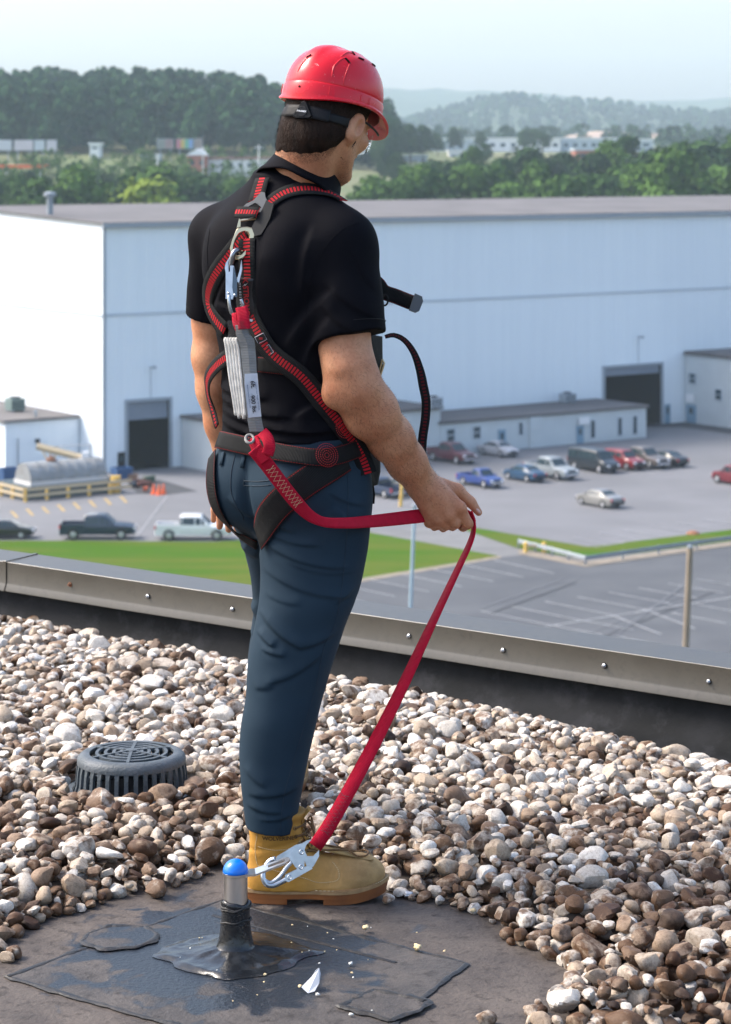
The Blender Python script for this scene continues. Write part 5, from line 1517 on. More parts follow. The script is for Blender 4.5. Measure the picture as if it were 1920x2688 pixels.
def surface_nets(D, org, h):
    s = D < 0
    c = [s[i:s.shape[0] - 1 + i, j:s.shape[1] - 1 + j, k:s.shape[2] - 1 + k] for i in (0, 1) for j in (0, 1) for k in (0, 1)]
    any_ = c[0].copy(); all_ = c[0].copy()
    for q in c[1:]: any_ |= q; all_ &= q
    act = any_ & ~all_
    I = np.argwhere(act)
    idx = np.full(act.shape, -1, np.int32); idx[act] = np.arange(len(I))
    cor = [(i, j, k) for i in (0, 1) for j in (0, 1) for k in (0, 1)]
    val = np.stack([D[I[:, 0] + a, I[:, 1] + b, I[:, 2] + c_] for a, b, c_ in cor], 1)
    acc = np.zeros((len(I), 3)); cnt = np.zeros(len(I))
    for e in range(8):
        for f in range(e + 1, 8):
            ca, cb = np.array(cor[e]), np.array(cor[f])
            if np.abs(ca - cb).sum() != 1: continue
            va, vb = val[:, e], val[:, f]; m = (va < 0) != (vb < 0)
            t = np.where(m, va / np.where(m, va - vb, 1), 0)
            acc += m[:, None] * (ca + t[:, None] * (cb - ca)); cnt += m
    V = (I + acc / cnt[:, None]) * h + org
    F = []
    for ax in range(3):
        sl0 = [slice(None)] * 3; sl1 = [slice(None)] * 3
        sl0[ax] = slice(0, -1); sl1[ax] = slice(1, None)
        a, b = s[tuple(sl0)], s[tuple(sl1)]
        E = np.argwhere(a != b); u, v = (ax + 1) % 3, (ax + 2) % 3
        ok = (E[:, u] > 0) & (E[:, v] > 0) & (E[:, u] < act.shape[u]) & (E[:, v] < act.shape[v]); E = E[ok]
        def cell(du, dv):
            q = E.copy(); q[:, u] += du; q[:, v] += dv
            return idx[q[:, 0], q[:, 1], q[:, 2]]
        Q = np.stack([cell(-1, -1), cell(0, -1), cell(0, 0), cell(-1, 0)], 1)
        flip = ~a[E[:, 0], E[:, 1], E[:, 2]]
        Q[flip] = Q[flip][:, ::-1]
        F.append(Q)
    return V.astype(np.float32), np.concatenate(F)
def sculpt(fn, lo, hi, h, B=8, margin=1.6):
    lo = np.asarray(lo, np.float32); n = [int(math.ceil((b - a) / h / B)) for a, b in zip(lo, hi)]
    cen = np.stack(np.meshgrid(*[np.arange(k) for k in n], indexing='ij'), -1).reshape(-1, 3)
    d = fn((lo + (cen + .5) * B * h).astype(np.float32))
    D = np.repeat(np.repeat(np.repeat(np.where(d < 0, -1., 1.).astype(np.float32).reshape(n), B, 0), B, 1), B, 2)
    actb = cen[np.abs(d) < B * h * .87 * margin]
    off = np.stack(np.meshgrid(*[np.arange(B)] * 3, indexing='ij'), -1).reshape(-1, 3)
    for i in range(0, len(actb), 500):
        q = (actb[i:i + 500, None, :] * B + off[None]).reshape(-1, 3)
        D[q[:, 0], q[:, 1], q[:, 2]] = fn((lo + q * h).astype(np.float32))
    return surface_nets(D, lo, h)
def smooth_mesh(V, F, it=2, lam=.5):
    e = np.concatenate([F[:, [0, 1]], F[:, [1, 2]], F[:, [2, 3]], F[:, [3, 0]]]); e = np.concatenate([e, e[:, ::-1]])
    cnt = np.bincount(e[:, 0], minlength=len(V))[:, None]
    for k in range(it):
        for l_ in (lam, -lam * 1.03):
            s = np.stack([np.bincount(e[:, 0], weights=V[e[:, 1], c], minlength=len(V)) for c in range(3)], 1)
            V = V + l_ * (s / np.maximum(cnt, 1) - V)
    return V
def main_island(V, F):
    lab = np.arange(len(V))
    while True:
        m = lab[F].min(1); new = lab.copy()
        for k in range(4): np.minimum.at(new, F[:, k], m)
        new = new[new]
        if (new == lab).all(): break
        lab = new
    big = np.bincount(lab).argmax(); keep = lab == big; F = F[keep[F[:, 0]]]
    idx = np.cumsum(keep) - 1
    return V[keep], idx[F]
def sdf_obj(name, fn, lo, hi, h, mats, parent, it=1):
    V, F = sculpt(fn, lo, hi, h)
    if name == 'hair': V, F = main_island(V, F)
    V = smooth_mesh(V, F, it)
    me = np_mesh(name, V, F); me.shade_smooth()
    for m in (mats if isinstance(mats, (list, tuple)) else [mats]): me.materials.append(m)
    o = bpy.data.objects.new(name, me); COL.objects.link(o)
    if parent is not None: put_world(o, parent)
    return o, V, F
def folds(P, lines):
    """cloth folds: ridge with a hollow below it, along short lines in the cloth (x, z), amplitude, width"""
    d = np.zeros(len(P))
    for (x1, z1, x2, z2, amp, wd) in lines:
        dx, dz = x2 - x1, z2 - z1; L = math.hypot(dx, dz)
        t = ((P[:, 0] - x1) * dx + (P[:, 2] - z1) * dz) / (L * L)
        sag = .12 * L * (1 - (2 * np.clip(t, 0, 1) - 1) ** 2)
        s = ((P[:, 0] - x1) * -dz + (P[:, 2] - z1) * dx) / L + sag * .5
        win = np.clip(t * 4 + .4, 0, 1) * np.clip((1 - t) * 4 + .4, 0, 1)
        q = s / wd
        d += win * amp * np.where(q > 0, np.exp(-(q / 2.1) ** 2), np.exp(-(q / .55) ** 2) * 1.35 - .35 * np.exp(-((q + .8) / 1.2) ** 2))
    return d
def fold_px(pts, Y):
    out = []
    for x1, y1, x2, y2, amp, wd in pts:
        a, b = at(x1, y1, Y), at(x2, y2, Y); out.append((a.x, a.z, b.x, b.z, amp, wd))
    return out

# ---------------------------------------------------------------- figure materials
def skin_material():
    m, n, l, p = nodes_of('skin')
    tc = n.new('ShaderNodeTexCoord')
    n1 = n.new('ShaderNodeTexNoise'); n1.inputs['Scale'].default_value = 14; n1.inputs['Detail'].default_value = 4
    n2 = n.new('ShaderNodeTexNoise'); n2.inputs['Scale'].default_value = 160; n2.inputs['Detail'].default_value = 5
    l.new(tc.outputs['Object'], n1.inputs['Vector']); l.new(tc.outputs['Object'], n2.inputs['Vector'])
    rp = n.new('ShaderNodeValToRGB'); rp.color_ramp.elements[0].position = .35; rp.color_ramp.elements[0].color = (.48, .195, .098, 1); rp.color_ramp.elements[1].position = .65; rp.color_ramp.elements[1].color = (.61, .30, .165, 1)
    l.new(n1.outputs['Fac'], rp.inputs['Fac'])
    r2 = n.new('ShaderNodeValToRGB'); r2.color_ramp.elements[0].position = .38; r2.color_ramp.elements[0].color = (.66, .58, .52, 1); r2.color_ramp.elements[1].position = .58
    l.new(n2.outputs['Fac'], r2.inputs['Fac'])
    mx = n.new('ShaderNodeMix'); mx.data_type = 'RGBA'; mx.blend_type = 'MULTIPLY'; mx.inputs[0].default_value = .3
    l.new(rp.outputs[0], mx.inputs[6]); l.new(r2.outputs[0], mx.inputs[7]); l.new(mx.outputs[2], p.inputs['Base Color'])
    p.inputs['Roughness'].default_value = .5; p.inputs['Specular IOR Level'].default_value = .35
    p.inputs['Subsurface Weight'].default_value = .12; p.inputs['Subsurface Radius'].default_value = (.012, .004, .002); p.inputs['Subsurface Scale'].default_value = .6
    bp = n.new('ShaderNodeBump'); bp.inputs['Strength'].default_value = .25; bp.inputs['Distance'].default_value = .002
    l.new(n2.outputs['Fac'], bp.inputs['Height']); l.new(bp.outputs[0], p.inputs['Normal'])
    return m
M_skin = skin_material()
def cloth(name, c, c2, rough, scale=900, bump=.15, sheen=.0, spec=.25, crease=.0):
    m = mat(name, c, rough, col2=c2, scale=7, bump=bump, bscale=scale, spec=spec, sheen=sheen)
    return m
M_shirt = cloth('black_polo_knit', (.0042, .0042, .0066), (.0034, .0034, .0054), .75, 700, .12, 0, .07)
M_trouser = cloth('slate_blue_twill', (.018, .036, .055), (.015, .031, .048), .78, 1100, .1, 0, .15)
M_hair = mat('dark_brown_hair', (.026, .013, .008), .6, col2=(.012, .006, .004), scale=60, stretch=(1, 1, .2), bump=.5, bscale=400, spec=.15)
def nubuck():
    m, n, l, p = nodes_of('tan_nubuck')
    tc = n.new('ShaderNodeTexCoord')
    n1 = n.new('ShaderNodeTexNoise'); n1.inputs['Scale'].default_value = 16; n1.inputs['Detail'].default_value = 7; n1.inputs['Roughness'].default_value = .65
    n2 = n.new('ShaderNodeTexNoise'); n2.inputs['Scale'].default_value = 90; n2.inputs['Detail'].default_value = 6
    l.new(tc.outputs['Object'], n1.inputs['Vector']); l.new(tc.outputs['Object'], n2.inputs['Vector'])
    sx = n.new('ShaderNodeSeparateXYZ'); l.new(tc.outputs['Object'], sx.inputs[0])
    mr = n.new('ShaderNodeMapRange'); mr.inputs['From Min'].default_value = .10; mr.inputs['From Max'].default_value = .24; l.new(sx.outputs[0], mr.inputs[0])
    m0 = n.new('ShaderNodeMix'); m0.data_type = 'RGBA'; m0.inputs[6].default_value = (.47, .235, .042, 1); m0.inputs[7].default_value = (.47, .30, .13, 1); l.new(mr.outputs[0], m0.inputs[0])
    r1 = n.new('ShaderNodeValToRGB'); r1.color_ramp.elements[0].position = .36; r1.color_ramp.elements[0].color = (.42, .38, .36, 1); r1.color_ramp.elements[1].position = .56
    l.new(n1.outputs['Fac'], r1.inputs['Fac'])
    m1 = n.new('ShaderNodeMix'); m1.data_type = 'RGBA'; m1.blend_type = 'MULTIPLY'; l.new(m0.outputs[2], m1.inputs[6]); l.new(r1.outputs[0], m1.inputs[7])
    md = n.new('ShaderNodeMath'); md.operation = 'MULTIPLY_ADD'; md.inputs[1].default_value = .4; md.inputs[2].default_value = .2; l.new(mr.outputs[0], md.inputs[0]); l.new(md.outputs[0], m1.inputs[0])
    l.new(m1.outputs[2], p.inputs['Base Color']); p.inputs['Roughness'].default_value = .72; p.inputs['Specular IOR Level'].default_value = .25
    bp = n.new('ShaderNodeBump'); bp.inputs['Strength'].default_value = .3; bp.inputs['Distance'].default_value = .003; l.new(n2.outputs['Fac'], bp.inputs['Height']); l.new(bp.outputs[0], p.inputs['Normal'])
    return m
M_boot = nubuck()
M_gum = mat('amber_gum_sole', (.30, .105, .03), .5, col2=(.20, .07, .025), scale=18)
M_welt = mat('tan_welt', (.36, .22, .10), .7, var=.3, scale=60)
M_thread = mat('cream_thread', (.62, .50, .30), .8)
M_lace = mat('brown_lace', (.20, .10, .03), .8, col2=(.07, .04, .02), scale=500)

# ---------------------------------------------------------------- the figure
PSN = thing('person', 'man in black polo and slate trousers seen from behind, holding a red lanyard', 'person', (-.12, 5.45, 0))
ANG = R(40)
FW = Vector((math.sin(ANG), math.cos(ANG), 0)); RT = Vector((math.cos(ANG), -math.sin(ANG), 0))
TA = -ANG                                  # ellipse u axis along RT
YT = 5.45
def zrow(py, Y=YT): return CH - (py - HOR) * Y / FPX
def trow(py, cx, a, b, Y=YT): return (zrow(py, Y), (cx - 960) * Y / FPX, Y, a, b, TA)
TORSO = [trow(470, 752, .060, .055), trow(500, 745, .085, .072), trow(540, 739, .135, .098), trow(590, 735, .170, .118), trow(650, 735, .184, .131), trow(720, 743, .187, .140, 5.453), trow(800, 754, .184, .145, 5.458),
         trow(900, 770, .178, .152, 5.468), trow(1000, 777, .173, .152, 5.470), trow(1080, 779, .173, .152, 5.468), trow(1150, 778, .176, .152, 5.464), trow(1230, 776, .178, .150, 5.460)]
sRp, sLp = A3(893, 646, 5.355), A3(583, 622, 5.58)
neck0 = A3(748, 500, 5.47)
rhem, lhem = A3(921, 884, 5.315), A3(562, 832, 5.62)
SH_F = fold_px([(690, 880, 560, 800, .004, .012), (880, 760, 760, 900, .005, .016), (870, 830, 800, 960, .005, .014), (585, 1085, 900, 1120, .006, .012), (570, 1050, 760, 1085, .005, .011), (580, 1115, 860, 1150, .006, .011), (560, 1020, 700, 1040, .004, .010),
                (700, 640, 690, 900, .003, .016), (830, 600, 800, 760, .004, .02), (640, 660, 560, 840, .0035, .015), (900, 1040, 780, 1090, .005, .013)], 5.36)
SL_F = fold_px([(860, 740, 990, 830, .004, .014), (850, 800, 940, 870, .004, .012), (930, 650, 990, 760, .003, .014)], 5.28)
def shirt_raw(P):
    d = loft_sdf(P, TORSO, 2.15)
    d = smin(d, rcone(P, neck0, sRp, .058, .076), .05)
    d = smin(d, rcone(P, neck0, sLp, .058, .072), .05)
    # shoulder blades and the hollow of the spine
    bl = A3(585, 690, 5.40); br = A3(770, 700, 5.27)
    c0 = np.array([TORSO[5][1], TORSO[5][2], TORSO[5][0]]); f = np.array(FW); r = np.array(RT)
    for sg in (-1, 1):
        c = c0 - f * .072 + r * sg * .085 + np.array([0, 0, .03])
        d = smin(d, ell(P, c, (.062, .062, .10)), .045)
    sp = P - c0; u = sp @ r; v = sp @ f
    zz_ = P[:, 2]
    d = d + .006 * np.exp(-(u / .03) ** 2) * (v < 0) * np.clip((zz_ - .95) / .1, 0, 1) * np.clip((1.50 - zz_) / .08, 0, 1)
    # sleeves
    def sleeve(a, b, ra, rb):
        q = rcone(P, a, b, ra, rb); ax = (b - a) / np.linalg.norm(b - a)
        return q, (P - b) @ ax
    q, pl = sleeve(sRp, rhem, .079, .080)
    q = q - folds(P, SL_F)
    q = np.maximum(q, pl + .002 * np.sin(P[:, 0] * 60)); d = smin(d, q, .028)
    q, pl = sleeve(sLp, lhem, .073, .066); q = np.maximum(q, pl); d = smin(d, q, .028)
    d = d - 1.5 * folds(P, SH_F) * np.clip((5.50 - P[:, 1]) / .06, 0, 1)
    return d - .0016 * noise3(P * np.array([16, 16, 22]), 31) - .0022 * noise3(P * np.array([6, 6, 9]), 32)
def shirt_fn(P): return shirt_raw(P)
shirt, SV, SF = sdf_obj('polo_shirt', shirt_fn, (-.50, 5.12, .78), (.12, 5.78, 1.66), .0042, M_shirt, PSN, 1)

# trousers
def lrow(py, l, r, Y, b): return (zrow(py, Y), ((l + r) / 2 - 960) * Y / FPX, Y, (r - l) / 2 * Y / FPX, b, 0.0)
HIPS = [trow(1138, 767, .172, .136), trow(1200, 767, .178, .146), trow(1260, 768, .180, .152), trow(1310, 771, .172, .146), trow(1360, 778, .148, .125), trow(1410, 788, .11, .09)]
RLEG = [lrow(1230, 760, 968, 5.40, .08), lrow(1300, 690, 978, 5.40, .11), lrow(1380, 674, 972, 5.39, .117), lrow(1450, 681, 965, 5.385, .115), lrow(1520, 684, 951, 5.38, .110), lrow(1580, 679, 932, 5.37, .104), lrow(1640, 669, 908, 5.365, .098), lrow(1700, 657, 888, 5.36, .093), lrow(1760, 650, 868, 5.355, .089),
        lrow(1820, 646, 850, 5.35, .085), lrow(1900, 633, 830, 5.34, .081), lrow(1980, 628, 812, 5.335, .076), lrow(2040, 631, 800, 5.33, .073), lrow(2100, 638, 788, 5.33, .070), lrow(2150, 644, 780, 5.33, .067), lrow(2186, 650, 774, 5.33, .065)]
LLEG = [lrow(1280, 600, 790, 5.50, .09), lrow(1340, 600, 795, 5.53, .10), lrow(1400, 624, 806, 5.56, .10), lrow(1480, 651, 820, 5.62, .096), lrow(1560, 662, 816, 5.68, .09), lrow(1640, 660, 812, 5.74, .085), lrow(1720, 652, 800, 5.80, .08), lrow(1800, 655, 795, 5.85, .076), lrow(1900, 668, 790, 5.92, .072), lrow(1990, 682, 788, 5.97, .066)]
TR_F = fold_px([(705, 1398, 840, 1425, .0035, .007), (690, 1424, 915, 1486, .0035, .009), (760, 1472, 930, 1500, .002, .007), (700, 1500, 930, 1566, .003, .009), (700, 1560, 790, 1578, .002, .007), (690, 1612, 790, 1690, .006, .009), (780, 1692, 880, 1660, .004, .008), (680, 1660, 720, 1690, .006, .007), (690, 1700, 750, 1712, .004, .006), (705, 1785, 840, 1715, .004, .009), (670, 1800, 720, 1790, .003, .009),
                (692, 1345, 770, 1390, .004, .007), (870, 1290, 960, 1330, .003, .008), (925, 1395, 880, 1330, .004, .008), (645, 2010, 700, 2050, .003, .009), (660, 2075, 775, 2062, .004, .008), (655, 2105, 740, 2120, .004, .007), (690, 2140, 775, 2128, .0035, .006), (600, 1320, 668, 1370, .004, .008), (740, 1250, 850, 1285, .002, .007), (880, 1580, 930, 1545, .003, .007)], 5.30)
TL_F = fold_px([(640, 1420, 680, 1440, .006, .012), (655, 1600, 700, 1640, .007, .014), (655, 1680, 700, 1700, .006, .013)], 5.62)
def trouser_fn(P):
    d = loft_sdf(P, HIPS, 2.1)
    c0 = np.array([HIPS[2][1], HIPS[2][2], zrow(1272)]); f = np.array(FW); r = np.array(RT)
    for sg, rad in ((-1, .090), (1, .100)):
        d = smin(d, ell(P, c0 - f * .070 + r * sg * .078, (rad * .95, rad * .95, rad * 1.08)), .035)
    lr = loft_sdf(P, RLEG, 2.2); ll = loft_sdf(P, LLEG, 2.1)
    u = (P - c0) @ r; v = (P - c0) @ f
    d = smin(d, ll, .03); d = smin(d, lr, .02)
    d = d + .012 * np.exp(-((u + .004) / .014) ** 2) * (v < 0) * np.clip((zrow(1190) - P[:, 2]) / .08, 0, 1) * np.clip((P[:, 2] - zrow(1440)) / .03, 0, 1)
    near = np.clip((5.47 - P[:, 1]) / .04, 0, 1)
    d = d - folds(P, TR_F) * near - folds(P, TL_F) * (1 - near)
    d = d - .0014 * noise3(P * np.array([6, 6, 10]), 41) - .0007 * noise3(P * np.array([14, 14, 30]), 42) * np.clip((zrow(1700) - P[:, 2]) * 4 + .6, .4, 1)
    cuff = P[:, 2] - (zrow(2172, 5.33) - .10 * (P[:, 0] - at(700, 0, 5.33).x)) 
    return np.maximum(d, np.where(P[:, 1] < 5.55, -cuff, -1))
trous, TV, TF = sdf_obj('trousers', trouser_fn, (-.42, 5.15, .08), (.12, 6.10, 1.02), .0034, M_trouser, PSN, 1)

# body: head, neck, arms, hands and the form under the clothes, one surface
HD_C = np.array(at(864, 316, 5.46), np.float32)
HYAW, HPIT, HROL = R(-35), R(-25), R(3)
HM = (Matrix.Rotation(HYAW, 3, 'Z') @ Matrix.Rotation(HPIT, 3, 'X') @ Matrix.Rotation(HROL, 3, 'Y'))
HMn = np.array(HM, np.float32)
def hl(v): return Vector(HD_C) + HM @ Vector(v)
wrR = A3(1106, 1266, 5.465)
RARM = [A3(897, 660, 5.36), A3(899, 840, 5.325), A3(903, 900, 5.315), A3(917, 965, 5.30), A3(936, 1020, 5.30), A3(977, 1084, 5.335), A3(1026, 1150, 5.38), A3(1068, 1212, 5.425), wrR]
RARM_R = [.058, .0575, .0555, .0555, .0555, .0545, .0495, .0425, .037]
LARM = [A3(585, 640, 5.58), A3(566, 840, 5.62), A3(563, 935, 5.625), A3(572, 1020, 5.63), A3(586, 1110, 5.645), A3(600, 1210, 5.66)]
LARM_R = [.058, .052, .050, .048, .041, .030]
def hand_right(P):
    # four metacarpals, each finger three bones curled round the webbing, thumb along the top
    kn = [A3(1207, 1334, 5.455), A3(1179, 1352, 5.450), A3(1152, 1364, 5.456), A3(1129, 1370, 5.468)]
    pip = [A3(1229, 1375, 5.462), A3(1197, 1372, 5.455), A3(1172, 1379, 5.462), A3(1148, 1379, 5.474)]
    dip = [A3(1216, 1383, 5.486), A3(1188, 1381, 5.484), A3(1164, 1385, 5.488), A3(1141, 1383, 5.496)]
    tip = [A3(1195, 1366, 5.498), A3(1172, 1366, 5.497), A3(1150, 1370, 5.500), A3(1132, 1368, 5.504)]
    rk = [.0140, .0140, .0130, .0118]
    d = rcone(P, wrR, A3(1165, 1315, 5.470), .034, .026)
    for i in range(4):
        s = wrR * .72 + kn[i] * .28
        d = smin(d, rcone(P, s, kn[i], .021, rk[i] + .0005), .022)
    d = smin(d, rcone(P, A3(1150, 1330, 5.478), A3(1185, 1335, 5.476), .022, .020), .02)
    f = None
    for i in range(4):
        r0 = rk[i]
        q = rcone(P, kn[i], pip[i], r0 * .96, r0 * .86)
        q = smin(q, rcone(P, pip[i], dip[i], r0 * .86, r0 * .76), .004)
        q = smin(q, rcone(P, dip[i], tip[i], r0 * .76, r0 * .66), .004)
        f = q if f is None else smin(f, q, .0025)
    d = smin(d, f, .008)
    for k_ in kn: d = smin(d, np.linalg.norm(P - (k_ + np.array([0, -.004, .002])), axis=1) - .0095, .012)
    th = rcone(P, A3(1150, 1275, 5.485), A3(1200, 1288, 5.505), .021, .0165)
    th = smin(th, rcone(P, A3(1200, 1288, 5.505), A3(1236, 1318, 5.508), .0155, .0125), .008)
    th = smin(th, rcone(P, A3(1236, 1318, 5.508), A3(1257, 1345, 5.503), .0125, .0085), .005)
    return smin(d, th, .010)
wrL = LARM[-1]
def hand_left(P):
    kn = [A3(622, 1312, 5.640), A3(603, 1310, 5.650), A3(584, 1304, 5.662), A3(568, 1298, 5.675)]
    md = [A3(624, 1360, 5.642), A3(601, 1357, 5.652), A3(579, 1352, 5.664), A3(563, 1338, 5.676)]
    tp = [A3(622, 1398, 5.652), A3(601, 1390, 5.660), A3(577, 1382, 5.668), A3(561, 1366, 5.684)]
    rk = [.0098, .0112, .0108, .0090]
    d = rcone(P, wrL, A3(607, 1285, 5.660), .029, .027)
    for i in range(4): d = smin(d, rcone(P, wrL, kn[i], .020, rk[i] + .001), .02)
    f = None
    for i in range(4):
        q = smin(rcone(P, kn[i], md[i], rk[i], rk[i] * .92), rcone(P, md[i], tp[i], rk[i] * .92, rk[i] * .74), .004)
        f = q if f is None else smin(f, q, .0015)
    d = smin(d, f, .006)
    th = smin(rcone(P, A3(612, 1240, 5.640), A3(646, 1290, 5.625), .018, .014), rcone(P, A3(646, 1290, 5.625), A3(652, 1330, 5.628), .013, .010), .006)
    return smin(d, th, .010)
def head_fn(P):
    q = (P - HD_C) @ HMn                     # head frame: x right, y forward, z up
    d = ell(q, (0, -.012, .035), (.080, .102, .098))
    d = smin(d, ell(q, (0, -.040, -.018), (.065, .055, .060)), .03)
    d = smin(d, ell(q, (0, .030, -.030), (.066, .068, .085)), .03)          # face block
    for s in (-1, 1):
        d = smin(d, rcone(q, np.array([s * .058, -.004, -.045], np.float32), np.array([s * .030, .078, -.100], np.float32), .017, .016), .022)   # jaw
        d = smin(d, ell(q, (s * .045, .070, -.020), (.024, .020, .020)), .02)  # cheekbone
        d = smax(d, -ell(q, (s * .032, .102, .012), (.017, .012, .011)), .012) # eye socket
        d = smin(d, ell(q, (s * .031, .088, .012), (.0125, .0125, .0125)), .002)
        d = smin(d, rcone(q, np.array([s * .012, .096, .029], np.float32), np.array([s * .046, .086, .028], np.float32), .008, .007), .008)     # brow
    d = smin(d, ell(q, (0, .086, -.108), (.024, .020, .018)), .02)          # chin
    n = smin(rcone(q, np.array([0, .098, .014], np.float32), np.array([0, .120, -.030], np.float32), .007, .011), ell(q, (0, .104, -.034), (.019, .014, .010)), .008)
    d = smin(d, n, .008)
    lips = smin(ell(q, (0, .096, -.063), (.024, .010, .006)), ell(q, (0, .094, -.073), (.021, .011, .007)), .002)
    d = smin(d, lips, .006)
    Me = np.array(Matrix.Rotation(R(12), 3, 'X') @ Matrix.Rotation(0, 3, 'Z'), np.float32)
    for s in (-1, 1):                           # ears with a rolled rim and a hollow
        Mz = np.array(Matrix.Rotation(R(-22 * s), 3, 'Z') @ Matrix.Rotation(R(-10), 3, 'X'), np.float32)
        e = ell(q, (s * .087, -.010, -.018), (.011, .023, .036), Mz)
        e = smin(e, ell(q, (s * .080, -.002, -.047), (.008, .010, .012)), .008)
        e = smax(e, -ell(q, (s * .101, -.006, -.014), (.011, .012, .023), Mz), .005)
        d = smin(d, e, .007)
    nb = hl((0, -.035, -.06))
    d = smin(d, rcone(P, np.array(A3(775, 520, 5.47)), np.array(nb, np.float32), .072, .060), .03)
    for s in (-1, 1):
        d = smin(d, rcone(P, np.array(A3(775, 515, 5.47)) + np.array(RT) * s * .035, np.array(hl((s * .030, -.058, -.05)), np.float32), .040, .026), .03)
    return d
def body_fn(P):
    d = np.full(len(P), 1.0)
    d = chain(P, RARM, RARM_R, .02)
    d = smin(d, ell(P, A3(880, 1035, 5.285), (.028, .024, .028)), .03)       # elbow point
    d = smin(d, ell(P, A3(968, 1075, 5.325), (.053, .047, .056)), .03)         # forearm muscle
    d = smin(d, hand_right(P), .012)
    l = chain(P, LARM, LARM_R, .02); l = smin(l, hand_left(P), .012)
    d = np.minimum(d, l)
    d = np.minimum(d, head_fn(P))
    t = loft_sdf(P, TORSO, 2.15) + .028
    t = smin(t, rcone(P, neck0, sRp, .045, .062), .04); t = smin(t, rcone(P, neck0, sLp, .045, .058), .04)
    d = smin(d, t, .02)
    leg = loft_sdf(P, HIPS, 2.1) + .024
    leg = smin(leg, loft_sdf(P, RLEG, 2.2) + .018, .03); leg = smin(leg, loft_sdf(P, LLEG, 2.1) + .018, .03)
    leg = smin(leg, rcone(P, A3(712, 2120, 5.33), A3(712, 2240, 5.33), .038, .034), .02)
    leg = smin(leg, rcone(P, A3(736, 1960, 5.97), A3(736, 2060, 5.97), .036, .034), .02)
    return np.minimum(smin(d, leg, .02), 9)
body, BV_, BF_ = sdf_obj('body', body_fn, (-.46, 5.14, .10), (.32, 6.10, 1.80), .0036, M_skin, PSN, 1)

# nails on the thumb and the hanging fingers
M_nail = mat('nail', (.62, .40, .33), .3)
def blob(name, c, r, M, m, parent, k=None):
    V = CSV5 * np.array(r)
    if M is not None: V = V @ np.array(M).T
    me = np_mesh(name, V + np.array(c), CSF5); me.shade_smooth(); me.materials.append(m)
    o = bpy.data.objects.new(name, me); COL.objects.link(o); put_world(o, parent); return o
blob('nail', at(1256, 1342, 5.496), (.0040, .003, .0075), Matrix.Rotation(R(-38), 3, 'Y'), M_nail, PSN)
for px, py, Y in ((577, 1385, 5.662), (601, 1393, 5.653), (622, 1400, 5.645)):
    blob('nail', at(px - 4, py - 4, Y + .004), (.0035, .003, .005), None, M_nail, PSN)
for s in (-1, 1):
    blob('eye', hl((s * .031, .0915, .012)), (.0115, .0115, .0115), None, M_white, PSN)
    blob('iris', hl((s * .031, .1005, .011)), (.0045, .0035, .0045), None, mat('iris_brown%d' % s, (.05, .025, .012), .2), PSN)

# hair: scalp cap plus thousands of short strands
def in_head(P): return (P - HD_C) @ HMn
def hair_mask(q):
    """negative inside the hair-covered part of the scalp (head frame)"""
    line = np.interp(q[:, 1], [-.14, -.09, -.06, -.03, -.015, .01, .03, .06, .10], [-.128, -.128, -.120, -.090, -.055, -.008, -.002, .045, .06])
    side = np.interp(q[:, 1], [.008, .016, .03, .040], [-9, .004, .004, 9])          # sideburn in front of the ear
    return np.minimum(line, np.where((q[:, 1] > .008) & (q[:, 1] < .04), side, 9)) - q[:, 2]
def hair_fn(P):
    q = in_head(P)
    d = ell(q, (0, -.012, .035), (.080, .102, .098))
    d = smin(d, ell(q, (0, -.040, -.018), (.065, .055, .060)), .03)
    d = smin(d, ell(q, (0, .030, -.030), (.066, .068, .085)), .03)
    for s in (-1, 1):
        d = smin(d, rcone(q, np.array([s * .058, -.004, -.045], np.float32), np.array([s * .030, .078, -.100], np.float32), .017, .016), .022)
    nb = hl((0, -.035, -.06))
    d = smin(d, rcone(P, np.array(A3(775, 520, 5.47)), np.array(nb, np.float32), .072, .060), .03)
    for s in (-1, 1):
        d = smin(d, rcone(P, np.array(A3(775, 515, 5.47)) + np.array(RT) * s * .035, np.array(hl((s * .030, -.058, -.05)), np.float32), .040, .026), .03)
    mk = hair_mask(q)
    th = np.clip(-mk / .045, 0, 1) * .0075
    return smax(d - .0004 - th, mk + .006 * noise3(P * 90, 3) + .008, .008)
hair, HV, HF = sdf_obj('hair', hair_fn, tuple(HD_C - .17), tuple(HD_C + .17), .0036, M_hair, PSN, 1)
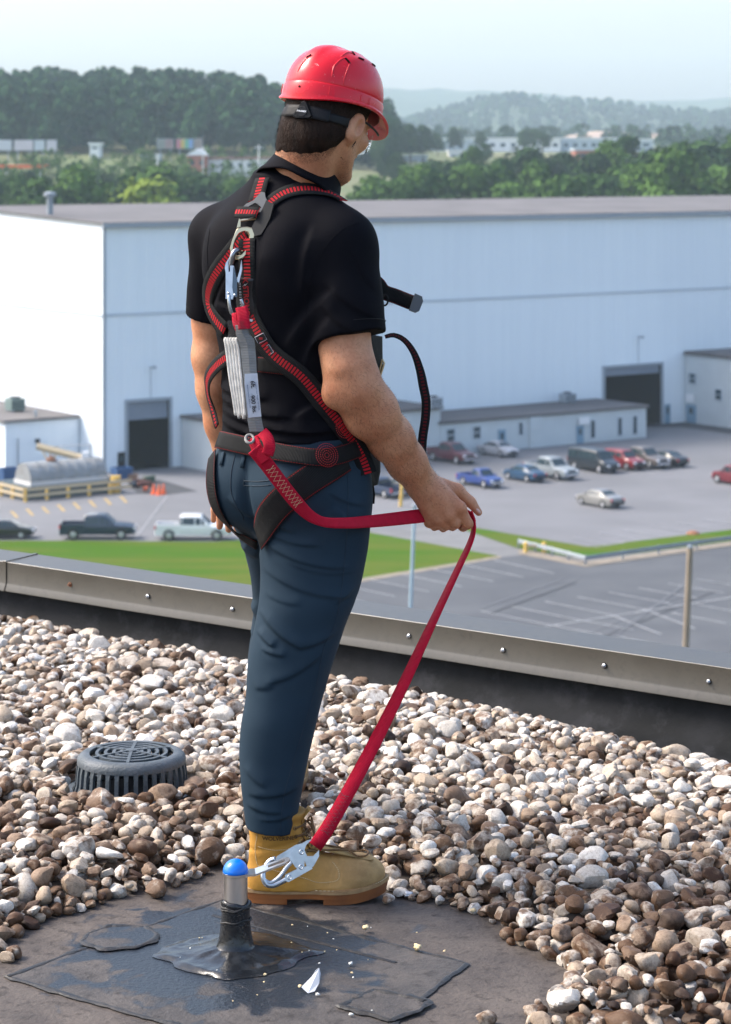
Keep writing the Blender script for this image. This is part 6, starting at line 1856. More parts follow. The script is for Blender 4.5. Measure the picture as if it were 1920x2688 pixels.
def strands(name, V, F, n, ln, wd, mats, parent, grav, keep=None, seed=1, jit=.3, lift=.35, lenf=None):
    r = np.random.default_rng(seed)
    A, B, C = V[F[:, 0]], V[F[:, 1]], V[F[:, 2]]
    N = np.cross(B - A, C - A); ar = np.linalg.norm(N, axis=1); N = N / np.maximum(ar, 1e-12)[:, None]
    c = (A + C) / 2
    pr_ = ar.copy()
    if keep is not None: pr_ = pr_ * keep(c, N)
    pr_ /= pr_.sum()
    k = r.choice(len(F), n, p=pr_)
    u = r.random((n, 2, 1)); p = A[k] + (B[k] - A[k]) * u[:, 0] + (V[F[k, 3]] - A[k]) * u[:, 1]
    nn = N[k]; g = np.asarray(grav)(p) if callable(grav) else np.tile(np.asarray(grav, float), (n, 1))
    g = g + r.normal(size=(n, 3)) * jit; g = g - nn * (g * nn).sum(1, keepdims=True); g /= np.linalg.norm(g, axis=1, keepdims=True)
    L = ln * (.6 + .8 * r.random((n, 1)))
    if lenf is not None: L = L * lenf(p)[:, None]
    d1 = g * (1 - lift) + nn * lift; d1 /= np.linalg.norm(d1, axis=1, keepdims=True); d2 = g + nn * .05 + r.normal(size=(n, 3)) * .15
    p0 = p - nn * .0005; p1 = p + d1 * L * .5; p2 = p1 + d2 * L * .5
    s = np.cross(g, nn) * wd
    Vv = np.stack([p0 - s, p0 + s, p1 + s * .8, p1 - s * .8, p2], 1).reshape(-1, 3)
    b = np.arange(n) * 5
    Ft = np.concatenate([np.stack([b, b + 1, b + 2], 1), np.stack([b, b + 2, b + 3], 1), np.stack([b + 3, b + 2, b + 4], 1)])
    me = np_mesh(name, Vv, Ft); me.materials.append(mats)
    o = bpy.data.objects.new(name, me); COL.objects.link(o); put_world(o, parent); o['kind'] = 'stuff'
    return o
down = np.array(HM @ Vector((0, -.25, -1)))
strands('hair_strands', HV, HF, 11000, .013, .00045, M_hair, PSN, down, keep=lambda c, n: (n @ np.array([0, -1, 0]) > -.6) * (in_head(c)[:, 2] < .05) * (1. + 1.5 * (hair_mask(in_head(c)) > -.03)), seed=3, lift=.3, jit=.22, lenf=lambda p: np.clip(-hair_mask(in_head(p)) / .05, .22, 1))
strands('nape_hair', BV_, BF_, 1700, .0042, .00022, M_hair, PSN, down, keep=lambda c, n: (np.abs(hair_mask(in_head(c)) - .002) < .015) * (in_head(c)[:, 1] < -.022) * np.clip(1 - (hair_mask(in_head(c)) - .004) / .022, .1, 2), seed=8, lift=.2)
# arm and nape hair, stubble
def arm_keep(c, n):
    x = (c[:, 0] - at(845, 0, 5.3).x); z = c[:, 2]
    arm = (c[:, 2] < zrow(900, 5.31)) & (c[:, 0] > at(835, 0, 5.3).x) & (c[:, 2] > zrow(1330, 5.45)) & (c[:, 1] < 5.54)
    wgt = np.interp(c[:, 2], [zrow(1330, 5.4), zrow(1270, 5.4), zrow(1050, 5.3), zrow(900, 5.3)], [.15, 1, .9, .3])
    return arm * wgt
M_ahair = mat('arm_hair', (.035, .018, .010), .5)
strands('arm_hair', BV_, BF_, 5200, .010, .00016, M_ahair, PSN, np.array((.45, .2, -.8)), keep=arm_keep, seed=5, jit=.6, lift=.4)
def beard_keep(c, n):
    q = in_head(c)
    return ((q[:, 2] < -.045) & (q[:, 2] > -.14) & (q[:, 1] > .022)) * 1. + ((q[:, 2] < -.06) & (q[:, 2] > -.12) & (q[:, 1] < -.02) & (q[:, 1] > -.12)) * .5
strands('stubble', BV_, BF_, 3500, .0042, .00020, M_ahair, PSN, down, keep=beard_keep, seed=6, jit=.3, lift=.3)

# polo collar, folded over, open at the throat
def ribbon_mesh(P, N, W, T, name, m, parent, uvoff=0.0, smooth=True, closed=False):
    """strap along points P with surface normals N, half widths W, thickness T, UV: across, metres along"""
    P = [Vector(p) for p in P]; n = len(P); verts = []; acc = [0.0]
    for i in range(1, n): acc.append(acc[-1] + (P[i] - P[i - 1]).length)
    W = W if isinstance(W, (list, tuple)) else [W] * n
    prof_ = [(-1, .0), (-.97, .5), (-.5, .62), (0, .66), (.5, .62), (.97, .5), (1, 0), (.97, -.5), (0, -.5), (-.97, -.5)]
    for i in range(n):
        t = (P[min(i + 1, n - 1)] - P[max(i - 1, 0)]).normalized(); nn = Vector(N[i]); nn = (nn - t * nn.dot(t)).normalized(); b = t.cross(nn)
        for u, v in prof_: verts.append(P[i] + b * u * W[i] + nn * v * T)
    k = len(prof_); faces = []; uv = []
    for i in range(n - 1):
        for j in range(k):
            j2 = (j + 1) % k
            faces.append((i * k + j, i * k + j2, (i + 1) * k + j2, (i + 1) * k + j))
            ua, ub = prof_[j][0] * .5 + .5, prof_[j2][0] * .5 + .5
            uv += [(ua, acc[i]), (ub, acc[i]), (ub, acc[i + 1]), (ua, acc[i + 1])]
    faces.append(tuple(range(k))[::-1]); uv += [(.5, 0)] * k
    faces.append(tuple((n - 1) * k + j for j in range(k))); uv += [(.5, acc[-1])] * k
    me = bpy.data.meshes.new(name); me.from_pydata([tuple(v) for v in verts], [], faces)
    ul = me.uv_layers.new(name='UVMap')
    for q, c in zip(ul.data, uv): q.uv = (c[0], c[1] + uvoff)
    if smooth: me.shade_smooth()
    me.materials.append(m)
    o = bpy.data.objects.new(name, me); COL.objects.link(o)
    if parent is not None: put_world(o, parent)
    return o
def catmull(pts, step=.008):
    pts = [Vector(p) for p in pts]; out = []
    for i in range(len(pts) - 1):
        p0, p1, p2, p3 = pts[max(i - 1, 0)], pts[i], pts[i + 1], pts[min(i + 2, len(pts) - 1)]
        k = max(1, int((p2 - p1).length / step))
        for j in range(k):
            t = j / k
            out.append(.5 * ((2 * p1) + (p2 - p0) * t + (2 * p0 - 5 * p1 + 4 * p2 - p3) * t * t + (3 * p1 - p0 - 3 * p2 + p3) * t ** 3))
    out.append(pts[-1]); return out
CC = at(800, 468, 5.47); Fd = (FW * .80 - Vector((0, 0, .58))).normalized(); Ud = Fd.cross(RT) * -1
if Ud.z < 0: Ud = -Ud
mb = MB(); rg = []
for i in range(61):
    ph = R(100) + R(340) * i / 60.
    dirv = RT * math.cos(ph) * .076 + Fd * math.sin(ph) * .086
    o = CC + dirv; out = dirv.normalized()
    pt = min(1, (abs(i - 30) / 30.) ** 6)
    hgt = .046 + .030 * pt + .002 * math.sin(i * .7)
    rg.append([o + Ud * .004 - out * .006 - Ud * .03, o + Ud * .012 - out * .004, o + Ud * .016, o + Ud * .013 + out * .005, o - Ud * (hgt * .5) + out * .014, o - Ud * (hgt - .006) + out * .022, o - Ud * hgt + out * .0225, o - Ud * hgt + out * .018, o - Ud * (hgt * .5) + out * .008, o - out * .001])
mb.loft(rg, caps=True); mb.build('collar', M_shirt, shirt, world=True, smooth=True)
# hem stitching of the sleeves
def ring_seam(c, ax, r_, wd, name, m, parent, n=60):
    ax = Vector(ax).normalized(); a = ax.orthogonal().normalized(); b = ax.cross(a)
    mb = MB(); mb.tube([Vector(c) + (a * math.cos(q) + b * math.sin(q)) * r_ for q in [2 * math.pi * k / n for k in range(n + 1)]], wd, 5, False)
    return mb.build(name, m, parent, world=True, smooth=True)
M_seam = mat('black_seam', (.004, .004, .005), .8)
ax = Vector(rhem - sRp).normalized(); ring_seam(Vector(rhem) - ax * .026, ax, .0808, .0008, 'hem_seam', M_seam, shirt)
ax = Vector(lhem - sLp).normalized(); ring_seam(Vector(lhem) - ax * .024, ax, .0668, .0008, 'hem_seam', M_seam, shirt)
# ================================================================ boots
def make_boot(origin, head, label_side, name='boot'):
    """local frame: x towards the toe, y to the left, z up; sole on z = 0"""
    root = bpy.data.objects.new(name, None); COL.objects.link(root); root.empty_display_size = .05
    root.location = origin; root.rotation_euler = (0, 0, head)
    put_world_keep(root, PSN)
    f32 = np.float32
    def fn(P):
        z = P[:, 2]
        sh = loft_sdf(P, [(.196, .063, 0, .062, .052, 0), (.17, .064, 0, .060, .050, 0), (.14, .066, 0, .062, .047, 0), (.11, .070, 0, .068, .045, 0), (.08, .078, 0, .075, .043, 0), (.05, .085, 0, .083, .042, 0), (.02, .085, 0, .083, .042, 0)], 2.2)
        d = smin(sh, rcone(P, np.array([.10, 0, .085], f32), np.array([.185, 0, .052], f32), .044, .040), .03)
        d = smin(d, ell(P, (.235, -.002, .055), (.070, .050, .046)), .03)
        d = smin(d, ell(P, (.16, 0, .035), (.13, .045, .03)), .02)
        d = smin(d, ell(P, (.045, 0, .05), (.048, .040, .045)), .02)
        # padded collar roll, quarter seams and creases at the ball of the foot
        d = d - .004 * np.exp(-((z - .190) / .008) ** 2) * (np.abs(P[:, 0] - .06) < .08) - .003 * np.exp(-((z - .155) / .016) ** 2) * (P[:, 0] < .12)
        d = d + .0022 * np.exp(-((z - .128 - .2 * (P[:, 0] - .06)) / .005) ** 2) * (P[:, 0] < .12)
        for k, x0 in enumerate((.178, .190, .203)):
            d = d + .0016 * np.exp(-((P[:, 0] - x0 - .25 * (z - .06) - .004 * np.sin(P[:, 1] * 90 + k)) / .0028) ** 2) * (z > .04)
        d = d - .0010 * noise3(P * 40, 6) - .0016 * noise3(P * 17, 7)
        return np.maximum(d, .030 + .020 * np.clip((P[:, 0] - .19) / .12, 0, 1) ** 2 - z)
    V, F = sculpt(fn, (-.03, -.075, -.005), (.325, .075, .215), .0032)
    V = smooth_mesh(V, F, 1)
    me = np_mesh('upper', V, F); me.shade_smooth(); me.materials.append(M_boot)
    up = bpy.data.objects.new('upper', me); COL.objects.link(up); up.parent = root
    # sole outline
    def outl(g=0.0, n=64):
        pts = []
        for k in range(n):
            t = 2 * math.pi * k / n
            x = .150 + (.158 + g) * math.cos(t); y = math.sin(t)
            hw = np.interp(x, [-.012, .03, .08, .13, .19, .24, .29, .312], [.030, .040, .041, .040, .050, .053, .046, .030]) + g
            e = abs(math.sin(t)) ** .55
            pts.append((x, (hw * e) * (1 if y > 0 else -1) - .002 * (x > .15)))
        return pts
    spring = lambda x: .020 * max(0, (x - .20) / .11) ** 1.8
    def slab(z0, z1, g0, g1, nm, m, x0=-1, x1=1, fn_lo=None):
        mb = MB(); a, b = outl(g0), outl(g1); ra, rb, rm = [], [], []
        for (xa, ya), (xb, yb) in zip(a, b):
            xa_, xb_ = min(max(xa, x0), x1), min(max(xb, x0), x1)
            ra.append(Vector((xa_, ya, z0 + spring(xa_)))); rb.append(Vector((xb_, yb, z1 + spring(xb_))))
        mb.loft([ra, rb], caps=True); return mb.build(nm, m, root, smooth=True, sharp=R(40))
    slab(.012, .024, .000, .002, 'outsole', M_gum)
    slab(.0, .013, -.002, -.001, 'heel_block', M_gum, -1, .085)
    slab(.0, .013, -.003, -.001, 'tread', M_gum, .165, 1)
    w_ = slab(.024, .032, .004, .004, 'welt', M_welt)
    # welt stitches
    mb = MB()
    o = outl(.0015, 110)
    for k in range(0, 110):
        a, b = o[k], o[(k + 1) % 110]
        p, q = Vector((*a, .0325 + spring(a[0]))), Vector((*b, .0325 + spring(b[0])))
        mb.tube([p.lerp(q, .15), p.lerp(q, .7)], .0008, 4)
    st_ = mb.build('welt_stitching', M_thread, root); st_['kind'] = 'stuff'
    bv = BVHTree.FromPolygons([tuple(v) for v in V], [tuple(f) for f in F])
    def onsurf(x, z, side=-1, y=None):
        hit = bv.ray_cast(Vector((x, side * .2, z)), Vector((0, -side, 0)))
        return (hit[0], hit[1]) if hit[0] is not None else (Vector((x, side * .045, z)), Vector((0, side, 0)))
    # seams with stitches on the side that faces out
    for side in (-1, 1):
        for pts in ([(.012, .19), (.020, .16), (.016, .12), (.022, .085), (.04, .065)], [(.022, .128), (.06, .122), (.10, .128), (.122, .145)], [(.022, .085), (.07, .075), (.12, .062), (.155, .05), (.195, .055), (.198, .075), (.185, .09)]):
            q = catmull([Vector((x, 0, z)) for x, z in pts], .0035)
            mb = MB()
            for i in range(0, len(q) - 1):
                a, na = onsurf(q[i].x, q[i].z, side); b, nb_ = onsurf(q[i + 1].x, q[i + 1].z, side)
                mb.tube([a.lerp(b, .1) + na * .0006, a.lerp(b, .72) + na * .0006], .0007, 4)
            s_ = mb.build('seam_stitching', M_thread, root); s_['kind'] = 'stuff'
    # eyelets and laces
    def front(z):
        hit = bv.ray_cast(Vector((.4, 0, z)), Vector((-1, 0, 0))); return hit[0].x if hit[0] else .14
    eyes = []
    for i, z in enumerate((.098, .115, .132, .150, .168)):
        fx = front(z); row = []
        for side in (-1, 1):
            p, n_ = onsurf(fx - .020, z, side); row.append(p + n_ * .001)
            mb = MB(); mb.lathe([(.0048, 0), (.0048, .0014), (.0026, .0016), (.0024, .0002)], p, 14, n_.to_track_quat('Z', 'Y').to_matrix()); mb.build('eyelet', M_rustbrass, root)
        eyes.append((row, fx, z))
    for i in range(len(eyes)):
        (a, b), fx, z = eyes[i]
        mid = Vector((fx + .006, 0, z + .004))
        mb = MB(); mb.tube(catmull([a, Vector((fx - .002, -.022, z + .002)), mid, Vector((fx - .002, .022, z + .002)), b], .004), .0022, 6); mb.build('lace', M_lace, root, smooth=True)
        if i < len(eyes) - 1:
            (a2, b2), fx2, z2 = eyes[i + 1]
            for p, q in ((a, b2), (b, a2)):
                mb = MB(); mb.tube(catmull([p, p.lerp(q, .5) + Vector((.022, 0, .003)), q], .004), .0022, 6); mb.build('lace', M_lace, root, smooth=True)
    (a, b), fx, z = eyes[-1]
    for sg in (-1, 1):
        mb = MB(); c = Vector((fx + .008, 0, z + .004))
        mb.tube(catmull([c, c + Vector((.008, sg * .020, .006)), c + Vector((.014, sg * .034, -.016)), c + Vector((.016, sg * .022, -.034)), c + Vector((.012, sg * .006, -.012)), c], .004), .0021, 6); mb.build('lace', M_lace, root, smooth=True)
        mb = MB(); mb.tube(catmull([c, c + Vector((.014, sg * .012, -.018)), c + Vector((.018, sg * .020, -.05))], .004), .0021, 6); mb.build('lace', M_lace, root, smooth=True)
    mb = MB(); tz = [Vector((front(z) - .006 + .004, 0, z)) for z in (.09, .12, .15, .18, .2)]
    mb.loft([[p + Vector((-.004, -.028, 0)), p + Vector((.003, 0, 0)), p + Vector((-.004, .028, 0)), p + Vector((-.008, 0, 0))] for p in tz], caps=True); mb.build('tongue', M_boot, root, smooth=True)
    return root, onsurf
def put_world_keep(o, parent):
    o.parent = parent; o.matrix_parent_inverse = parent_matrix(parent).inverted()
M_rustbrass = mat('brass_eyelet', (.22, .14, .06), .4, metal=.9)

def text_mesh(txt, size, name, m, parent, O, X, Yv, extr=.0004, world=True, bold=0.0, spacing=1.0, align='CENTER'):
    """flat lettering set on a surface: origin O, reading direction X, up Yv"""
    cu = bpy.data.curves.new(name, 'FONT'); cu.body = txt; cu.size = size; cu.extrude = extr; cu.align_x = align; cu.align_y = 'CENTER'; cu.offset = bold; cu.space_character = spacing
    cu.resolution_u = 3
    tmp = bpy.data.objects.new(name, cu); COL.objects.link(tmp)
    me = bpy.data.meshes.new_from_object(tmp.evaluated_get(bpy.context.evaluated_depsgraph_get()))
    bpy.data.objects.remove(tmp)
    X = Vector(X).normalized(); Z = X.cross(Vector(Yv)).normalized(); Y_ = Z.cross(X)
    M = Matrix((X, Y_, Z)).transposed().to_4x4(); M.translation = Vector(O)
    me.transform(M); me.materials.clear(); me.materials.append(m)
    o = bpy.data.objects.new(name, me); COL.objects.link(o)
    if parent is not None:
        if world: put_world(o, parent)
        else: o.parent = parent
    return o

hx = at(637, 2365, 5.33).x
bootR, osR = make_boot((hx + .012, 5.33, .001), R(3), 'right')
bootL, osL = make_boot((-.222, 5.895, .045), R(84), 'left')
p, n_ = osR(.062, .148, -1)
M_stamp = mat('dark_stamp', (.10, .045, .015), .8)
tx = text_mesh('WOLVERINE', .0125, 'lettering', M_stamp, bootR, p + Vector((.004, 0, 0)), (1, 0, 0), (0, 0, 1), 0, world=False, bold=.0003)
for v in tx.data.vertices: v.co.y = osR(v.co.x, v.co.z, -1)[0].y - .0008

# ================================================================ hard hat
M_hat = None
def hat_material():
    m, n, l, p = nodes_of('red_gloss_plastic')
    tc = n.new('ShaderNodeTexCoord')
    n1 = n.new('ShaderNodeTexNoise'); n1.inputs['Scale'].default_value = 70; n1.inputs['Detail'].default_value = 8; n1.inputs['Roughness'].default_value = .8
    mp = n.new('ShaderNodeMapping'); mp.inputs['Rotation'].default_value = (.4, .3, .9); mp.inputs['Scale'].default_value = (.35, 3.2, 1.3)
    n2 = n.new('ShaderNodeTexNoise'); n2.inputs['Scale'].default_value = 9; n2.inputs['Detail'].default_value = 3
    l.new(tc.outputs['Object'], mp.inputs[0]); l.new(mp.outputs[0], n1.inputs['Vector']); l.new(tc.outputs['Object'], n2.inputs['Vector'])
    mu = n.new('ShaderNodeMath'); mu.operation = 'MULTIPLY_ADD'; mu.inputs[1].default_value = .32; l.new(n2.outputs['Fac'], mu.inputs[0]); l.new(n1.outputs['Fac'], mu.inputs[2])
    rp = n.new('ShaderNodeValToRGB'); rp.color_ramp.elements[0].position = .83; rp.color_ramp.elements[1].position = .86
    l.new(mu.outputs[0], rp.inputs['Fac'])
    mx = n.new('ShaderNodeMix'); mx.data_type = 'RGBA'; mx.inputs[6].default_value = (.68, .006, .020, 1); mx.inputs[7].default_value = (.80, .50, .48, 1)
    l.new(rp.outputs[0], mx.inputs[0]); l.new(mx.outputs[2], p.inputs['Base Color'])
    n3 = n.new('ShaderNodeTexNoise'); n3.inputs['Scale'].default_value = 25; l.new(tc.outputs['Object'], n3.inputs['Vector'])
    mr = n.new('ShaderNodeMapRange'); mr.inputs['To Min'].default_value = .16; mr.inputs['To Max'].default_value = .34; l.new(n3.outputs['Fac'], mr.inputs[0]); l.new(mr.outputs[0], p.inputs['Roughness'])
    p.inputs['Specular IOR Level'].default_value = .4
    return m
M_hat = hat_material()
M_hatin = mat('red_hat_inside', (.30, .012, .02), .5)
M_blk = mat('black_nylon', (.008, .008, .009), .5, bump=.1, bscale=300, spec=.2)
hat = thing('hard_hat', 'glossy scratched red hard hat worn by the man', 'hard hat', tuple(hl((0, -.004, .020))))
HAM = Matrix.Rotation(HYAW, 3, 'Z') @ Matrix.Rotation(R(-14), 3, 'X') @ Matrix.Rotation(HROL, 3, 'Y')
hat.rotation_euler = HAM.to_euler()
HW, HL_, HH = .1045, .126, .142
def hat_pt(ph, e, off=0.0):
    """ph 0 = front, e elevation 0..90; local hat frame, rim at z = 0"""
    c = math.cos(e) ** .78; s = math.sin(e) ** .92
    x, y, z = HW * c * math.sin(ph), HL_ * c * math.cos(ph) * (1.0 if math.cos(ph) < 0 else 1.02), .040 + (HH - .040) * s
    v = Vector((x, y, z))
    nr = Vector((x / HW ** 2, y / HL_ ** 2, max(0, z - .04) / (HH - .04) ** 2 + .0001)).normalized()
    k = 0.0
    # raised crown ridge running front to back, and the bulge of the side vents
    k += .0050 * math.exp(-(x / .020) ** 4) * (1 / (1 + math.exp(-(z - .098) * 150)))
    for sg in (-1, 1):
        dx, dy = x - sg * .062, y + .012
        k += .0042 * math.exp(-((dx / .020) ** 4 + (dy / .055) ** 4)) * (z > .06)
        k -= .0032 * math.exp(-((dx + sg * .002) / .010) ** 4 - ((dy) / .040) ** 4) * (z > .06)
    return v + nr * (k + off)
n_ph = 120
rg = []
def visor(ph): return max(0.0, math.cos(ph)) ** 2.2
def rim(r_add, z, ph, vis=0.0, droop=0.0):
    vw = visor(ph); bk = max(0, -math.cos(ph)) ** 4
    return Vector(((HW + r_add) * math.sin(ph), (HL_ * (1.02 if math.cos(ph) > 0 else 1) + r_add) * math.cos(ph) + vis * vw + vis * .16 * bk, z - droop * vw - .004 * bk * (z < .01) + .010 * math.sin(ph) ** 2 * (z < .012)))
def hat_rows():
    phs = [2 * math.pi * k / n_ph for k in range(n_ph)]
    rows = [[rim(-.004, .004, p_, .012, .006) for p_ in phs], [rim(.004, -.001, p_, .046, .020) for p_ in phs], [rim(.0085, .001, p_, .050, .021) for p_ in phs], [rim(.0085, .004, p_, .049, .019) for p_ in phs], [rim(.0045, .008, p_, .020, .006) for p_ in phs], [rim(.0032, .012, p_) for p_ in phs],
            [rim(.0028, .036, p_) for p_ in phs], [rim(.0014, .0392, p_) for p_ in phs], [rim(-.0004, .0402, p_) for p_ in phs]]
    for e in [1, 3, 6, 10, 15, 20, 26, 32, 38, 44, 50, 56, 62, 68, 74, 80, 85, 88.5]:
        rows.append([hat_pt(p_, R(e)) for p_ in phs])
    return rows
rows = hat_rows()
mb = MB(); mb.loft(rows); top = len(mb.v); mb.v.append((0, 0, HH + .0052)); b0 = (len(rows) - 1) * n_ph
for k in range(n_ph): mb.f.append([b0 + k, b0 + (k + 1) % n_ph, top])
mb.build('shell', M_hat, hat, smooth=True, sharp=R(42))
mb = MB()
inn = [[rim(-.004, .004, 2 * math.pi * k / n_ph, .012, .006) for k in range(n_ph)], [rim(-.004, .036, 2 * math.pi * k / n_ph) for k in range(n_ph)]] + [[hat_pt(2 * math.pi * k / n_ph, R(e), -.004) for k in range(n_ph)] for e in (4, 20, 40, 60, 80, 88)]
mb.loft(inn); mb.build('inner_shell', M_hatin, hat, smooth=True)
for sg in (-1, 1):                      # slots with a lip, crown vents, rim clip slots
    for k, (yy, zz_) in enumerate(((.020, 0), (-.022, 0))):
        ph = math.atan2(sg * .064 / HW, yy / HL_)
        e = R(47)
        c = hat_pt(ph, e, -.0005); c2 = hat_pt(ph + .01, e); c3 = hat_pt(ph, e + .02)
        ty = (hat_pt(ph + .12 * sg, e) - hat_pt(ph - .12 * sg, e)).normalized(); tz = (hat_pt(ph, e + .05) - hat_pt(ph, e - .05)).normalized(); nn = ty.cross(tz).normalized()
        if nn.dot(c) < 0: nn = -nn
        M = Matrix((ty, tz, nn)).transposed()
        mb = MB(); mb.box(c + nn * .0008, (.017, .0055, .003), M=M, bev=.0012); mb.build('vent_slot', M_dark, hat)
for k in range(3):
    c = hat_pt(0, R(74 - 9 * k), .0006); c2 = hat_pt(0, R(76 - 9 * k), .0006); mb = MB()
    mb.box(c, (.013, .004, .0022), M=Matrix.Rotation(-(R(16 + 9 * k)), 3, 'X'), bev=.001); mb.build('vent_slot', M_dark, hat)
for ph in (R(100), R(-100), R(150), R(-150), R(180)):
    c = rim(.0034, .024, ph)
    if abs(ph) > 3: 
        mb = MB(); mb.lathe([(.0026, 0), (.0024, .0008), (.0, .0009)], c, 12, Vector((c.x, c.y, 0)).normalized().to_track_quat('Z', 'Y').to_matrix()); mb.build('rivet', M_dark, hat)
    else:
        for dd in (-.014, .014):
            mb = MB(); t = Vector((-c.y, c.x, 0)).normalized(); mb.box(c + t * dd, (.0016, .0016, .020), bev=.0006); mb.build('clip_rib', M_hat, hat)
SHELL = [o for o in hat.children if o.name.startswith('shell')][0]
hm_ = parent_matrix(hat); SH_BVH = BVHTree.FromPolygons([tuple(hm_ @ v.co) for v in SHELL.data.vertices], [tuple(q.vertices) for q in SHELL.data.polygons])
def on_hat(px, py, lift):
    d = (at(px, py, 5.0) - Vector((0, 0, CH))).normalized(); h = SH_BVH.ray_cast(Vector((0, 0, CH)), d, 20)
    return (h[0] + h[1] * lift, h[1]) if h[0] else None
for pix in ([(872, 202), (877, 176), (893, 158), (908, 152), (918, 160)], [(920, 163), (912, 185), (905, 205), (902, 222)], [(782, 188), (793, 168), (806, 154), (822, 145)], [(896, 148), (912, 138), (930, 142)]):
    q = [r_[0] for r_ in (on_hat(v.x, v.y, -.0003) for v in catmull([Vector((a, b, 0)) for a, b in pix], 4)) if r_]
    if len(q) > 2:
        mb = MB(); mb.tube(q, [.0007 + .0016 * math.sin(math.pi * min(1, (i + .5) / len(q)) ** .8) for i in range(len(q))], 8); mb.build('vent_ridge', M_hat, hat, world=True, smooth=True)
for pa, pb in (((907, 153), (919, 167)), ((925, 137), (931, 144)), ((805, 152), (818, 144))):
    a, b = on_hat(*pa, .0006), on_hat(*pb, .0006)
    if a and b: mb = MB(); mb.tube([a[0], b[0]], .0024, 6); mb.build('vent_slot', M_dark, hat, world=True)
# suspension band with the ratchet knob at the nape
HAIR_BVH = BVHTree.FromPolygons([tuple(v) for v in HV], [tuple(int(i) for i in f) for f in HF])
def on_hair(px, py, lift):
    d = (at(px, py, 5.0) - Vector((0, 0, CH))).normalized(); h = HAIR_BVH.ray_cast(Vector((0, 0, CH)), d, 20)
    if h[0] is None: return None
    return h[0] + h[1] * lift, h[1]
def head_strap(pix, hw_, lift):
    q = [r_ for r_ in (on_hair(v.x, v.y, lift) for v in catmull([Vector((a, b, 0)) for a, b in pix], 8)) if r_]
    P_ = [a for a, _ in q]; N_ = [b for _, b in q]
    for _ in range(6):
        P_ = [P_[0]] + [(P_[i - 1] + P_[i] * 2 + P_[i + 1]) / 4 for i in range(1, len(P_) - 1)] + [P_[-1]]; N_ = [N_[0]] + [(N_[i - 1] + N_[i] * 2 + N_[i + 1]).normalized() for i in range(1, len(N_) - 1)] + [N_[-1]]
    ribbon_mesh(P_, N_, hw_, .0026, 'headband', M_blk, hat)
head_strap([(748, 294), (775, 291), (810, 296), (850, 305), (885, 314), (912, 323)], .0105, .004)
head_strap([(756, 293), (790, 292), (830, 300), (864, 308)], .0145, .007)
c, nn = on_hair(801, 297, .012); nn = Vector((nn.x * .8, nn.y, nn.z * .4)).normalized()
Z = (Vector((.10, 0, 1)) - nn * nn.dot(Vector((.10, 0, 1)))).normalized(); X = Z.cross(nn) * -1
if X.x < 0: X = -X
tri = [(-.021, -.013), (-.013, -.0175), (.020, -.0145), (.0245, -.009), (.007, .020), (.0015, .0235), (-.005, .020)]
mb = MB(); mb.loft([[c + X * a * k + Z * b * k + nn * h_ for a, b in tri] for k, h_ in ((1.0, -.008), (1.0, .002), (.93, .0045), (.80, .0045))], caps=True); mb.build('ratchet_knob', M_blk, hat, world=True, smooth=True, sharp=R(30))
mb = MB(); Mk = Matrix((X, Z, nn)).transposed()
mb.lathe([(.0125, .004), (.0120, .0058), (.0105, .0062), (.0100, .0054), (.0, .0054)], c - Z * .001, 32, Mk); mb.build('knob_disc', mat('knob_grey', (.025, .025, .027), .55, spec=.2), hat, world=True, smooth=True, sharp=R(35))
text_mesh('PYRAMEX', .0052, 'lettering', M_white, hat, c - Z * .001 + nn * .0064, X, Z, .0002, bold=.0002)

# ================================================================ safety glasses
gl = thing('safety_glasses', 'clear safety glasses with black temple arms', 'glasses', tuple(hl((0, .1, .01))))
m, n, l, p = nodes_of('clear_lens'); p.inputs['Base Color'].default_value = (.95, .97, 1, 1); p.inputs['Transmission Weight'].default_value = 1; p.inputs['Roughness'].default_value = .03; p.inputs['IOR'].default_value = 1.1; p.inputs['Alpha'].default_value = .3
M_lens = m
for s in (-1, 1):
    mb = MB(); q = [hl((s * .078, -.012, .006)), hl((s * .083, .02, .010)), hl((s * .080, .07, .012)), hl((s * .071, .098, .012))]
    mb.tube(catmull(q, .01), [.0026] * len(catmull(q, .01)), 6); mb.build('temple_arm', M_blk, gl, world=True, smooth=True)
    mb = MB(); rg = []
    for a in np.linspace(4, 72, 14):
        r_ = .080
        rg.append([hl((s * r_ * math.sin(R(a)), .048 + .074 * math.cos(R(a)), z)) for z in (-.030 + .010 * (a / 72) ** 2, -.008, .016)])
    mb.loft(rg, closed=False); o = mb.build('lens', M_lens, gl, world=True, smooth=True)
mb = MB(); mb.tube([hl((-.004, .123, .012)), hl((0, .125, .014)), hl((.004, .123, .012))], .002, 6); mb.build('bridge', M_blk, gl, world=True)

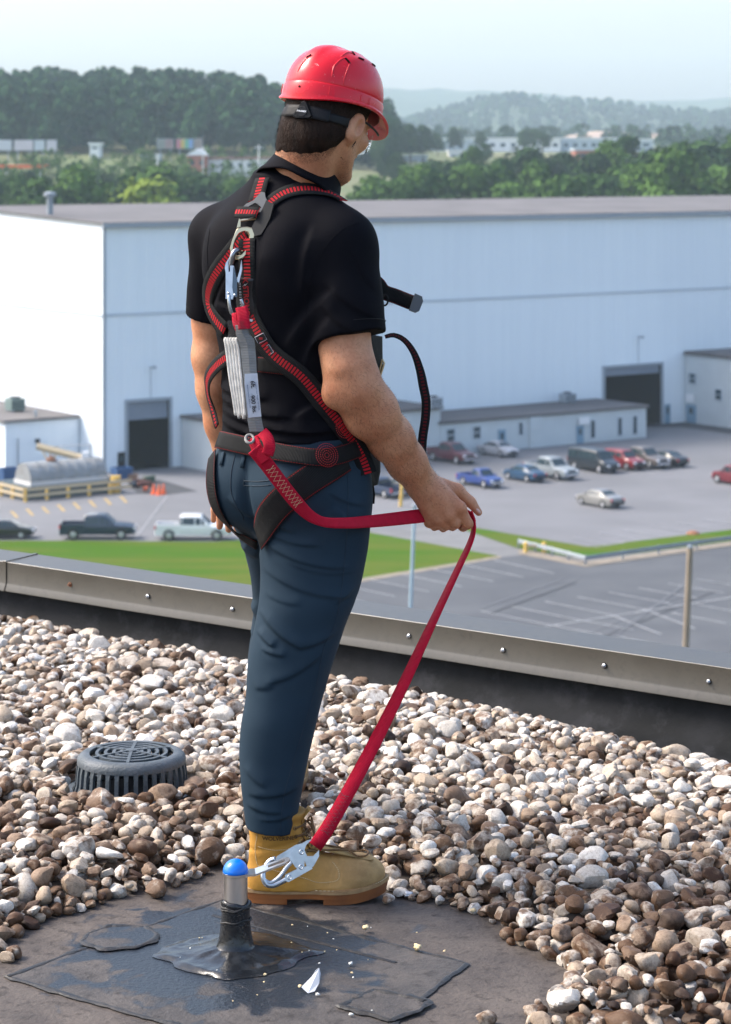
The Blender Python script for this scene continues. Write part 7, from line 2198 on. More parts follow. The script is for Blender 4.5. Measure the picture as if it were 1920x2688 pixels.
# ================================================================ harness
def web_mat(name, base, red=True, edge=False, rib=.0032, redcol=(.46, .010, .018), period=.0078, half=.19):
    m, n, l, p = nodes_of(name)
    uv = n.new('ShaderNodeUVMap'); sp = n.new('ShaderNodeSeparateXYZ'); l.new(uv.outputs[0], sp.inputs[0])
    def math_(op, a, b=None, c=None):
        q = n.new('ShaderNodeMath'); q.operation = op
        for i, v in enumerate((a, b, c)):
            if v is None: continue
            if isinstance(v, (int, float)): q.inputs[i].default_value = v
            else: l.new(v, q.inputs[i])
        return q.outputs[0]
    u, v = sp.outputs[0], sp.outputs[1]
    tc = n.new('ShaderNodeTexCoord'); nz = n.new('ShaderNodeTexNoise'); nz.inputs['Scale'].default_value = 60; l.new(tc.outputs['Object'], nz.inputs['Vector'])
    col = n.new('ShaderNodeMix'); col.data_type = 'RGBA'; col.inputs[6].default_value = (*[c * .65 for c in base], 1); col.inputs[7].default_value = (*base, 1); l.new(nz.outputs['Fac'], col.inputs[0])
    out = col.outputs[2]
    if red:
        a = math_('LESS_THAN', math_('ABSOLUTE', math_('SUBTRACT', u, .5)), half)
        b = math_('LESS_THAN', math_('FRACT', math_('DIVIDE', v, period)), .58)
        mx = n.new('ShaderNodeMix'); mx.data_type = 'RGBA'; l.new(math_('MULTIPLY', a, b), mx.inputs[0]); l.new(out, mx.inputs[6]); mx.inputs[7].default_value = (*redcol, 1); out = mx.outputs[2]
    if edge:
        a = math_('GREATER_THAN', math_('ABSOLUTE', math_('SUBTRACT', u, .5)), .435); a2 = math_('LESS_THAN', math_('ABSOLUTE', math_('SUBTRACT', u, .5)), .465)
        b = math_('LESS_THAN', math_('FRACT', math_('DIVIDE', v, .0056)), .68)
        mx = n.new('ShaderNodeMix'); mx.data_type = 'RGBA'; l.new(math_('MULTIPLY', math_('MULTIPLY', a, a2), b), mx.inputs[0]); l.new(out, mx.inputs[6]); mx.inputs[7].default_value = (.22, .008, .012, 1); out = mx.outputs[2]
    l.new(out, p.inputs['Base Color']); p.inputs['Roughness'].default_value = .7; p.inputs['Specular IOR Level'].default_value = .15
    w_ = math_('SINE', math_('MULTIPLY', v, 2 * math.pi / rib))
    bp = n.new('ShaderNodeBump'); bp.inputs['Strength'].default_value = .6; bp.inputs['Distance'].default_value = .0008; l.new(w_, bp.inputs['Height']); l.new(bp.outputs[0], p.inputs['Normal'])
    return m
M_web = web_mat('black_red_webbing', (.010, .011, .012))
M_webe = web_mat('black_belt_webbing', (.011, .0115, .012), red=False, edge=True)
M_webd = web_mat('dark_webbing', (.012, .012, .013), red=True, redcol=(.10, .008, .01))
M_redweb = web_mat('red_lanyard_webbing', (.58, .008, .036), red=False, rib=.0030)
M_greyplate = mat('grey_plastic_plate', (.075, .08, .085), .4, bump=.05, bscale=200)
M_gold = mat('yellow_zinc_forging', (.66, .55, .36), .28, metal=1.0, var=.12, scale=40)
M_label = mat('black_label', (.012, .012, .013), .4)
M_redink = mat('red_print', (.45, .012, .015), .5)
M_pack = web_mat('grey_tear_webbing', (.32, .315, .30), red=False, rib=.0034)
M_packw = mat('white_woven_edge', (.74, .72, .68), .75, var=.25, scale=70, bump=.5, bscale=500)
M_whitelab = mat('white_label', (.62, .64, .70), .5, var=.08, scale=80)
M_ink = mat('black_print', (.03, .03, .04), .6)

def tri_of(V, F): return [tuple(v) for v in V], [tuple(int(i) for i in f) for f in F]
vv, ff = tri_of(SV, SF); n0 = len(vv); v2, f2 = tri_of(TV, TF); vv += v2; ff += [tuple(i + n0 for i in f) for f in f2]
CLOTH_BVH = BVHTree.FromPolygons(vv, ff)
EYE = Vector((0, 0, CH))
def on_cloth(px, py, lift=.004):
    """point of the clothing surface in line with a photo pixel, and its normal"""
    d = (at(px, py, 5.0) - EYE).normalized()
    h = CLOTH_BVH.ray_cast(EYE, d, 20)
    if h[0] is None: return None
    nn = h[1] if h[1].dot(d) < 0 else -h[1]
    return h[0] + nn * lift, nn
def strap_on(pix, hw, name, m, parent, lift=.004, T=.0022, Yf=None, smoothn=5, step=.008, uvoff=0.0, flat=0.0):
    """strap lying on the clothing along surveyed points; (px, py, Y) entries hang free"""
    pts, nrm = [], []
    cm = catmull([Vector((p[0], p[1], (p[2] if len(p) > 2 else 0))) for p in pix], 12)
    for q in cm:
        if q.z > 1: pts.append(at(q.x, q.y, q.z)); nrm.append(Vector((0, -1, .1))); continue
        r_ = on_cloth(q.x, q.y, lift)
        if r_ is None: continue
        pts.append(r_[0]); nrm.append(r_[1])
    for _ in range(smoothn):
        pts = [pts[0]] + [(pts[i - 1] + pts[i] * 2 + pts[i + 1]) / 4 for i in range(1, len(pts) - 1)] + [pts[-1]]
        nrm = [nrm[0]] + [(nrm[i - 1] + nrm[i] * 2 + nrm[i + 1]).normalized() for i in range(1, len(nrm) - 1)] + [nrm[-1]]
    nrm = [(n_ * (1 - flat) + NREF * flat).normalized() for n_ in nrm]
    pts = [p + n_ * .0015 for p, n_ in zip(pts, nrm)]
    return ribbon_mesh(pts, nrm, hw, T, name, m, parent, uvoff)
NREF = Vector((-.2, -.97, .12)).normalized()
hp0 = on_cloth(650, 600)[0]
har = thing('safety_harness', 'black and red full body safety harness strapped over the polo and trousers', 'harness', tuple(hp0))
H_ = .0215
strap_on([(676, 530), (684, 498), (694, 468)], H_, 'shoulder_strap', M_web, har)
strap_on([(704, 542), (728, 517), (760, 503), (800, 498), (840, 503), (876, 515), (900, 532)], .0185, 'shoulder_strap', M_web, har)
strap_on([(652, 618), (632, 640), (600, 680), (568, 724), (553, 765), (556, 806), (575, 838), (600, 868)], H_, 'back_strap', M_web, har, lift=.007, flat=.3)
strap_on([(657, 628), (657, 680), (659, 740), (660, 790), (668, 835), (684, 875), (708, 915), (742, 948), (790, 982), (830, 1036), (864, 1080), (890, 1116), (915, 1154), (942, 1198), (958, 1245)], H_, 'back_strap', M_web, har, lift=.008, flat=.55)
strap_on([(682, 956), (722, 960), (770, 966)], .0175, 'waist_strap', M_webe, har, lift=.003)
strap_on([(560, 1153), (600, 1160), (660, 1172), (728, 1190), (800, 1203), (850, 1205), (890, 1195), (925, 1180), (955, 1168)], .0205, 'belt', M_webe, har, lift=.010)
strap_on([(592, 942), (576, 954), (556, 972), (544, 996, 5.44), (542, 1020, 5.46), (548, 1050, 5.50), (560, 1085, 5.52), (568, 1120, 5.52)], .0180, 'side_strap', M_web, har, lift=.006) if False else None
cm = [at(598, 936, 5.40), at(572, 956, 5.43), at(552, 980, 5.47), at(544, 1005, 5.50), at(548, 1040, 5.53), at(560, 1080, 5.54), at(570, 1120, 5.53)]
q = catmull(cm, .008); ribbon_mesh(q, [Vector((-.45, -.85, .25)).lerp(Vector((-.95, -.25, 0)), i / len(q)) for i in range(len(q))], .0185, .0022, 'side_strap', M_web, har)
strap_on([(566, 1186), (560, 1240), (562, 1290), (574, 1335), (600, 1374), (640, 1404), (676, 1424)], .0200, 'leg_strap', M_webe, har, lift=.006)
strap_on([(905, 1200), (862, 1228), (815, 1258), (770, 1290), (728, 1328), (700, 1368), (684, 1412)], .0330, 'leg_strap', M_webe, har, lift=.0045)
# round stitched patches where straps meet
for px, py, rr_ in ((851, 1199, .026), (893, 1122, .024)):
    c, nn = on_cloth(px, py, .0165); 
    a = nn.orthogonal().normalized(); b = nn.cross(a)
    for k in range(5):
        r_ = rr_ * (1 - k * .2); mb = MB(); N_ = max(12, int(r_ * 1300))
        for i in range(N_):
            t0, t1 = 2 * math.pi * i / N_, 2 * math.pi * (i + .6) / N_
            mb.tube([c + (a * math.cos(t) + b * math.sin(t)) * r_ for t in (t0, (t0 + t1) / 2, t1)], .0006, 4)
        mb.build('stitch_ring', M_redink, har, world=True)['kind'] = 'stuff'
# dorsal plate: pad and open triangular slider
c0, nn0 = on_cloth(676, 560, .006)
def plate(pix, th, name, m, lift=.012, holes=None):
    pts = []
    base, nb = on_cloth(sum(p[0] for p in pix) / len(pix), sum(p[1] for p in pix) / len(pix), lift)
    nb = (nb + Vector((0, -1, 0)) * .6).normalized()
    def prj(p):
        d = (at(p[0], p[1], 5.0) - EYE).normalized(); t = (base - EYE).dot(nb) / d.dot(nb); return EYE + d * t
    if not holes:
        mb = MB(); mb.extrude([prj(p) for p in pix], nb * th)
        return mb.build(name, m, har, world=True)
    mb = MB(); a = [prj(p) for p in pix]; b = [prj(p) for p in holes]
    rg = [[p, q, q + nb * th, p + nb * th] for p, q in zip(a, b)]; rg.append(rg[0]); mb.loft(rg); return mb.build(name, m, har, world=True, smooth=False)
plate([(690, 555), (702, 528), (722, 538), (712, 575), (700, 600), (688, 618), (672, 622), (664, 600), (676, 575)], .006, 'dorsal_pad', mat('dark_grey_pad', (.012, .0125, .013), .5, spec=.2), .004)
plate([(640, 545), (648, 537), (668, 527), (688, 505), (697, 507), (699, 520), (710, 540), (714, 548), (706, 560), (640, 557)], .004, 'slider_plate', M_greyplate, .010, holes=[(651, 547), (656, 543), (668, 536), (672, 534), (676, 536), (680, 539), (686, 544), (688, 547), (684, 548.5), (652, 549)])
# loop that carries the D-ring
cw, nw = on_cloth(652, 572, .012)
strap_on([(634, 566), (650, 564), (668, 566), (690, 570)], .0135, 'ring_loop', M_web, har, lift=.018)

# D-ring: forged plate with a rectangular slot and an oval hole
dring_base, dn = on_cloth(642, 628, .022); dn = Vector((-.12, -.98, .16)).normalized()
def on_plane(px, py, base, nn):
    d = (at(px, py, 5.0) - EYE).normalized(); t = (base - EYE).dot(nn) / d.dot(nn); return EYE + d * t
def ring_plate(outer, inner, th, name, m, parent, base, nn, smooth=True):
    mb = MB(); b2 = [on_plane(*p, base, nn) for p in outer]; b3 = [on_plane(*p, base, nn) for p in inner]; rg = []
    for a, b in zip(b2, b3):
        md = (b - a) * .18
        rg.append([a, a + md + nn * th * .5, b - md + nn * th * .5, b, b - md - nn * th * .5, a + md - nn * th * .5])
    rg.append(rg[0]); mb.loft(rg); return mb.build(name, m, parent, world=True, smooth=smooth, sharp=R(35))
def z1(x, y): return (520 + x / 6.317, 470 + y / 6.317)
out_ = [z1(*p) for p in ((690, 800), (640, 830), (600, 930), (560, 1040), (530, 1150), (545, 1255), (610, 1325), (680, 1345), (760, 1310), (840, 1220), (900, 1110), (940, 1000), (965, 880), (950, 815), (820, 790))]
inn_ = [z1(*p) for p in ((725, 890), (690, 910), (655, 950), (625, 1010), (600, 1090), (590, 1160), (610, 1235), (660, 1270), (725, 1245), (785, 1180), (830, 1100), (848, 1020), (845, 940), (815, 885), (770, 870))]
ring_plate(out_, inn_, .006, 'd_ring', M_gold, har, dring_base, dn)
mb = MB(); pA = [on_plane(*z1(*p), dring_base, dn) for p in ((650, 810), (690, 655), (715, 700), (712, 800))]; mb.extrude(pA, dn * .005); mb.build('d_ring_lug', M_gold, har, world=True)
mb = MB(); pA = [on_plane(*z1(*p), dring_base, dn) for p in ((910, 800), (985, 625), (1028, 635), (1022, 690), (962, 880))]; mb.extrude(pA, dn * .005); mb.build('d_ring_lug', M_gold, har, world=True)
mb = MB(); mb.tube([on_plane(*z1(705, 690), dring_base - dn * .004, dn), on_plane(*z1(1000, 650), dring_base - dn * .004, dn)], .003, 8); mb.build('d_ring_bar', M_gold, har, world=True)
# brand label sleeve on the right back strap
lab = []
for t in np.linspace(0, 1, 14):
    px, py = 658.5 + 8 * t ** 1.6, 728 + 104 * t
    r_ = on_cloth(px, py, .0150); lab.append(r_)
ribbon_mesh([p for p, _ in lab], [NREF for _ in lab], .0225, .002, 'label_sleeve', M_label, har)
ctr, cn = on_cloth(664.5, 782, .0178); top_, _ = on_cloth(660, 735, .0178); bot_, _ = on_cloth(667, 830, .0178)
rd = (bot_ - top_).normalized(); cn = NREF; cn = (cn - rd * cn.dot(rd)).normalized(); upv = cn.cross(rd)
text_mesh('STRONG', .0165, 'lettering', M_redink, har, ctr + rd * .004 + upv * .001 + cn * .0012, rd, upv, .0002, bold=.0004)
text_mesh('K', .0165, 'lettering', M_redink, har, ctr - rd * .0405 + upv * .001 + cn * .0012, rd, upv, .0002, bold=.0004)
mb = MB(); b_ = ctr - rd * .032 + cn * .0012
mb.extrude([b_ + rd * x + upv * y for x, y in ((-.004, .008), (.001, .001), (-.001, .0005), (.005, -.007), (.001, -.001), (.003, 0))], cn * .0003); mb.build('logo_flash', M_white, har, world=True)
for k in range(2):
    mb = MB()
    for j in range(12):
        s_ = -.036 + j * .0062; mb.extrude([ctr + rd * (s_ + x) + upv * (-.0108 - k * .0026 + y) + cn * .0010 for x, y in ((0, 0), (.0045 - .001 * (j % 3), 0), (.0045 - .001 * (j % 3), .0010), (0, .0010))], cn * .0002)
    mb.build('small_print', M_white, har, world=True)['kind'] = 'stuff'
mb = MB(); e_, en = on_cloth(669, 836, .0165)
mb.extrude([e_ + upv * a + rd * b for a, b in ((-.013, -.005), (.011, -.001), (.011, .004), (-.013, .001))], cn * .001); mb.build('white_tab', M_whitelab, har, world=True)
# small size label and load indicator on the same strap
for (px, py, w_, h_, m_) in ((690, 884, .012, .008, M_label), (709, 918, .011, .010, M_label)):
    c, nn = on_cloth(px, py, .0095); rd2 = (on_cloth(px + 14, py + 24, .0095)[0] - c).normalized(); nn = (nn - rd2 * nn.dot(rd2)).normalized(); uu = nn.cross(rd2)
    mb = MB(); mb.extrude([c + uu * a + rd2 * b for a, b in ((-w_, -h_), (w_, -h_), (w_, h_), (-w_, h_))], nn * .0012); mb.build('strap_label', m_, har, world=True)
    mb = MB(); q_ = [c + uu * a + rd2 * b + nn * .0014 for a, b in ((-w_, -h_), (w_, -h_), (w_, h_), (-w_, h_), (-w_, -h_))]; mb.tube(q_, .0006, 4); mb.build('label_border', M_whitelab, har, world=True)
c, nn = on_cloth(690, 884, .0112); mb = MB(); mb.box(c, (.008, .003, .005), M=None); mb.build('label_mark', M_redink, har, world=True)
# front gear that shows past the arm: side flap, chest strap end, hanging loop, buckle
M_pouch = mat('black_cordura', (.006, .006, .007), .7, bump=.2, bscale=400, spec=.2)
mb = MB(); fl = [at(955, 1120, 5.47), at(985, 1130, 5.52), at(994, 1180, 5.53), at(995, 1240, 5.53), at(988, 1274, 5.52), at(975, 1278, 5.50), at(962, 1240, 5.47), at(950, 1180, 5.46)]
mb.extrude(fl, (.004, .012, 0)); mb.build('side_flap', M_pouch, har, world=True)
mb = MB(); mb.extrude([at(975, 880, 5.45), at(1000, 885, 5.52), at(1001, 960, 5.52), at(996, 1000, 5.52), at(985, 1080, 5.50), at(988, 1130, 5.50), at(955, 1130, 5.46), at(958, 960, 5.45)], (.004, .02, 0)); mb.build('front_strap', M_pouch, har, world=True)
q = catmull([at(858, 742, 5.585), at(900, 728, 5.60), at(950, 728, 5.59), at(988, 742, 5.565), at(1008, 766, 5.57), at(1040, 778, 5.58), at(1075, 792, 5.58), at(1092, 797, 5.58)], .006)
ribbon_mesh(q, [Vector((0.1, -.98, .12))] * len(q), .0175, .0022, 'chest_strap_end', M_webe, har)
mb = MB(); cc = at(1094, 798, 5.575); dx_ = (at(1092, 797, 5.58) - at(1040, 778, 5.58)).normalized(); up_ = Vector((-.05, .25, .97)); up_ = (up_ - dx_ * up_.dot(dx_)).normalized()
mb.extrude([cc + dx_ * a + up_ * b for a, b in ((-.012, -.021), (.004, -.021), (.011, -.014), (.012, .010), (.006, .020), (-.012, .021))], dx_.cross(up_).normalized() * .006); mb.build('strap_tip', M_greyplate, har, world=True)
mb = MB(); q = [at(1010 + 9 * math.cos(t), 788 + 14 * math.sin(t), 5.56) for t in np.linspace(0, 2 * math.pi, 20)]; mb.tube(q, .0022, 6, False); mb.build('strap_ring', M_blk, har, world=True, smooth=True)
q = catmull([at(1012, 884, 5.53), at(1035, 880, 5.55), at(1062, 893, 5.56), at(1086, 925, 5.57), at(1102, 968, 5.57), at(1112, 1015, 5.57), at(1119, 1055, 5.57), at(1117, 1100, 5.57), at(1110, 1150, 5.57), at(1106, 1210, 5.56)], .008)
ribbon_mesh(q, [Vector((.55, -.8, .25)).lerp(Vector((.25, -.97, 0)), min(1, i / (len(q) * .5))) for i in range(len(q))], [.0045 + .0065 * min(1, i / (len(q) * .45)) for i in range(len(q))], .002, 'hanging_loop', M_webd, har)
mb = MB()
for a, b in (((1004, 943), (994, 985)), ((1009, 955), (998, 990))): mb.tube([at(*a, 5.50), at(*b, 5.50)], .0022, 6)
mb.tube([at(1004, 943, 5.50), at(1010, 955, 5.50)], .0022, 6); mb.tube([at(994, 985, 5.50), at(999, 990, 5.50)], .0022, 6); mb.build('buckle', M_gold, har, world=True)
mb = MB(); q = [at(978, 1276, 5.50), at(981, 1300, 5.50), at(979, 1322, 5.50)]; mb.tube(q, .004, 6); mb.build('strap_tail', M_pouch, har, world=True)

# ================================================================ trouser details
M_tseam = mat('trouser_seam', (.014, .028, .044), .8)
def seam(pix, r_, name, m=None, parent=None, lift=.0005):
    q = []
    for p in catmull([Vector((a, b, 0)) for a, b in pix], 10):
        h = on_cloth(p.x, p.y, lift)
        if h: q.append(h[0])
    if len(q) < 2: return
    mb = MB(); mb.tube(q, r_, 5); mb.build(name, m or M_tseam, parent or trous, world=True, smooth=True)
seam([(618, 1195), (608, 1240), (607, 1290), (620, 1325), (638, 1355), (640, 1365)], .0011, 'seat_seam')
seam([(912, 1230), (914, 1300), (912, 1380), (906, 1450), (895, 1560), (878, 1640), (850, 1700), (830, 1800), (800, 1900), (770, 2000), (745, 2090), (735, 2180)], .0006, 'side_seam')
for a, b, y in ((641, 712, 1262), (793, 828, 1288)):
    seam([(a, y), ((a + b) / 2, y + 2), (b, y - 1)], .0012, 'pocket_edge'); seam([(a, y + 12), ((a + b) / 2, y + 14), (b, y + 11)], .0010, 'pocket_edge'); seam([(a, y - 5), (a - 1, y + 5), (a, y + 15)], .0010, 'pocket_edge'); 
for px in (586, 640, 848):
    q = [on_cloth(px + 4, 1188 + (px - 586) * .12, .004), on_cloth(px, 1206 + (px - 586) * .12, .004), on_cloth(px - 3, 1222 + (px - 586) * .12, .003)]
    ribbon_mesh([a[0] for a in q], [a[1] for a in q], .0048, .002, 'belt_loop', M_trouser, trous)
seam([(945, 585), (905, 600), (868, 632), (838, 680), (816, 735), (806, 790), (806, 850)], .0006, 'sleeve_seam', M_shirt, shirt)
seam([(552, 600), (545, 660), (548, 720), (552, 780)], .0006, 'sleeve_seam', M_shirt, shirt)
# turned-out pale pocket bag at the right front
mb = MB(); mb.extrude([at(944, 1328, 5.335), at(952, 1322, 5.335), at(950, 1350, 5.33), at(942, 1375, 5.335), at(936, 1380, 5.335)], (.002, .006, 0)); mb.build('pocket_bag', M_whitelab, trous, world=True)

# ================================================================ lanyard
lan = thing('lanyard', 'red webbing shock absorbing lanyard from the harness to the anchor post', 'lanyard', tuple(at(640, 690, 5.2)))
# upper snap hook
kb = Vector(dring_base) + dn * .016; kn = dn
def zk(x, y, d_=0.0): return on_plane(*z1(x, y), kb + kn * d_, kn)
hk = bpy.data.objects.new('snap_hook', None); COL.objects.link(hk); hk.location = zk(600, 1500); put_world_keep(hk, lan)
mb = MB(); q = [zk(720, 1215, -.022), zk(700, 1185, -.012), zk(660, 1180, .0), zk(610, 1205, .004), zk(580, 1260, .006), zk(565, 1330, .004), zk(550, 1400, .002), zk(520, 1470, 0)]
mb.tube(catmull(q, .003), .0062, 10); mb.build('hook_nose', mat('dark_forged_steel', (.28, .28, .30), .3, metal=1), hk, world=True, smooth=True)
mb = MB(); mb.extrude([zk(*p) for p in ((540, 1290), (470, 1400), (455, 1480), (470, 1560), (470, 1990), (585, 2000), (600, 1950), (640, 1960), (660, 1850), (640, 1650), (630, 1540), (600, 1440), (545, 1440), (540, 1540), (520, 1545), (510, 1400))], kn * .007); mb.build('hook_body', M_zinc, hk, world=True)
mb = MB(); mb.extrude([zk(*p, .007) for p in ((590, 1460), (625, 1540), (655, 1700), (655, 1950), (600, 1950), (575, 1800))], kn * .004); mb.build('hook_cheek', mat('blue_grey_steel', (.10, .13, .16), .35, metal=.9), hk, world=True)
mb = MB(); mb.extrude([zk(*p, .002) for p in ((730, 1340), (742, 1500), (690, 1725), (645, 1700), (700, 1520))], kn * .006); mb.build('gate', M_zinc, hk, world=True)
for x, y in ((625, 1930), (520, 1900)):
    mb = MB(); mb.lathe([(.0026, .006), (.0026, .0125), (.001, .0135)], zk(x, y), 10, kn.to_track_quat('Z', 'Y').to_matrix(), caps=True); mb.build('rivet', M_zinc, hk, world=True)
mb = MB(); q = [zk(515, 1930, .008), zk(520, 2050, .008), zk(545, 2180, .004), zk(580, 2240, -.002), zk(700, 2230, -.006), zk(750, 2150, -.004), zk(745, 2080, 0), zk(715, 1990, .002)]
mb.tube(catmull(q, .004), .0040, 8); mb.build('swivel_eye', M_zinc, hk, world=True, smooth=True)
# red loop through the eye
mb = None
q = [at(634, 806, 5.168), at(639, 832, 5.160), at(642, 864, 5.157)]
ribbon_mesh(catmull(q, .004), [Vector((0, -1, .15))] * len(catmull(q, .004)), .0130, .003, 'webbing_loop', M_redweb, lan)
q = [at(616, 822, 5.180), at(618, 845, 5.172), at(625, 866, 5.168)]
ribbon_mesh(catmull(q, .004), [Vector((-.3, -.95, 0))] * len(catmull(q, .004)), .0060, .003, 'webbing_loop', M_redweb, lan)
# shock pack: tear webbing folded zig-zag, edges showing, in a clear sleeve
pk = bpy.data.objects.new('shock_pack', None); COL.objects.link(pk); pk.location = at(640, 1000, 5.17); put_world_keep(pk, lan)
def z2(x, y): return (560 + x / 5.685, 780 + y / 5.685)
YP = lambda y: 5.165 - .012 * math.sin(math.pi * min(1, max(0, (y - 850) / 300.)))
def zp(x, y, d_=0.0):
    a, b = z2(x, y); return at(a, b, YP(b) + d_)
right = [(490, 400), (535, 560), (605, 620), (625, 700), (640, 900), (650, 1100), (668, 1270), (690, 1500), (715, 1780), (740, 1900), (765, 2005)]
mid = [(330, 420), (345, 560), (370, 640), (400, 720), (420, 900), (440, 1100), (460, 1300), (480, 1500), (505, 1780), (520, 1880), (545, 2010)]
rg = []
for a, b in zip(mid, right):
    rg.append([zp(*a, -.002), zp((a[0] + b[0]) / 2, (a[1] + b[1]) / 2, -.005), zp(*b, 0), zp(b[0], b[1], .035), zp(a[0], a[1], .035)])
mb = MB(); mb.loft(rg, caps=True); me = mb.mesh('front_face'); ul = me.uv_layers.new(name='UVMap')
for lp in me.loops:
    co = me.vertices[lp.vertex_index].co; ul.data[lp.index].uv = (co.x * 20, co.z)
me.materials.append(M_pack); o = bpy.data.objects.new('front_face', me); COL.objects.link(o); put_world(o, pk)
left = [(215, 440), (235, 560), (165, 640), (180, 720), (205, 900), (225, 1100), (255, 1300), (290, 1500), (330, 1760), (420, 1850), (490, 2010)]
for k in range(5):                               # each visible fold of the webbing edge
    f0 = k / 5.; path = []
    for i, (a, b) in enumerate(zip(left, mid)):
        if i < 2 or i > 8: continue
        if k == 0 and i < 5: pass
        x = a[0] + (b[0] - a[0]) * (f0 + .08); y = a[1] + (b[1] - a[1]) * f0
        path.append(zp(x, y, .022 - .020 * f0))
    e0 = zp(left[2][0] + (mid[2][0] - left[2][0]) * (f0 + .12), 622, .026 - .02 * f0)
    path = [e0] + path
    if k in (1, 3): path = path[:-1] + [path[-1] + Vector((.002, 0, -.006))]
    c_ = catmull(path, .008)
    ribbon_mesh(c_, [Vector((-.35, -.93, .05))] * len(c_), .0031, .0060, 'webbing_fold', M_packw, pk)
m, n, l, p = nodes_of('clear_pvc'); p.inputs['Base Color'].default_value = (.96, .97, .98, 1); p.inputs['Transmission Weight'].default_value = .95; p.inputs['Roughness'].default_value = .18; p.inputs['IOR'].default_value = 1.06; p.inputs['Alpha'].default_value = .35
M_pvc = m
mb = MB(); rg = []
for (a, b) in ((( 208, 352), (470, 352)), ((215, 420), (495, 400)), ((232, 500), (520, 490)), ((215, 590), (570, 580)), ((160, 640), (612, 625)), ((178, 760), (632, 740))):
    rg.append([zp(a[0], a[1], .004), zp((a[0] * .6 + b[0] * .4), a[1], -.012), zp(b[0], b[1], -.008), zp(b[0], b[1], .03), zp(a[0], a[1], .03)])
mb.loft(rg); mb.build('clear_sleeve', M_pvc, pk, world=True, smooth=True)
mb = MB(); mb.extrude([zp(470, 1145, -.0065), zp(660, 1135, -.0045), zp(672, 1270, -.0045), zp(692, 1500, -.0045), zp(720, 1782, -.0045), zp(525, 1800, -.0065), zp(490, 1500, -.0065), zp(470, 1300, -.0065)], (0, -.001, 0)); lb = mb.build('paper_label', M_whitelab, pk, world=True)
lc = zp(610, 1480, -.0085); ldir = (zp(650, 1760, -.0085) - zp(575, 1200, -.0085)).normalized(); lnx = Vector((0, -1, 0)); lup = Vector((0, -1, 0)).cross(ldir)
if lup.x < 0: lup = -lup
text_mesh('6ft.', .0125, 'lettering', M_ink, pk, zp(592, 1305, -.0085), ldir, lup, .0002, bold=.0003)
text_mesh('900 lbs.', .0125, 'lettering', M_ink, pk, zp(604, 1600, -.0085), ldir, lup, .0002, bold=.0003)
for xo, txt in ((545, 'Read Instructions Before Use'), (665, 'Maximum User Weight 130-310 lbs.')):
    text_mesh(txt, .0042, 'lettering', M_bluebin, pk, zp(xo - (12 if xo < 600 else 4), 1480, -.0085), ldir, lup, .0002)
# red webbing: knot at the pack, sweep under the seat, up into the fist, down to the lower hook
kq = [at(688, 1134, 5.152), at(702, 1150, 5.140), at(708, 1172, 5.134), at(702, 1194, 5.134)]
c_ = catmull(kq, .004); ribbon_mesh(c_, [Vector((.1, -.97, .2))] * len(c_), .0125, .0032, 'webbing_knot', M_redweb, lan)
kq = [at(664, 1150, 5.160), at(672, 1170, 5.146), at(684, 1192, 5.141), at(698, 1212, 5.141)]
c_ = catmull(kq, .004); ribbon_mesh(c_, [Vector((-.3, -.92, .2))] * len(c_), .0125, .0032, 'webbing_knot', M_redweb, lan)
mb = MB(); q = [at(656 + 11 * math.cos(t), 1152 + 11 * math.sin(t), 5.155 - .012 * math.sin(t)) for t in np.linspace(0, 2 * math.pi, 16)]; mb.tube(q, .0032, 6, False); mb.build('pack_eye', M_pack, lan, world=True, smooth=True)
path = [(668, 1178, 5.140), (700, 1218, 5.150), (738, 1268, 5.165), (778, 1318, 5.18), (812, 1352, 5.20), (850, 1370, 5.215), (900, 1373, 5.24), (960, 1370, 5.30), (1030, 1363, 5.375), (1090, 1356, 5.44), (1128, 1352, 5.478), (1165, 1352, 5.487), (1200, 1350, 5.488), (1225, 1347, 5.488), (1237, 1352, 5.484), (1243, 1370, 5.478)]
c_ = catmull([at(*p_) for p_ in path], .006)
nn = []; hw_ = []
for i, v in enumerate(c_):
    px = v.x * FPX / v.y + 960
    k = np.interp(px, [660, 780, 830, 870, 960, 1100], [0, 0, .5, .8, 1, 1])
    nn.append(Vector((-.25, -.85, .45)).lerp(Vector((-.35, -.93, .22)), k).normalized()); hw_.append(float(np.interp(px, [660, 780, 840, 880, 1000, 1100, 1200, 1245], [.0160, .0150, .0105, .0112, .0150, .0165, .0120, .0060])))
ribbon_mesh(c_, nn, hw_, .003, 'webbing', M_redweb, lan)
path = [(1237, 1344, 5.486), (1244, 1372, 5.478), (1242, 1400, 5.47), (1230, 1435, 5.455), (1208, 1482, 5.44), (1170, 1562, 5.41), (1120, 1668, 5.37), (1060, 1796, 5.325), (990, 1938, 5.28), (920, 2070, 5.235), (872, 2155, 5.215), (840, 2205, 5.205), (828, 2222, 5.205)]
c_ = catmull([at(*p_) for p_ in path], .01); nn, hw_ = [], []
for i, v in enumerate(c_):
    t = i / (len(c_) - 1.)
    a = R(float(np.interp(t, [0, .12, .3, .55, .75, 1], [80, 74, 66, 44, 26, 4]))); hw_.append(.0155)
    tv = (c_[min(i + 1, len(c_) - 1)] - c_[max(i - 1, 0)]).normalized(); e_ = Vector((-tv.z, 0, tv.x)).normalized(); y_ = tv.cross(e_).normalized()
    nn.append((e_ * math.cos(a) + y_ * math.sin(a)).cross(tv))
ribbon_mesh(c_, nn, hw_, .003, 'webbing', M_redweb, lan)
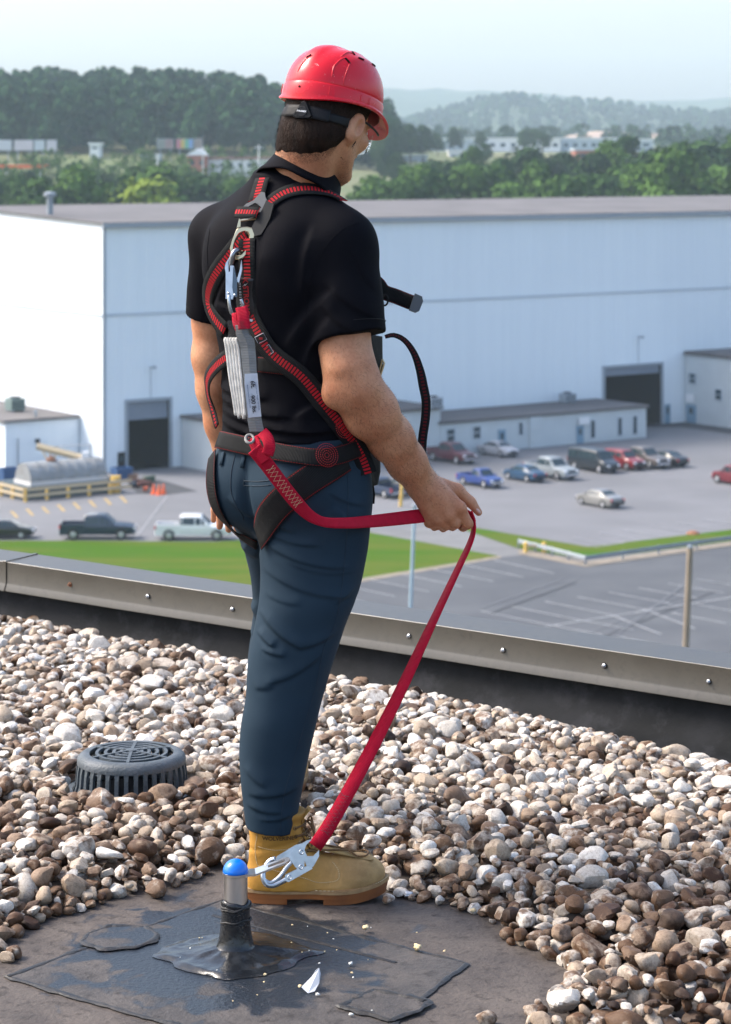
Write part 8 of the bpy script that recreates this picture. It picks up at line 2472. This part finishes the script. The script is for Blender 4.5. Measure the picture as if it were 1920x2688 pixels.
# bar-tack zigzags at both sewn ends
def zigzag(pix, Yf, off, amp, step, col):
    mb = MB(); q = catmull([at(a, b, Yf(a, b)) for a, b in pix], step); nrm = Vector((0, -1, .1))
    for ph in (0, 1):
        pts = []
        for i, v in enumerate(q):
            t = (q[min(i + 1, len(q) - 1)] - q[max(i - 1, 0)]).normalized(); b = t.cross(nrm).normalized()
            pts.append(v + b * amp * (1 if (i + ph) % 2 else -1) + nrm * off)
        mb.tube(pts, .0006, 4)
    mb.build('bar_tack', col, lan, world=True)['kind'] = 'stuff'
zigzag([(709, 1228), (738, 1268), (785, 1325)], lambda a, b: np.interp(a, [700, 738, 778, 812], [5.150, 5.165, 5.18, 5.20]) - .003, .002, .010, .009, M_thread)
zigzag([(905, 2085), (878, 2140), (852, 2185)], lambda a, b: np.interp(a, [840, 872, 920], [5.205, 5.215, 5.235]) - .002, .003, .010, .007, M_greyplate)
# lower snap hook clipped through the slot of the anchor plate
def z6(x, y): return (560 + x / 3.248, 2050 + y / 3.248)
lk = bpy.data.objects.new('snap_hook', None); COL.objects.link(lk); hb = at(*z6(640, 720), 5.10); lk.location = hb; put_world_keep(lk, lan)
hnn = Vector((.12, -.97, .22)).normalized()
def zh(x, y, d_=0.0): return on_plane(*z6(x, y), hb + hnn * d_, hnn)
mb = MB(); mb.extrude([zh(*p) for p in ((520, 690), (545, 640), (700, 545), (760, 530), (800, 505), (838, 498), (790, 545), (775, 590), (800, 640), (850, 640), (900, 590), (900, 640), (850, 730), (800, 735), (770, 660), (760, 740), (720, 760), (680, 700), (640, 665), (560, 690))], hnn * .008); mb.build('hook_spine', M_zinc, lk, world=True)
mb = MB(); mb.extrude([zh(*p, .008) for p in ((690, 560), (750, 560), (785, 600), (775, 740), (745, 765), (700, 735), (650, 660))], hnn * .003); mb.build('hook_cheek', M_zinc, lk, world=True)
mb = MB(); mb.extrude([zh(*p, .003) for p in ((610, 800), (720, 745), (830, 715), (845, 745), (640, 860), (612, 850))], hnn * .009); mb.build('latch_plate', M_zinc, lk, world=True)
mb = MB(); q = [zh(670, 690, .004), zh(625, 740, .004), (zh(570, 815, .004)), zh(500, 865, .004), zh(440, 850, .004), zh(425, 800, .004)]
mb.tube(catmull(q, .003), .0048, 8); mb.build('gate', M_zinc, lk, world=True, smooth=True)
mb = MB(); q = [zh(530, 665, .002), zh(490, 680, -.002), zh(455, 720, -.002), zh(428, 780, .002), zh(428, 830, .004), zh(455, 880, .004), zh(510, 890, .004), zh(570, 865, .004), zh(625, 835, .004)]
mb.tube(catmull(q, .003), .0058, 10); mb.build('hook_nose', M_zinc, lk, world=True, smooth=True)
for x, y in ((748, 603), (745, 730), (648, 818)):
    mb = MB(); mb.lathe([(.0055, .009), (.0055, .0125), (.0042, .0135), (.003, .0125), (0, .0125)], zh(x, y), 16, hnn.to_track_quat('Z', 'Y').to_matrix()); mb.build('rivet', M_zinc, lk, world=True, smooth=True, sharp=R(40))
